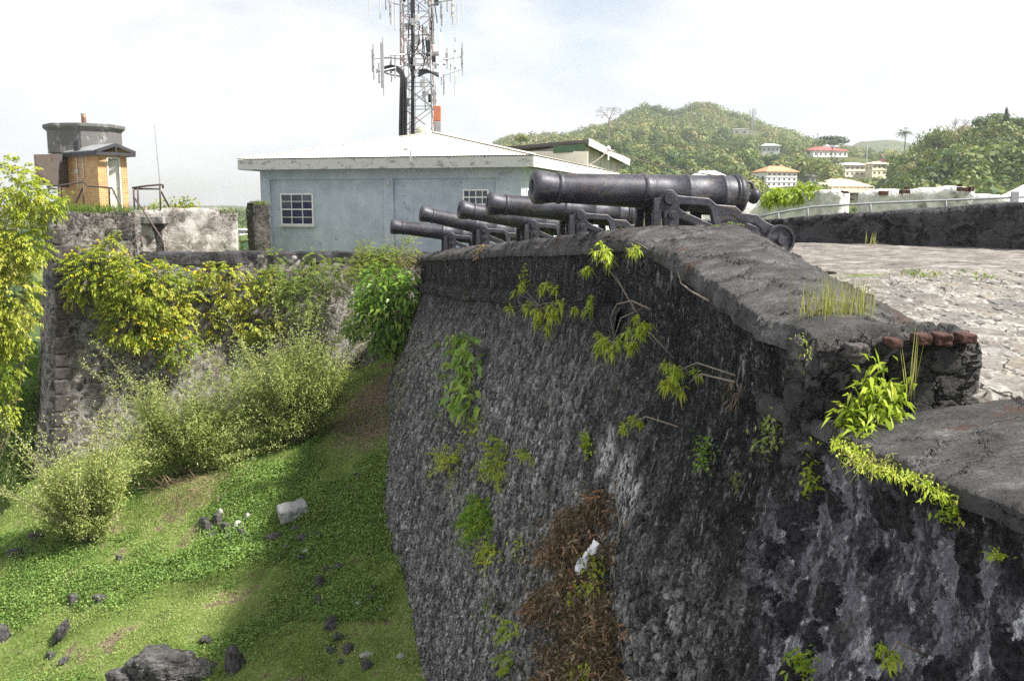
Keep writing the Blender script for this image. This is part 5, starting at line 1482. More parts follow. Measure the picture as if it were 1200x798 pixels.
# dry brown brush at the corner of the wall top and on its upper edge
def drybrush(name, label, blobs, n, base, ll=.12, lw=.03, mat='dry', group=None, tone=.5, cat='plant'):
    t = thing(name, label, cat, base, 0, group)
    P_, d, k = blob_pts(blobs, n, .8)
    f = Fol(); f.leaves(P_, unit(d + rnd_dir(n)), ll * rng.uniform(.5, 1.3, n), lw, tone + rng.normal(0, .25, n), .2)
    f.build('foliage', LM[mat], t)
    return t
drybrush('dry_brush', 'brown dried brush on the far corner of the wall top', [px_blob(483, 306, 31, 16, 9, .3), px_blob(490, 318, 31, 8, 10, .3), px_blob(470, 303, 31.6, 10, 6, .3)], 420, tuple(at(485, 315, 31.4)))
drybrush('dry_brush', 'smaller brown dried tuft on the wall edge below the farthest cannon carriage', [px_blob(527, 303, 26.6, 7, 6, .18)], 150, tuple(at(527, 306, 26.7)))
drybrush('dry_brush', 'brown dried tuft on the wall edge below the second farthest cannon', [px_blob(562, 299, 22.2, 8, 8, .18), px_blob(566, 292, 22.3, 6, 4, .15)], 170, tuple(at(562, 304, 22.4)))
drybrush('dry_brush', 'reddish dry tuft hanging on the string course', [px_blob(548, 345, 22.6, 5, 5, .12)], 70, tuple(at(548, 348, 22.8)), .09)
drybrush('dry_stalks', 'bare pale stalks against the blue wall left of the farthest muzzle', [px_blob(462, 285, 32.4, 16, 12, .3)], 130, tuple(at(462, 300, 32.6)), .35, .008, 'drygrass', tone=.3)

# feathery olive bushes on the bank
def arching(name, label, base, blobs, nst, nleaf, ll=.085, lw=.03, mat='olive', tone=.5, group=None, arch=.20):
    t = thing(name, label, 'bush', tuple(base), 0, group)
    base = V3(Vector(base)); tips, d, k = blob_pts(blobs, nst, .75)
    f = Fol(); mb = MB()
    per = max(8, nleaf // nst)
    for i, tp in enumerate(tips):
        tp = base + (tp - base) * ((.6 + .55 * rng.random() ** 1.2) if i % 6 else rng.uniform(1.2, 1.55))
        mid = base * .45 + tp * .55 + np.array([0, 0, arch * np.linalg.norm(tp - base) * .5])
        tt = rng.uniform(.25, 1.0, per)[:, None] ** .7
        Pq = (1 - tt) ** 2 * base + 2 * (1 - tt) * tt * mid + tt ** 2 * tp
        dirs = unit((tp - mid) * .5 / (np.linalg.norm(tp - mid) + 1e-6) + rnd_dir(per))
        # side twigs
        off = rnd_dir(per) * rng.random((per, 1)) ** 1.5 * .40 * (tt + .12)
        f.leaves(Pq + off, dirs, ll * rng.uniform(.6, 1.4, per), lw, tone + .02 + rng.normal(0, .13, per) + (i % 7 - 3) * .045, .15)
        if i % 2 == 0:
            q = np.linspace(0, 1, 7)[:, None]; pts = (1 - q) ** 2 * base + 2 * (1 - q) * q * mid + q ** 2 * tp
            mb.tube([Vector(p) for p in pts], list(np.linspace(.018, .004, 7)), 5)
    f.build('foliage', LM[mat], t); mb.build('stem', M['twig'], t, smooth=True)
    return t
def gpt(px, py):
    d = ray(px, py); t = np.linspace(8, 60, 3000)
    k = np.nonzero(d[2] * t < ground_z(d[0] * t, d[1] * t))[0][0]
    return Vector((d[0] * t[k], d[1] * t[k], d[2] * t[k]))
g1 = gpt(345, 520); g2 = gpt(225, 555); g3 = gpt(105, 635)
arching('olive_bush', 'big loose olive green bush against the curtain wall near the fig bush', g1, [px_blob(345, 440, g1.y, 74, 52, 1.3), px_blob(295, 455, g1.y, 56, 50, 1.2), px_blob(365, 420, g1.y, 56, 26, .9), px_blob(402, 440, g1.y, 36, 40, 1.0), px_blob(330, 480, g1.y, 80, 30, 1.2)], 380, 58000, .095, .031)
arching('olive_bush', 'spreading olive green bush in the middle of the bank, left of the big one', g2, [px_blob(215, 490, g2.y, 84, 56, 1.4), px_blob(165, 478, g2.y, 40, 44, 1.0), px_blob(262, 478, g2.y, 56, 50, 1.2), px_blob(200, 525, g2.y, 80, 30, 1.2), px_blob(270, 530, g2.y, 50, 24, 1.0)], 380, 58000, .095, .031, tone=.55)
arching('olive_bush', 'paler wispy bush with bare twigs at the lower left of the bank', g3, [px_blob(88, 555, g3.y, 74, 54, 1.3), px_blob(125, 535, g3.y, 44, 40, 1.0), px_blob(48, 575, g3.y, 44, 34, 1.0), px_blob(85, 600, g3.y, 66, 24, 1.0)], 280, 32000, .09, .029, tone=.64)
drybrush('dead_brush', 'fallen brown twigs lying under the middle bush', [px_blob(255, 570, 25.6, 55, 8, .8), px_blob(205, 575, 25.2, 40, 10, .8)], 700, tuple(gpt(250, 580)), .45, .012, 'dry', tone=.55)

# plants on top of the bastion
def tuft(name, label, base, n, h, w, spread, mat='drygrass', tone=.5, lean=.35, cat='grass tuft', group=None):
    t = thing(name, label, cat, tuple(base), 0, group)
    b = V3(Vector(base)); f = Fol()
    B = b + np.stack([rng.normal(0, spread[0], n), rng.normal(0, spread[1], n), np.zeros(n)], -1)
    d = unit(np.stack([rng.normal(0, lean, n), rng.normal(0, lean, n), np.ones(n)], -1))
    H = h * rng.uniform(.45, 1.1, n); tn = tone + rng.normal(0, .22, n)
    f.leaves(B, d, H, w, tn, .08)
    f.build('foliage', LM[mat], t); return t
tuft('grass_tuft', 'pale grass growing along the top of the raised bastion wall', at(100, 250, 31.6), 900, .42, .02, (.9, .25), tone=.35, mat='mimosa')
tuft('grass_tuft', 'grass on the right hand end of the ruined plaster wall', at(258, 250, 35.5), 260, .30, .02, (.45, .12), tone=.4, mat='mimosa')
bigleaf('small_shrub', 'thin shrub with reddish leaf tips behind the concrete landing', [px_blob(205, 240, 37, 24, 8, .4), px_blob(222, 238, 37, 10, 8, .3), px_blob(183, 244, 37, 10, 6, .3)], 240, tuple(at(205, 252, 37)), .20, .07, 'tecoma', .55)
bigleaf('small_shrub', 'small green sapling beside the handrail left of the brick lookout', [px_blob(80, 235, 34, 8, 12, .3), px_blob(70, 245, 34, 8, 8, .3)], 110, tuple(at(78, 252, 34)), .20, .07, 'tecoma', .4)
bigleaf('wall_sprig', 'little leafy sprig on the bastion stonework below the landing', [px_blob(132, 276, 31.6, 11, 7, .12)], 50, tuple(at(132, 278, 31.7)), .16, .06, 'lime', .45, cat='plant', limb=4, r0=.012)
tuft('grass_tuft', 'small grass patch on the dark stone pier', at(305, 241, 36.7), 90, .30, .02, (.14, .12), tone=.4, mat='mimosa')
bigleaf('small_shrub', 'bright lime green shrub on top of the shorter white ruin', [px_blob(925, 229, 25.2, 24, 8, .4), px_blob(945, 222, 25.2, 14, 7, .4), px_blob(905, 234, 25.3, 12, 5, .3), px_blob(910, 226, 25.3, 8, 5, .3)], 620, tuple(at(928, 238, 25.2)), .16, .07, 'lime', .35)

# ================================================================== PLANTS ON THE BLACK WALL
OUTW = np.array([-.93, -.25, .22])
WPX = np.arange(430, 1211, 6.0); WPY = np.arange(270, 811, 6.0)
WY = np.array([[wallpt(a_, b_).y for b_ in WPY] for a_ in WPX])
def wp(px, py, off=0.0):
    """points of the wall face behind the given pixels, moved out from the face by off metres"""
    px = np.clip(np.asarray(px, float), 432, 1203); py = np.clip(np.asarray(py, float), 272, 803)
    i = np.minimum(((px - 430) / 6).astype(int), len(WPX) - 2); j = np.minimum(((py - 270) / 6).astype(int), len(WPY) - 2)
    a = (px - WPX[i]) / 6; b = (py - WPY[j]) / 6
    Y = (WY[i, j] * (1 - a) + WY[i + 1, j] * a) * (1 - b) + (WY[i, j + 1] * (1 - a) + WY[i + 1, j + 1] * a) * b
    bb_ = (399 - py) / FPX; t = Y / (CP + bb_ * SP)
    return np.stack([(px - 600) / FPX * t, Y, (-SP + bb_ * CP) * t], -1) + OUTW * np.asarray(off)[..., None]
def sprig(name, label, px, py, wpx, hpx, kind, n=None, mat='lime', tone=.55, root=None, lmul=1.0, cat='wall plant', group=None):
    p = wallpt(px, py); Y = p.y; s_ = Y / FPX
    lmul = lmul * .84; n = None if n is None else max(3, int(n * .85))
    t = thing(name, label, cat, tuple(p), 0, group)
    c = V3(p); w, h = wpx * s_, hpx * s_; f = Fol(); mb = MB()
    jx = lambda k, q=.5: px + rng.uniform(-q, q, k) * wpx
    jy = lambda k, q=.5: py + rng.uniform(-q, q, k) * hpx
    if kind == 'whorl':                                   # twigs ending in drooping whorls of narrow leaves
        n = int((n or 7) * 1.6)
        tips = wp(jx(n), jy(n), rng.uniform(.10, .32, n))
        r = wp(np.array([px]), np.array([py - hpx * .2]), .0)[0] if root is None else V3(wallpt(*root))
        for i, tip in enumerate(tips):
            if i == 0:
                cen = tips.mean(0); mid = (r + cen) / 2 + np.array([-.08, -.05, .10]); mb.tube([Vector(r), Vector(mid), Vector(cen)], [.009, .007, .006], 5)
            if i % 2 == 0: mb.tube([Vector(cen), Vector((cen + tip) / 2 + np.array([-.02, 0, .03])), Vector(tip)], [.006, .005, .003], 5)
            k = 22
            d = unit(rnd_dir(k) + np.array([-.15, -.3, .05]))
            f.leaves(np.repeat(tip[None], k, 0) + rnd_dir(k) * .02, d, lmul * .125 * rng.uniform(.5, 1.25, k), lmul * .027, tone + rng.normal(0, .14, k) + rng.normal(0, .08), .5)
    elif kind == 'frond':                                 # arching compound fronds
        n = int((n or 9) * 2)
        d = unit(np.stack([rng.uniform(-1, .4, n), rng.uniform(-1, .6, n), rng.uniform(-.3, 1, n)], -1))
        f.pinnate(wp(jx(n, .3), jy(n, .35), .05), d, min(w, h) * .55 * rng.uniform(.6, 1.1, n) + .08, 7, lmul * .062, lmul * .022, tone + rng.normal(0, .14, n), .45, .8)
    elif kind == 'broad':                                 # climbing stem with big leaves
        n = n or 40
        q = rng.uniform(-.5, .5, n)
        B = wp(px + rng.normal(0, .24, n) * wpx, py + q * hpx, rng.uniform(.04, .40, n))
        d = unit(np.stack([rng.normal(-.3, .6, n), rng.normal(-.4, .5, n), rng.normal(-.35, .45, n)], -1))
        f.leaves(B, d, lmul * .15 * rng.uniform(.7, 1.2, n), lmul * .085, tone + rng.normal(0, .16, n), .35, unit(OUTW + rnd_dir(n) * .5 + UP * .4))
        ws = wp(np.array([px, px, px]), np.array([py + hpx * .5, py, py - hpx * .48]), np.array([.02, .08, .1]))
        mb.tube([Vector(v) for v in ws], [.016, .012, .005], 6)
    elif kind == 'weed':                                  # small leaves in a loose patch
        n = int((n or 60) * 1.6)
        B = wp(px + rng.normal(0, .25, n) * wpx, py + rng.normal(0, .27, n) * hpx, rng.uniform(.0, .10, n))
        d = unit(rnd_dir(n) + np.array([-.4, -.3, .1]))
        f.leaves(B, d, lmul * .065 * rng.uniform(.6, 1.3, n), lmul * .032, tone + rng.normal(0, .2, n), .2)
    elif kind == 'hay':                                   # hanging dry grass
        n = n or 70
        B = wp(px + rng.normal(0, .25, n) * wpx, py + rng.uniform(-.5, .2, n) * hpx, .02)
        d = unit(np.stack([rng.normal(-.25, .3, n), rng.normal(-.1, .2, n), rng.uniform(-1.1, -.1, n)], -1))
        f.leaves(B, d, lmul * h * .45 * rng.uniform(.5, 1.1, n), .007 * Y / 8, tone + rng.normal(0, .2, n), .15)
    f.build('foliage', LM[mat], t)
    if mb.v: mb.build('stem', M['twig'], t, smooth=True)
    return t
SPRIGS = [
 ('wall_sapling', 'glossy broad leaved sapling climbing the middle of the black wall', 554, 440, 36, 92, 'broad', 230, 'ficus', .66, None, 2.0),
 ('wall_weed', 'few lime leaves right below the glossy broad leaved sapling', 558, 500, 20, 26, 'weed', 40, 'lime', .55, None, 2.0),
 ('wall_plant', 'big drooping yellow green plant with narrow leaves below the second cannon', 645, 362, 66, 56, 'whorl', 13, 'lime', .70, None, 1.55),
 ('wall_plant', 'small narrow leaved sprig right of the big drooping plant', 706, 364, 20, 16, 'whorl', 3, 'lime', .62, None, 1.1),
 ('wall_plant', 'leafy twig standing at the wall edge under the nearest gun', 722, 305, 26, 34, 'whorl', 6, 'lime', .55, (735, 345), 1.1),
 ('wall_plant', 'tiny bright tuft at the edge of the pale concrete slab', 763, 298, 14, 16, 'whorl', 4, 'lime', .6, None, .8),
 ('wall_plant', 'dense lime green clump of narrow leaves on a hooked twig under the slab edge', 735, 402, 40, 26, 'whorl', 9, 'lime', .6, (752, 362), 1.15),
 ('wall_plant', 'upright lime sprig just right of the dense lime clump', 772, 384, 20, 36, 'whorl', 5, 'lime', .55, (790, 420), 1.05),
 ('wall_plant', 'yellowing sprig hanging below the slab edge', 801, 452, 22, 26, 'whorl', 4, 'lime', .85, (812, 440), 1.1),
 ('wall_plant', 'spray of green narrow leaves at the end of a long bare twig', 826, 438, 32, 16, 'whorl', 5, 'lime', .5, (862, 440), .95),
 ('wall_plant', 'little lime sprig alone in the middle of the dark wall', 757, 498, 16, 16, 'whorl', 3, 'lime', .6, (795, 500), .95),
 ('wall_plant', 'short lime tuft with brown base above the dead root mass', 693, 522, 12, 30, 'weed', 60, 'lime', .5, None, 1.3),
 ('wall_fern', 'yellow fern fronds with straw tips left of the middle of the wall', 532, 540, 46, 34, 'frond', 22, 'lime', .72, None, 1.7),
 ('wall_fern', 'tall loose yellow green fern in the centre of the wall', 587, 535, 34, 56, 'frond', 26, 'fern', .82, None, 1.6),
 ('wall_fern', 'small yellow fern right of the tall loose fern', 621, 534, 22, 16, 'frond', 7, 'fern', .8, None, 1.2),
 ('wall_fern', 'dense green fern with fine leaves low on the wall', 567, 605, 40, 46, 'frond', 60, 'fern', .48, None, 1.7),
 ('wall_weed', 'yellow flowering weed under the dense green fern', 572, 648, 30, 32, 'weed', 110, 'lime', .75, None, 1.7),
 ('wall_fern', 'pale green fern patch low on the wall left of the dead root mass', 603, 735, 30, 24, 'frond', 10, 'lime', .55, None, 1.2),
 ('wall_fern', 'pale green fern at the bottom edge left of the dead root mass', 602, 776, 26, 34, 'frond', 12, 'fern', .72, None, 1.2),
 ('wall_weed', 'dark green small leaved weed on the wall right of centre', 830, 532, 22, 48, 'weed', 80, 'ficus', .5, None, 1.0),
 ('wall_weed', 'thin olive weed with brown stalks under the rubble merlon', 908, 512, 30, 50, 'weed', 70, 'olive', .45, None, .9),
 ('dry_grass', 'grey dead hanging grass below the long bare twig', 862, 465, 22, 46, 'hay', 60, 'dry', .75, None, .8),
 ('dry_grass', 'pale dry grass hanging beneath the thin olive weed', 868, 570, 14, 36, 'hay', 40, 'drygrass', .3, None, .7),
 ('wall_weed', 'lime weed on the corner where the lilac render starts', 957, 562, 12, 44, 'weed', 50, 'lime', .55, None, .95),
 ('wall_weed', 'green weed at the bottom edge right of the dark wall', 947, 776, 26, 30, 'weed', 60, 'fern', .7, None, 1.0),
 ('wall_plant', 'yellow and green star shaped plant low on the lilac render', 1086, 776, 20, 36, 'whorl', 3, 'lime', .6, None, .55),
 ('wall_weed', 'small round weed under the slab edge of the lilac render', 1122, 604, 22, 22, 'weed', 50, 'lime', .45, None, .65),
 ('wall_weed', 'tiny weed below the slab edge near the right border', 1180, 652, 22, 12, 'weed', 40, 'lime', .55, None, .55),
 ('wall_weed', 'thin lime strip of leaves left of the big drooping plant', 617, 332, 10, 40, 'weed', 45, 'lime', .6, None, 1.7),
 ('dry_grass', 'faded olive hanging grass left of the glossy sapling on the wall', 522, 500, 26, 60, 'hay', 80, 'olive', .4, None, .7),
 ('dry_grass', 'faded grass hanging below the fig bush in the far corner', 470, 460, 22, 70, 'hay', 110, 'olive', .5, None, .6),
 ('dry_grass', 'olive grass trailing below the yellow fern fronds', 540, 585, 22, 50, 'hay', 80, 'olive', .4, None, .6),
 ('wall_weed', 'sparse lime specks of weed low beside the dense green fern', 610, 640, 20, 40, 'weed', 26, 'lime', .6, None, 1.2),
 ('wall_weed', 'sparse weed specks on the far face under the string course', 500, 545, 14, 60, 'weed', 40, 'fern', .6, None, 1.7),
 ('wall_weed', 'faint green weed patch beside the ferns at the bottom of the wall', 575, 715, 22, 40, 'weed', 40, 'fern', .55, None, 1.0),
]
for a_ in SPRIGS: sprig(*a_)

# long bare twigs
def twig(label, pts):
    ps = [wallpt(px, py) + Vector((-.06 - o_, -.05, 0)) for px, py, o_ in pts]
    m2 = MB(); m2.tube(ps, [.011] + [.008] * (len(ps) - 2) + [.004], 6)
    o = m2.build('bare_twig', M['twig'], None, smooth=True); o.data.transform(Matrix.Translation(-ps[0])); o.location = ps[0]
    tag(o, label, 'twig')
twig('hooked grey twig curling above the dense lime clump', [(768, 362, 0), (752, 352, .06), (738, 356, .1), (730, 372, .1), (731, 396, .06)])
twig('upright grey twig between the leafy twig and the dense lime clump', [(752, 366, 0), (744, 345, .05), (732, 322, .06)])
twig('long grey twig ending in the spray of green narrow leaves', [(868, 446, 0), (848, 440, .05), (838, 437, .07), (820, 448, .06)])
twig('thin twig curving over the slab edge beside the tiny bright tuft', [(835, 352, -.02), (822, 342, .03), (808, 332, .03), (800, 318, .0)])
twig('white bent root running down the wall right of the dead root mass', [(725, 560, 0), (735, 615, .02), (728, 660, .02), (732, 720, .02), (738, 770, 0)])

# leafy plant spilling from the foot of the merlon, edge growth along the lower slab
def local_leaves(name, label, pts, n, ll, lw, mat, tone, base, spreadv, cat='plant', down=.3, stem=True):
    t = thing(name, label, cat, tuple(base), 0)
    C = np.array([V3(p) for p in pts]); k = rng.integers(0, len(C), n)
    B = C[k] + rng.normal(size=(n, 3)) * np.array(spreadv)
    d = unit(rnd_dir(n) + np.array([-.2, -.5, -down]))
    f = Fol(); f.leaves(B, d, ll * rng.uniform(.5, 1.2, n), lw * rng.uniform(.7, 1.2, n), tone + rng.normal(0, .18, n), .35)
    f.build('foliage', LM[mat], t)
    if stem:
        mb = MB(); limbs(mb, base, [B[i] for i in rng.choice(n, 9)], .008); mb.build('stem', M['greentwig'], t, smooth=True)
    return t
mp = [at(px, py, Y) for px, py, Y in ((1030, 432, 5.86), (1022, 450, 5.85), (1035, 458, 5.8), (1010, 470, 5.85), (1030, 475, 5.75), (1050, 478, 5.75), (1000, 490, 5.8), (1020, 492, 5.7), (998, 508, 5.7), (1012, 512, 5.6), (1055, 465, 5.8), (996, 478, 5.85))]
local_leaves('leafy_plant', 'lush bright green plant with long leaves rooted at the foot of the rubble merlon', mp, 420, .125, .028, 'lime', .42, at(1030, 488, 5.75), (.045, .04, .05))
ep = [at(px, py, Y) for px, py, Y in ((1000, 528, 5.4), (1008, 540, 5.3), (1020, 545, 5.15), (1035, 548, 5.0), (1052, 553, 4.85), (1070, 558, 4.7), (1088, 565, 4.55), (1100, 572, 4.45), (1012, 530, 5.3), (1106, 580, 4.4), (992, 520, 5.5))]
local_leaves('creeping_weed', 'yellow green weeds creeping along the edge of the lower slab', ep, 850, .034, .012, 'lime', .6, at(1045, 552, 4.9), (.055, .06, .016), stem=False)
local_leaves('creeping_weed', 'pale spiky grass at the left start of the lower slab edge', [at(1015, 540, 5.2), at(1040, 545, 5.0)], 130, .13, .006, 'drygrass', .5, at(1025, 545, 5.1), (.06, .05, .02), stem=False, down=-.3)
local_leaves('creeping_weed', 'small weed on the top left shoulder of the rubble merlon', [at(940, 404, 6.2), at(944, 412, 6.15)], 130, .035, .010, 'lime', .6, at(942, 408, 6.2), (.03, .03, .04), stem=False)
local_leaves('creeping_weed', 'thin green strip of moss between the two concrete slabs', [at(px, 283 - (px - 780) * .22, 11.1 + (px - 780) * .006) + Vector((0, 0, .03)) for px in range(800, 861, 8)], 700, .045, .02, 'mimosa', .6, at(830, 272, 11.3), (.06, .05, .012), stem=False)
local_leaves('creeping_weed', 'low green weeds among the kerb stones of the paving', [at(1065, 318, 11.0), at(1080, 320, 10.9), at(1088, 320, 10.9), at(1130, 319, 11), at(1150, 322, 10.8)], 130, .05, .022, 'mimosa', .5, at(1078, 320, 11), (.10, .08, .02), stem=False)
tuft('grass_tuft', 'tall straw yellow grass tuft growing behind the rubble merlon', at(972, 388, 6.5), 120, .46, .007, (.10, .08), tone=.5, lean=.10)
tuft('grass_tuft', 'second half of tall straw grass beside the paving edge', at(1006, 378, 6.6), 60, .40, .007, (.05, .05), tone=.45, lean=.10)
t_ = tuft('grass_tuft', 'single thin dry grass stalks in front of the rubble merlon', at(1066, 470, 5.75), 8, .62, .009, (.03, .02), tone=.7, lean=.10)
tuft('grass_tuft', 'tiny dry stalk at the far side of the paving under the black parapet', at(1020, 291, 16.5), 10, .35, .02, (.05, .05), tone=.7, lean=.15)

# dead root mass with torn plastic
def rootmass():
    c0 = wallpt(690, 650)
    t = thing('dead_root_mass', 'large brown mass of dead roots and stubs clinging low on the black wall', 'dead plant', tuple(c0))
    f = Fol(); m2 = MB()
    cl = [(715, 590, 16, 14), (690, 612, 34, 20), (672, 640, 34, 20), (700, 650, 34, 24), (655, 655, 20, 14), (690, 675, 30, 20), (700, 700, 30, 24), (660, 705, 34, 20), (690, 735, 40, 24), (640, 715, 18, 16), (710, 765, 26, 24), (670, 770, 34, 24), (700, 795, 40, 20), (660, 800, 30, 18), (725, 740, 14, 24)]
    stubs = []
    for (px, py, rw, rh) in cl:
        n = int(rw * rh * 1.5); a = rng.uniform(0, 6.283, n); q = rng.random(n) ** .5
        B = wp(px + np.cos(a) * q * rw, py + np.sin(a) * q * rh, rng.uniform(-.02, .34, n) * (1.05 - q * .8))
        dr = unit(rnd_dir(n) + np.array([-.5, -.4, -.1]))
        f.leaves(B, dr, rng.uniform(.03, .15, n), rng.uniform(.008, .032, n), .36 + rng.normal(0, .2, n) + (rng.random(n) < .08) * .5, rng.uniform(-.2, .6), fold=.3)
        for k in range(6):
            a_, q_ = rng.uniform(0, 6.283), rng.random() ** .5
            b0 = wp(np.array([px + math.cos(a_) * q_ * rw]), np.array([py + math.sin(a_) * q_ * rh]), np.array([.28 * (1.05 - q_ * .8)]))[0]; d0 = unit(rnd_dir(1) + np.array([-.6, -.4, .3]))[0]
            stubs.append([Vector(b0), Vector(b0 + d0 * .06 + np.array([0, 0, .015])), Vector(b0 + d0 * .13)])
    sm = simple('split_brown_stub', (.26, .14, .075), .9, .5, 30)
    for pts in stubs:
        m2 = MB(); m2.tube(pts, [.014, .012, .010], 6); m2.build('root_stub', sm, t)
    for (px, py, rw, rh) in cl:
        n = int(rw * 1.0); a = rng.uniform(0, 6.283, n); q = rng.random(n) ** .4
        B = wp(px + np.cos(a) * q * rw, py + np.sin(a) * q * rh, rng.uniform(.05, .34, n))
        f.leaves(B, unit(rnd_dir(n) + np.array([-.2, -.2, -.35])), rng.uniform(.12, .38, n), .007, .62 + rng.normal(0, .25, n), rng.uniform(0, .5))
        n = int(rw * 2.6); B = wp(px + rng.normal(0, .6, n) * rw, py + rng.normal(0, .6, n) * rh, rng.uniform(.0, .30, n))
        f.leaves(B, unit(rnd_dir(n) + np.array([-.4, -.3, .5])), rng.uniform(.05, .12, n), rng.uniform(.02, .04, n), .85 + rng.normal(0, .12, n), .1, fold=.5)
    f.build('root_fibre', LM['dry'], t)
    q = wallpt(716, 660)
    local_leaves('wall_weed', 'fresh green leaves sprouting on the right side of the dead root mass', [wallpt(px, py) + Vector((-.25, -.2, 0)) for px, py in ((712, 645), (722, 650), (725, 665), (715, 678), (700, 684), (722, 680), (712, 660), (695, 690), (700, 778), (718, 772))], 190, .06, .026, 'lime', .5, q + Vector((-.2, -.15, 0)), (.05, .05, .05), cat='wall plant')
    # torn plastic
    s0 = wallpt(722, 640) + Vector((-.36, -.30, 0))
    pts = []; n = 14
    for i in range(n):
        for j in range(6):
            u, v = i / (n - 1), j / 5
            w = .028 + .05 * math.sin(u * 9 + 1) ** 2 * (.6 + .4 * math.sin(u * 23))
            pts.append((s0.x + (u - .4) * .20 + .03 * math.sin(v * 7 + u * 5), s0.y - .05 * math.sin(u * 8 + v * 3), s0.z + (u - .5) * .28 + (v - .5) * w * 2 + .03 * math.sin(u * 13)))
    Pp = np.array(pts).reshape(n, 6, 3)
    o = grid_mesh('plastic_scrap', Pp, M['scrap'], None); sl = o.modifiers.new('thick', 'SOLIDIFY'); sl.thickness = .006
    o.data.transform(Matrix.Translation(-s0)); o.location = s0
    tag(o, 'torn white plastic scrap caught on the dead root mass', 'plastic scrap')
rootmass()

# ================================================================== ROCKS ON THE BANK
def rock_mesh(name, seed, flat=.7, mat='rock'):
    import bmesh
    bm = bmesh.new(); bmesh.ops.create_icosphere(bm, subdivisions=5, radius=1.0)
    V = np.array([v.co[:] for v in bm.verts])
    # faceted: cut by random planes, then roughen
    r2 = np.random.default_rng(seed)
    V = V * (1 + fbm(V * 1.1 + seed * 3.1, 3, seed)[:, None] * .55)
    for k in range(22):
        nrm = r2.normal(size=3); nrm /= np.linalg.norm(nrm); dd = r2.uniform(.42, .85)
        s_ = V @ nrm - dd; V = V - np.outer(np.maximum(0, s_), nrm) * .93
    rid = np.abs(fbm(V * 1.9 + seed, 5, seed))
    V *= 1 + (fbm(V * 3.2 + seed, 5, seed + 3)[:, None] * .16) - np.maximum(0, .14 - rid)[:, None] * 1.0
    V[:, 2] *= flat
    for v, c in zip(bm.verts, V): v.co = c
    me = bpy.data.meshes.new(name); bm.to_mesh(me); bm.free(); me.materials.append(M[mat])
    return me
RK = [rock_mesh('rock', s, .75) for s in range(5)]; RP = [rock_mesh('rock', s + 20, .6, 'palerock') for s in range(2)]
KB = [rock_mesh('kerb_stone', s + 40, .8, 'kerb') for s in range(3)]; KR = rock_mesh('broken_stone', 47, .8, 'redstone')
def rock(px, py, wpx, hpx, label, group=None, pale=False, rot=None, rl=0, sink=.25):
    g = gpt(px, py); s_ = g.length / FPX
    me = RP[rng.integers(0, 2)] if pale else RK[rng.integers(0, 5)]
    o = bpy.data.objects.new('rock', me); link(o)
    w, h = wpx * s_ / 2, hpx * s_ / 2
    o.location = g + Vector((0, 0, h * (1 - sink * 2) * .4)); o.scale = (w, (w + h) / 2, h * 1.35)
    o.rotation_euler = (R(rl), R(rl), R(rng.uniform(0, 50)) if rot is None else R(rot))
    tag(o, label, 'rock', group)
    return o
rock(195, 790, 110, 60, 'biggest dark rock outcrop breaking through the grass at the bottom edge', rot=10, sink=.5)
rock(222, 792, 60, 46, 'cracked dark shoulder rock on the right part of the biggest outcrop', rot=40, sink=.45)
rock(178, 768, 50, 26, 'pale topped ledge rock on the crest of the biggest outcrop', rot=60, sink=.45)
rock(150, 802, 60, 34, 'low dark rock on the left side of the biggest outcrop', rot=0)
rock(276, 782, 32, 44, 'dark cracked rock standing just right of the biggest outcrop')
rock(240, 752, 16, 16, 'small grey rock in the grass above the biggest outcrop', )
rock(70, 748, 14, 46, 'narrow slanting dark stone ridge in the lower left grass', rl=28)
rock(5, 747, 18, 26, 'dark rock cut by the left border low in the grass')
rock(88, 704, 22, 14, 'left one of two small rocks in the middle of the lit lawn')
rock(118, 704, 24, 14, 'right one of two small rocks in the middle of the lit lawn', rl=15)
rock(60, 770, 14, 12, 'little stone under the slanting ridge in the lower left grass')
rock(76, 776, 14, 12, 'little stone right of the slanting ridge in the lower left grass')
rock(20, 650, 26, 14, 'dark flat rock below the wispy bush at the left')
rock(45, 633, 30, 18, 'dark rock half hidden under the wispy bush', )
rock(140, 655, 10, 10, 'tiny stone between the wispy bush and the rubble heap')
for k, (px, py, w, h, pl) in enumerate(((243, 622, 18, 20, 0), (256, 612, 18, 16, 0), (266, 622, 20, 16, 0), (278, 618, 16, 14, 1), (250, 630, 16, 12, 0), (268, 631, 14, 10, 0), (284, 627, 16, 12, 0), (258, 604, 12, 14, 1), (290, 608, 10, 12, 1), (238, 614, 12, 14, 0))):
    rock(px, py, w, h, 'broken stone in the rubble heap left of the concrete block', 'stones of the rubble heap', bool(pl), sink=0)
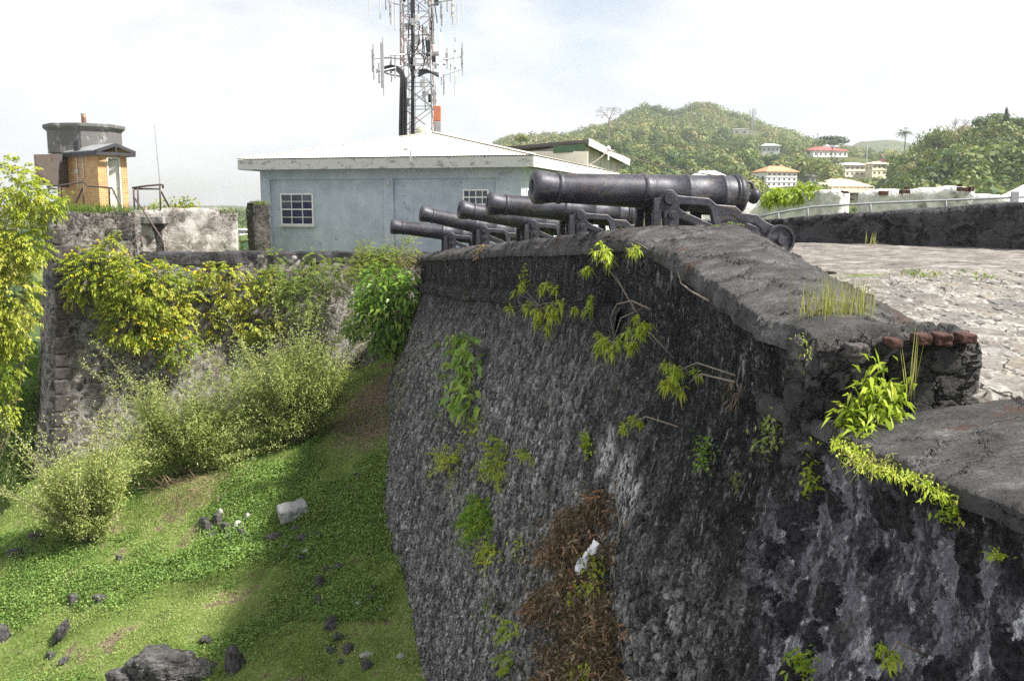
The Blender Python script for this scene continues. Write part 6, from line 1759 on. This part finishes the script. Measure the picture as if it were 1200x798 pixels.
for px, py, w, h, pl, lab in ((322, 630, 24, 12, 0, 'flat dark stone below the concrete block'), (347, 622, 16, 14, 0, 'dark stone right beneath the concrete block'), (356, 630, 26, 10, 0, 'low dark slab stone beneath the concrete block'), (357, 647, 14, 10, 1, 'bright white stone below the concrete block'),
        (334, 641, 12, 8, 1, 'pale pebble left of the bright white stone'), (372, 628, 12, 12, 0, 'dark stone right of the slab stone beneath the block'), (352, 654, 14, 10, 0, 'dark stone under the bright white stone'), (327, 597, 10, 10, 0, 'small dark stone left of the concrete block'),
        (374, 685, 14, 22, 0, 'upper dark stone of the line leading down the bank'), (376, 708, 18, 22, 0, 'grey stone in the middle of the line leading down the bank'), (388, 735, 24, 26, 0, 'largest dark stone in the line leading down the bank'), (388, 762, 14, 12, 0, 'stone low in the line near the pale flat slab'),
        (408, 762, 18, 18, 0, 'dark angular stone left of the pale flat slab'), (428, 768, 24, 9, 1, 'pale flat slab stone at the foot of the black wall'), (416, 700, 12, 10, 0, 'stone right of the line halfway down the bank'), (420, 708, 10, 10, 1, 'pale pebble right of the line halfway down the bank'),
        (434, 703, 12, 14, 0, 'stone beside the black wall halfway down the bank'), (447, 714, 10, 7, 1, 'pale chip close to the black wall'), (470, 769, 16, 8, 1, 'pale flat chip close to the wall at the bottom'), (400, 776, 10, 10, 0, 'small stone at the lower end of the line'), (398, 665, 20, 12, 0, 'half buried stone above the line on the bank'),
        (385, 668, 14, 10, 0, 'half buried stone at the top of the line'), (297, 539, 12, 8, 1, 'small pale stone under the middle bush'), (420, 558, 16, 10, 0, 'dark stone on the brown soil by the wall'), (430, 780, 22, 14, 0, 'rough stone below the pale flat slab'), (438, 690, 12, 10, 0, 'stone at the foot of the wall above the pale chip'), (395, 748, 16, 16, 0, 'stone joined to the largest dark stone of the line')):
    rock(px, py, w, h, lab, None, bool(pl), sink=.3)
# worn kerb stones across the paving and broken slab pieces at the foot of the sloping concrete
for k, (px, py, w_, h_) in enumerate(((962, 312, 26, 8), (990, 309, 34, 11), (1030, 310, 44, 14), (1078, 311, 30, 12), (1108, 308, 40, 13), (1150, 306, 44, 12), (1192, 304, 38, 12))):
    c = at(px, py, 11.5); s_ = 11.5 / FPX
    o = bpy.data.objects.new('kerb_stone', KB[k % 3]); link(o)
    o.location = (c.x, c.y, float(pave_z(c.x, 11.5)) + .015); o.scale = (w_ * s_ * .62, .26, h_ * s_ * .75); o.rotation_euler = (0, 0, R(rng.uniform(-12, 12)))
    tag(o, 'worn low kerb stone in the broken row across the paving behind the grass tuft', 'kerb stone', 'kerb stones across the paving')
for k, (px, py, Y_, w_, lab) in enumerate(((912, 294, 12.2, 22, 'brown broken slab piece beside the rear gun wheel'), (930, 300, 11.6, 26, 'brown broken slab piece at the top inner edge of the sloping concrete'), (948, 312, 11.0, 30, 'reddish broken slab piece midway along the inner edge of the concrete'), (972, 318, 10.7, 20, 'small brown slab piece at the inner edge above the grass tuft'), (1012, 345, 9.4, 34, 'reddish brown flat slab piece right of the grass tuft'))):
    c = at(px, py, Y_); s_ = Y_ / FPX
    o = bpy.data.objects.new('broken_stone', KB[k % 3] if k % 2 else KR); link(o)
    o.location = c + Vector((0, 0, -.01)); o.scale = (w_ * s_ * .6, .2, .05); o.rotation_euler = (0, R(rng.uniform(4, 12)), R(rng.uniform(-30, 30)))
    tag(o, lab, 'slab piece')
# concrete block
g = gpt(343, 604); m2 = MB()
m2.prism([(-.38, -.24), (.36, -.26), (.40, .22), (-.34, .25)], -.12, .26)
o = m2.build('concrete_block', M['concrete'], None, bevel=.05)
sd = o.modifiers.new('sub', 'SUBSURF'); sd.levels = 4; sd.render_levels = 4; sd.subdivision_type = 'SIMPLE'
tx = bpy.data.textures.new('worn', 'CLOUDS'); tx.noise_scale = .18; dm = o.modifiers.new('worn', 'DISPLACE'); dm.texture = tx; dm.strength = .09; o.location = g + Vector((0, 0, .05)); o.rotation_euler = (R(10), R(-8), R(28)); WLOC[o.name] = g
tag(o, 'pale grey concrete block lying in the ground cover', 'block')

# ================================================================== GRASS AND GROUND COVER (uncountable)
def on_ground(n, x0, x1, y0, y1):
    X = rng.uniform(x0, x1, n); Y = rng.uniform(y0, y1, n)
    Z = ground_z(X, Y)
    u = 600 + FPX * X / (Y * CP - Z * SP) ; v = 399 + FPX * -( Z * CP + Y * SP) / (Y * CP - Z * SP)
    ok = (u > -30) & (u < 520) & (v > 400) & (v < 830) & (X < scarp_x(Y, Z) + .05)
    return X[ok], Y[ok], Z[ok], u[ok], v[ok]
X, Y, Z, u, v = on_ground(900000, -17, -.5, 13, 33)
cl = fbm(np.stack([X * .8, Y * .8, 0 * X], -1), 4, 201)
soil = (np.hypot(X + 4.3, (Y - 29.2) * .45) < 1.9 + cl)
keep = (rng.random(len(X)) < .22 + .5 * np.clip(cl + .35, 0, 1)) & ~(soil & (rng.random(len(X)) < .93)) & ~((fbm(np.stack([X * 1.1, Y * 1.1, 0 * X + 9], -1), 4, 219) > .30) & (rng.random(len(X)) < .85))
X, Y, Z, cl = X[keep], Y[keep], Z[keep], cl[keep]
n = len(X); f = Fol()
pt = fbm(np.stack([X * .45, Y * .45, 0 * X], -1), 4, 207)
f.leaves(np.stack([X, Y, Z - .01], -1), unit(np.stack([rng.normal(0, .5, n), rng.normal(0, .5, n), np.ones(n)], -1)), rng.uniform(.035, .10, n) * (1 + .6 * np.clip(cl, 0, 1)), .014, .46 + pt * .8 + rng.normal(0, .16, n) + (rng.random(n) < .10) * .45, .1)
o = f.build('grass', LM['lawn'], None); o['kind'] = 'stuff'
# leafy ground cover in the shade and in patches
X, Y, Z, u, v = on_ground(520000, -17, -.5, 13, 33)
cl = fbm(np.stack([X * .55, Y * .55, 0 * X + 3], -1), 4, 211) + .10 * fbm(np.stack([X * 3, Y * 3, 0 * X], -1), 3, 213)
band = np.exp(-((u - 395) / 75) ** 2) * ((v > 480) & (v < 730)) * .8 + np.exp(-((u - 300) / 60) ** 2 - ((v - 610) / 60) ** 2) * .5 + np.exp(-((u - 60) / 80) ** 2 - ((v - 660) / 40) ** 2) * .4 + np.exp(-((u - 250) / 120) ** 2 - ((v - 580) / 40) ** 2) * .4
soil = np.hypot(X + 4.3, (Y - 29.2) * .45) < 1.7 + cl * 2
keep = (cl + band * .95 + rng.normal(0, .10, len(X)) > .36) & ~(soil & (rng.random(len(X)) < .9)) & (rng.random(len(X)) < .8)
X, Y, Z = X[keep], Y[keep], Z[keep]; n = len(X)
hb = fbm(np.stack([X * 1.5, Y * 1.5, 0 * X], -1), 3, 215)
f = Fol(); f.leaves(np.stack([X, Y, Z + rng.uniform(0, .14, n) * (1 + hb)], -1), unit(rnd_dir(n) + np.array([0, 0, .4])), rng.uniform(.04, .085, n), .045, .45 + hb * .3 + rng.normal(0, .17, n), .15, unit(rnd_dir(n) * .6 + UP))
o = f.build('ground_cover', LM['clover'], None); o['kind'] = 'stuff'

# ================================================================== TREES ON THE HILLS
def crown_mesh(name, blobs, n, size, tone, mat='hill', seedtone=.12, upb=.25):
    P_, d, k = blob_pts(blobs, n, .5)
    f = Fol(); bt_ = rng.normal(0, seedtone, len(blobs))[k]
    f.quads(P_, unit(d + rnd_dir(n) * .55 + UP * upb), size * rng.uniform(.6, 1.3, n), tone + bt_ + rng.normal(0, .09, n))
    return f
def round_tree_blobs(seed, w=1.0, h=1.0):
    r2 = np.random.default_rng(seed); bl = [((0, 0, .62 * h), (.34 * w, .34 * w, .30 * h))]
    for k in range(9):
        a = r2.uniform(0, 6.28); rr = r2.uniform(.18, .36) * w; z = r2.uniform(.38, .82) * h
        s_ = r2.uniform(.14, .24)
        bl.append(((rr * math.cos(a), rr * math.sin(a), z), (s_ * w, s_ * w, s_ * .85 * h)))
    return bl
def tree(name, label, px, pbase, hpx, Y, blobs, n, size, tone, group=None, mat='hill', trunk=.025, z=None, trunkh=.55):
    b = at(px, pbase, Y)
    if z is not None: b.z = z
    H = hpx / FPX * Y
    t = thing(name, label, 'tree', tuple(b), R(rng.uniform(0, 360)), group)
    f = crown_mesh('crown', [((c[0] * H, c[1] * H, c[2] * H), (r[0] * H, r[1] * H, r[2] * H)) for c, r in blobs], n, size * H, tone, mat)
    f.build('crown', LM[mat], t, local=True)
    m2 = MB(); m2.tube([(0, 0, -.15 * H), (0.01 * H, 0, .25 * H), (0, .01 * H, trunkh * H)], [trunk * H, trunk * .8 * H, trunk * .35 * H], 6)
    for k in range(4):
        a = k * 1.6; m2.tube([(0, 0, .28 * H), (.12 * H * math.cos(a), .12 * H * math.sin(a), .45 * H), (.22 * H * math.cos(a), .22 * H * math.sin(a), (.30 + trunkh * .6) * H)], [trunk * .5 * H, trunk * .35 * H, trunk * .1 * H], 5)
    m2.build('trunk', M['bark'], t, local=True)
    return t
# single trees one can point at
t = tree('conifer', 'tall dark pointed conifer on the right hill skyline', 1178, 152, 27, 275, [((0, 0, .12 + .09 * k), (.21 - .02 * k, .21 - .02 * k, .10)) for k in range(9)] + [((.05, .0, .5), (.12, .12, .3))], 1500, .06, .12)
tree('umbrella_tree', 'dark round crowned tree with visible trunk on the right hill skyline', 1149, 158, 21, 280, [((0, 0, .72), (.5, .5, .28)), ((-.25, 0, .62), (.3, .3, .2)), ((.3, .1, .6), (.3, .3, .2))], 700, .10, .22)
tree('spreading_tree', 'wide flat topped dark tree by the red roofed house', 975, 182, 24, 520, [((0, 0, .78), (.75, .5, .12)), ((-.5, 0, .66), (.4, .4, .1)), ((.6, 0, .6), (.5, .4, .12)), ((.1, .2, .55), (.3, .3, .12))], 700, .10, .15)
tree('broad_tree', 'large tan and green tree on the skyline left of the dark round crowned tree', 1117, 190, 44, 285, round_tree_blobs(2, 1.35, 1), 1500, .06, .62)
tree('broad_tree', 'tall tan leaved tree at the left end of the right hill skyline', 1093, 196, 46, 290, round_tree_blobs(3, 1.0, 1), 1200, .06, .72)
tree('broad_tree', 'dark dense domed tree low on the right hill', 1088, 222, 32, 262, [((0, 0, .5), (.52, .5, .46)), ((-.2, 0, .35), (.4, .4, .3)), ((.25, 0, .35), (.35, .4, .3))], 1100, .08, .16)
tree('broad_tree', 'brownish flowering tree left of the dark domed tree', 1066, 216, 28, 268, round_tree_blobs(5, 1.2, 1), 900, .08, .86)
tree('broad_tree', 'dark green tree at the right border of the skyline', 1203, 160, 24, 275, round_tree_blobs(6, 1.5, 1), 800, .09, .15)
tree('broad_tree', 'tan tree at the right border below the skyline', 1196, 190, 40, 262, round_tree_blobs(8, .8, 1), 800, .08, .75)
tree('broad_tree', 'dark tree in the hollow at the middle of the right hill', 1107, 205, 30, 268, round_tree_blobs(9, 1.3, 1), 900, .08, .14)
tree('broad_tree', 'light green round tree on the slope below the red roofed house', 968, 205, 16, 420, round_tree_blobs(11, 1.4, 1), 500, .10, .62)
tree('broad_tree', 'dark tree just right of the orange roofed house', 942, 219, 16, 338, round_tree_blobs(12, .9, 1), 400, .10, .2)
tree('broad_tree', 'rounded shrub like tree beside the lowest cream house', 1051, 228, 18, 265, round_tree_blobs(13, 1.4, 1), 500, .10, .3)
tree('broad_tree', 'tall rounded tree on the crest of the middle slope', 806, 163, 14, 560, round_tree_blobs(14, 1.4, 1), 500, .10, .6)
tree('broad_tree', 'dark round tree in the middle of the slope above the white house', 804, 186, 12, 420, round_tree_blobs(15, 1.4, 1), 400, .10, .18)
tree('broad_tree', 'wide dark green tree on the slope above the shed', 757, 192, 16, 400, round_tree_blobs(16, 1.6, 1), 500, .10, .2)
tree('broad_tree', 'pale tree behind the left end of the shed roof', 610, 172, 16, 200, round_tree_blobs(17, 1.2, 1), 500, .10, .66)
tree('flowering_bush', 'small magenta bougainvillea above the pale yellow wing', 1035, 192, 6, 420, round_tree_blobs(18, 1.3, 1), 160, .16, .5, mat='purple')
def palm(label, px, pbase, hpx, Y, n, mat, tone, fl=.45):
    b = at(px, pbase, Y); H = hpx / FPX * Y
    t = thing('palm_tree', label, 'palm', tuple(b))
    m2 = MB(); m2.tube([(0, 0, -.3 * H), (.02 * H, 0, .35 * H), (0, 0, .72 * H)], [.03 * H, .025 * H, .02 * H], 6); m2.build('trunk', M['bark'], t, local=True)
    f = Fol(); d = unit(np.stack([rng.normal(0, 1, n), rng.normal(0, 1, n), rng.uniform(-.2, 1.1, n)], -1))
    f.pinnate(np.repeat(np.array([[0, 0, .72 * H]]), n, 0), d, fl * H * rng.uniform(.8, 1.1, n), 9, .13 * H, .022 * H, tone + rng.normal(0, .1, n), .45, .9)
    f.build('crown', LM[mat], t, local=True)
palm('dark palm standing on the skyline left of the right hill', 1060, 172, 22, 400, 26, 'hill', .1)
palm('yellowish palm on the hill below the far mast', 905, 172, 16, 545, 24, 'hill', .8)
palm('small palm below the red roofed house', 963, 211, 12, 400, 22, 'hill', .75)
palm('pale palm on the left side of the right hill', 1095, 192, 16, 300, 24, 'hill', .65)
palm('silvery blue green palm right of the tan houses', 1044, 188, 13, 410, 30, 'olive', .9)
def baretree(label, px, pbase, hpx, Y, seed):
    r2 = np.random.default_rng(seed); b = at(px, pbase, Y); H = hpx / FPX * Y
    t = thing('bare_tree', label, 'tree', tuple(b)); tr = MB(); br_ = MB()
    tr.tube([(0, 0, -.2 * H), (.02 * H, 0, .45 * H)], [.03 * H, .022 * H], 6)
    def grow(p, d, L, r, lv):
        q = p + d * L; br_.tube([p, p.lerp(q, .5) + Vector(r2.normal(size=3)) * L * .05, q], [r, r * .8, r * .6], 5)
        if lv:
            for k in range(3):
                nd = (d + Vector(r2.normal(size=3)) * .55 + Vector((0, 0, .1))).normalized(); grow(q, nd, L * .68, r * .58, lv - 1)
    for k in range(4):
        a = k * 1.57 + .4; grow(Vector((.02 * H, 0, .43 * H)), Vector((math.cos(a) * .8, math.sin(a) * .8, .7)).normalized(), .2 * H, .014 * H, 4)
    tr.build('trunk', M['twig'], t, local=True); br_.build('branches', M['twig'], t, local=True)
baretree('bare leafless tree standing above the slope left of the double peaked hill', 713, 156, 36, 520, 3)
baretree('bare leafless tree on the right hill skyline between leafy crowns', 1121, 172, 36, 284, 5)
# generic trees, each its own object: eight kinds, copied
PR = []
for k in range(8):
    tone = (.18, .30, .42, .55, .66, .30, .46, .80)[k]
    t = tree('hill_tree', 'x', 1000, 200, 30, 300, round_tree_blobs(40 + k, (1.0, 1.25, 1.5, 1.2)[k % 4], 1.0), 700, .078, tone, 'trees in the wood on the hillside')
    PR.append(t)
KL = ['dark green leafy tree in the hillside wood', 'deep green leafy tree in the hillside wood', 'mid green leafy tree in the hillside wood', 'light green leafy tree in the hillside wood', 'yellowish green tree in the hillside wood', 'green bushy tree in the hillside wood', 'soft green bushy tree in the hillside wood', 'tan leaved tree in the hillside wood']
H0 = 30 / FPX * 300
def place(k, x, y, H, first):
    t = PR[k] if first else copy_tree(PR[k])
    t.location = (x, y, float(hill_z(np.array([x]), np.array([y]))[0]) - .08 * H)
    s_ = H / H0; t.scale = (s_, s_, s_ * rng.uniform(.9, 1.1)); t.rotation_euler = (0, 0, R(rng.uniform(0, 360))); t['label'] = KL[k]
used = set()
HB = [(898, 938, 194, 222, 345), (964, 1026, 208, 240, 290), (948, 999, 168, 187, 560), (986, 1042, 188, 209, 415), (890, 916, 166, 181, 540), (812, 851, 198, 215, 330), (856, 880, 149, 161, 760), (946, 958, 204, 216, 340)]
def clear(u, Y, H, x):
    z = float(hill_z(np.array([x]), np.array([Y]))[0]); 
    top = 399 - FPX * ((z + H) * CP + Y * SP) / (Y * CP - z * SP); bot = 399 - FPX * (z * CP + Y * SP) / (Y * CP - z * SP)
    for a, b, c, d, yh in HB:
        if a - 8 < u < b + 8 and Y < yh + 25 and top < d - 3 and Y > yh - 200 and bot > c: return False
    return True
cnt = 0
pts = []
while cnt < 235:
    u = rng.uniform(1040, 1260) if rng.random() < .62 else rng.uniform(585, 1040)
    Y = rng.uniform(235, 345) if u > 1040 else rng.uniform(300, 560)
    x = (u - 600) / FPX * Y
    if any(abs(x - q[0]) + abs(Y - q[1]) * .6 < 4.0 for q in pts): continue
    H = (rng.uniform(5.0, 10.5) if u > 1040 else rng.uniform(4.5, 9)) * (1.45 if rng.random() < .12 else 1)
    if not clear(u, Y, H, x): continue
    if 1040 < u < 1066 and Y < 300: H *= .6
    k = int(rng.choice(8, p=[.2, .17, .15, .14, .1, .1, .1, .04])); place(k, x, Y, H, k not in used); used.add(k); pts.append((x, Y)); cnt += 1
for k in range(8):
    if k not in used: place(k, 250 + k * 4, 300, 8, True)
# the mass of wood behind and between them
def wood(name, label, n, u0, u1, y0, y1, s0, s1, q, tones, seed):
    r2 = np.random.default_rng(seed)
    U = r2.uniform(u0, u1, n * 3); Yw = np.exp(r2.uniform(math.log(y0), math.log(y1), n * 3)); Xw = (U - 600) / FPX * Yw
    Hh = s0 + (s1 - s0) * r2.random(n * 3) ** 2 * 1.5
    ok = np.array([clear(a, b, h, c) for a, b, h, c in zip(U, Yw, Hh, Xw)]); U, Yw, Xw, Hh = [A[ok][:n] for A in (U, Yw, Xw, Hh)]
    Zw = hill_z(Xw, Yw); m = len(U)
    tone = np.clip(r2.choice(tones, m) + fbm(np.stack([Xw / 45, Yw / 45, 0 * Xw], -1), 3, seed) * .55, 0, 1)
    C = np.repeat(np.stack([Xw, Yw, Zw + Hh * .45], -1), q, 0); hh = np.repeat(Hh, q)[:, None]
    d = rnd_dir(m * q); lump = 1 + .28 * fbm(d * 2.5 + np.repeat(np.arange(m), q)[:, None] * 3.7, 2, 5)[:, None]
    Pq = C + d * hh * np.array([.62, .62, .55]) * lump * (1 - .3 * rng.random((m * q, 1)))
    f = Fol(); f.quads(Pq, unit(d + rnd_dir(m * q) * .5 + UP * .2), hh[:, 0] * rng.uniform(.16, .30, m * q), np.repeat(tone, q) + rng.normal(0, .09, m * q))
    o = f.build(name, LM['hill'], None); o['kind'] = 'stuff'; o['label'] = label; return o
wood('hillside_wood', 'mixed green wood covering the near slope', 2300, 570, 1260, 215, 600, 3.0, 6.5, 90, [.2, .35, .5, .6, .66, .75, .55], 301)
wood('hilltop_wood', 'hazy wood on the double peaked far hill', 4200, 560, 1010, 590, 1000, 3.6, 7, 44, [.25, .4, .5, .6, .7], 302)
wood('lowland_wood', 'wood on the low ground left of the fort', 1300, -250, 560, 70, 420, 3.5, 8, 60, [.1, .2, .3, .4], 303)
wood('valley_scrub', 'scrub in the hollow behind the fort', 500, 820, 1260, 110, 240, 2, 4.5, 70, [.3, .45, .6], 304)

# ================================================================== LIGHT, SKY, HAZE, CAMERA
SUN_EL, SUN_AZ = R(50), R(105)          # azimuth measured from +Y towards +X
sv = Vector((math.sin(SUN_AZ) * math.cos(SUN_EL), math.cos(SUN_AZ) * math.cos(SUN_EL), math.sin(SUN_EL)))
sl = bpy.data.lights.new('sun', 'SUN'); sl.energy = 4.0; sl.angle = R(3.5); sl.color = (1.0, .955, .89)
so = bpy.data.objects.new('sun', sl); COL.objects.link(so); so.rotation_euler = (-sv).to_track_quat('-Z', 'Y').to_euler()
w = bpy.data.worlds.new('World'); sc.world = w; w.use_nodes = True
nt = w.node_tree; nt.nodes.clear()
sky = nt.nodes.new('ShaderNodeTexSky'); sky.sky_type = 'NISHITA'; sky.sun_disc = False; sky.sun_elevation = SUN_EL; sky.sun_rotation = SUN_AZ
tc_ = nt.nodes.new('ShaderNodeTexCoord'); mp_ = nt.nodes.new('ShaderNodeMapping'); mp_.inputs['Scale'].default_value = (1.0, 1.0, 2.6); mp_.inputs['Location'].default_value = (.35, .1, .2)
nt.links.new(tc_.outputs['Generated'], mp_.inputs[0])
nz = nt.nodes.new('ShaderNodeTexNoise'); nz.inputs['Scale'].default_value = 2.6; nz.inputs['Detail'].default_value = 9; nz.inputs['Roughness'].default_value = .58; nz.inputs['Distortion'].default_value = .4
nt.links.new(mp_.outputs[0], nz.inputs['Vector'])
cr = nt.nodes.new('ShaderNodeValToRGB'); cr.color_ramp.elements[0].position = .34; cr.color_ramp.elements[0].color = (.35, .35, .35, 1); cr.color_ramp.elements[1].position = .50; cr.color_ramp.elements[1].color = (1, 1, 1, 1)
nt.links.new(nz.outputs['Fac'], cr.inputs[0])
nz2 = nt.nodes.new('ShaderNodeTexNoise'); nz2.inputs['Scale'].default_value = 3.4; nz2.inputs['Detail'].default_value = 8; nz2.inputs['Roughness'].default_value = .55
nt.links.new(mp_.outputs[0], nz2.inputs['Vector'])
cc = nt.nodes.new('ShaderNodeValToRGB'); cc.color_ramp.elements[0].position = .38; cc.color_ramp.elements[0].color = (5.35, 5.5, 5.75, 1); cc.color_ramp.elements[1].position = .58; cc.color_ramp.elements[1].color = (6.75, 6.76, 6.8, 1)
nt.links.new(nz2.outputs['Fac'], cc.inputs[0])
mxw = nt.nodes.new('ShaderNodeMix'); mxw.data_type = 'RGBA'
vd = nt.nodes.new('ShaderNodeVectorMath'); vd.operation = 'DISTANCE'; vd.inputs[1].default_value = (.085, .976, .215)
nt.links.new(tc_.outputs['Generated'], vd.inputs[0])
gp = nt.nodes.new('ShaderNodeMath'); gp.operation = 'MULTIPLY_ADD'; gp.inputs[1].default_value = .22; gp.inputs[2].default_value = -.11; nt.links.new(nz2.outputs['Fac'], gp.inputs[0])
ga = nt.nodes.new('ShaderNodeMath'); ga.operation = 'ADD'; nt.links.new(vd.outputs['Value'], ga.inputs[0]); nt.links.new(gp.outputs[0], ga.inputs[1])
gm = nt.nodes.new('ShaderNodeMapRange'); gm.inputs['From Min'].default_value = .02; gm.inputs['From Max'].default_value = .11; gm.inputs['To Min'].default_value = .45; gm.inputs['To Max'].default_value = 1.0; nt.links.new(ga.outputs[0], gm.inputs['Value'])
mn = nt.nodes.new('ShaderNodeMath'); mn.operation = 'MULTIPLY'; nt.links.new(gm.outputs[0], mn.inputs[0]); nt.links.new(cr.outputs[0], mn.inputs[1])
nt.links.new(mn.outputs[0], mxw.inputs['Factor']); nt.links.new(sky.outputs[0], mxw.inputs[6]); nt.links.new(cc.outputs[0], mxw.inputs[7])
bg = nt.nodes.new('ShaderNodeBackground'); bg.inputs['Strength'].default_value = .058
nt.links.new(mxw.outputs[2], bg.inputs[0])
ow = nt.nodes.new('ShaderNodeOutputWorld'); nt.links.new(bg.outputs[0], ow.inputs[0])

HAZE = True
if HAZE:
    hz = MB(); hz.box((0, 1100, 100), (7000, 2320, 420)); 
    hm = bpy.data.materials.new('thin_haze'); hm.use_nodes = True; hn = hm.node_tree; hn.nodes.clear()
    pv = hn.nodes.new('ShaderNodeVolumePrincipled'); pv.inputs['Density'].default_value = .00024; pv.inputs['Color'].default_value = (.90, .95, 1.0, 1); pv.inputs['Anisotropy'].default_value = .2
    ho = hn.nodes.new('ShaderNodeOutputMaterial'); hn.links.new(pv.outputs[0], ho.inputs['Volume'])
    o = hz.build('haze', hm, None); o['kind'] = 'stuff'

cam = bpy.data.cameras.new('camera'); cam.sensor_width = 36; cam.lens = 36 * FPX / 1200; cam.clip_end = 20000; cam.clip_start = .05
co_ = bpy.data.objects.new('camera', cam); COL.objects.link(co_); co_.location = (0, 0, 0); co_.rotation_euler = (R(90) - PITCH, 0, 0)
sc.camera = co_
sc.view_settings.view_transform = 'Standard'; sc.view_settings.look = 'None'; sc.view_settings.exposure = 1.46; sc.view_settings.gamma = 1; sc.view_settings.use_curve_mapping = False
sc.render.engine = 'CYCLES'; sc.cycles.max_bounces = 6; sc.cycles.transparent_max_bounces = 8; sc.cycles.volume_bounces = 0
sc.cycles.sample_clamp_indirect = 2.0; sc.cycles.sample_clamp_direct = 6.0; sc.cycles.use_denoising = False; sc.cycles.use_adaptive_sampling = False
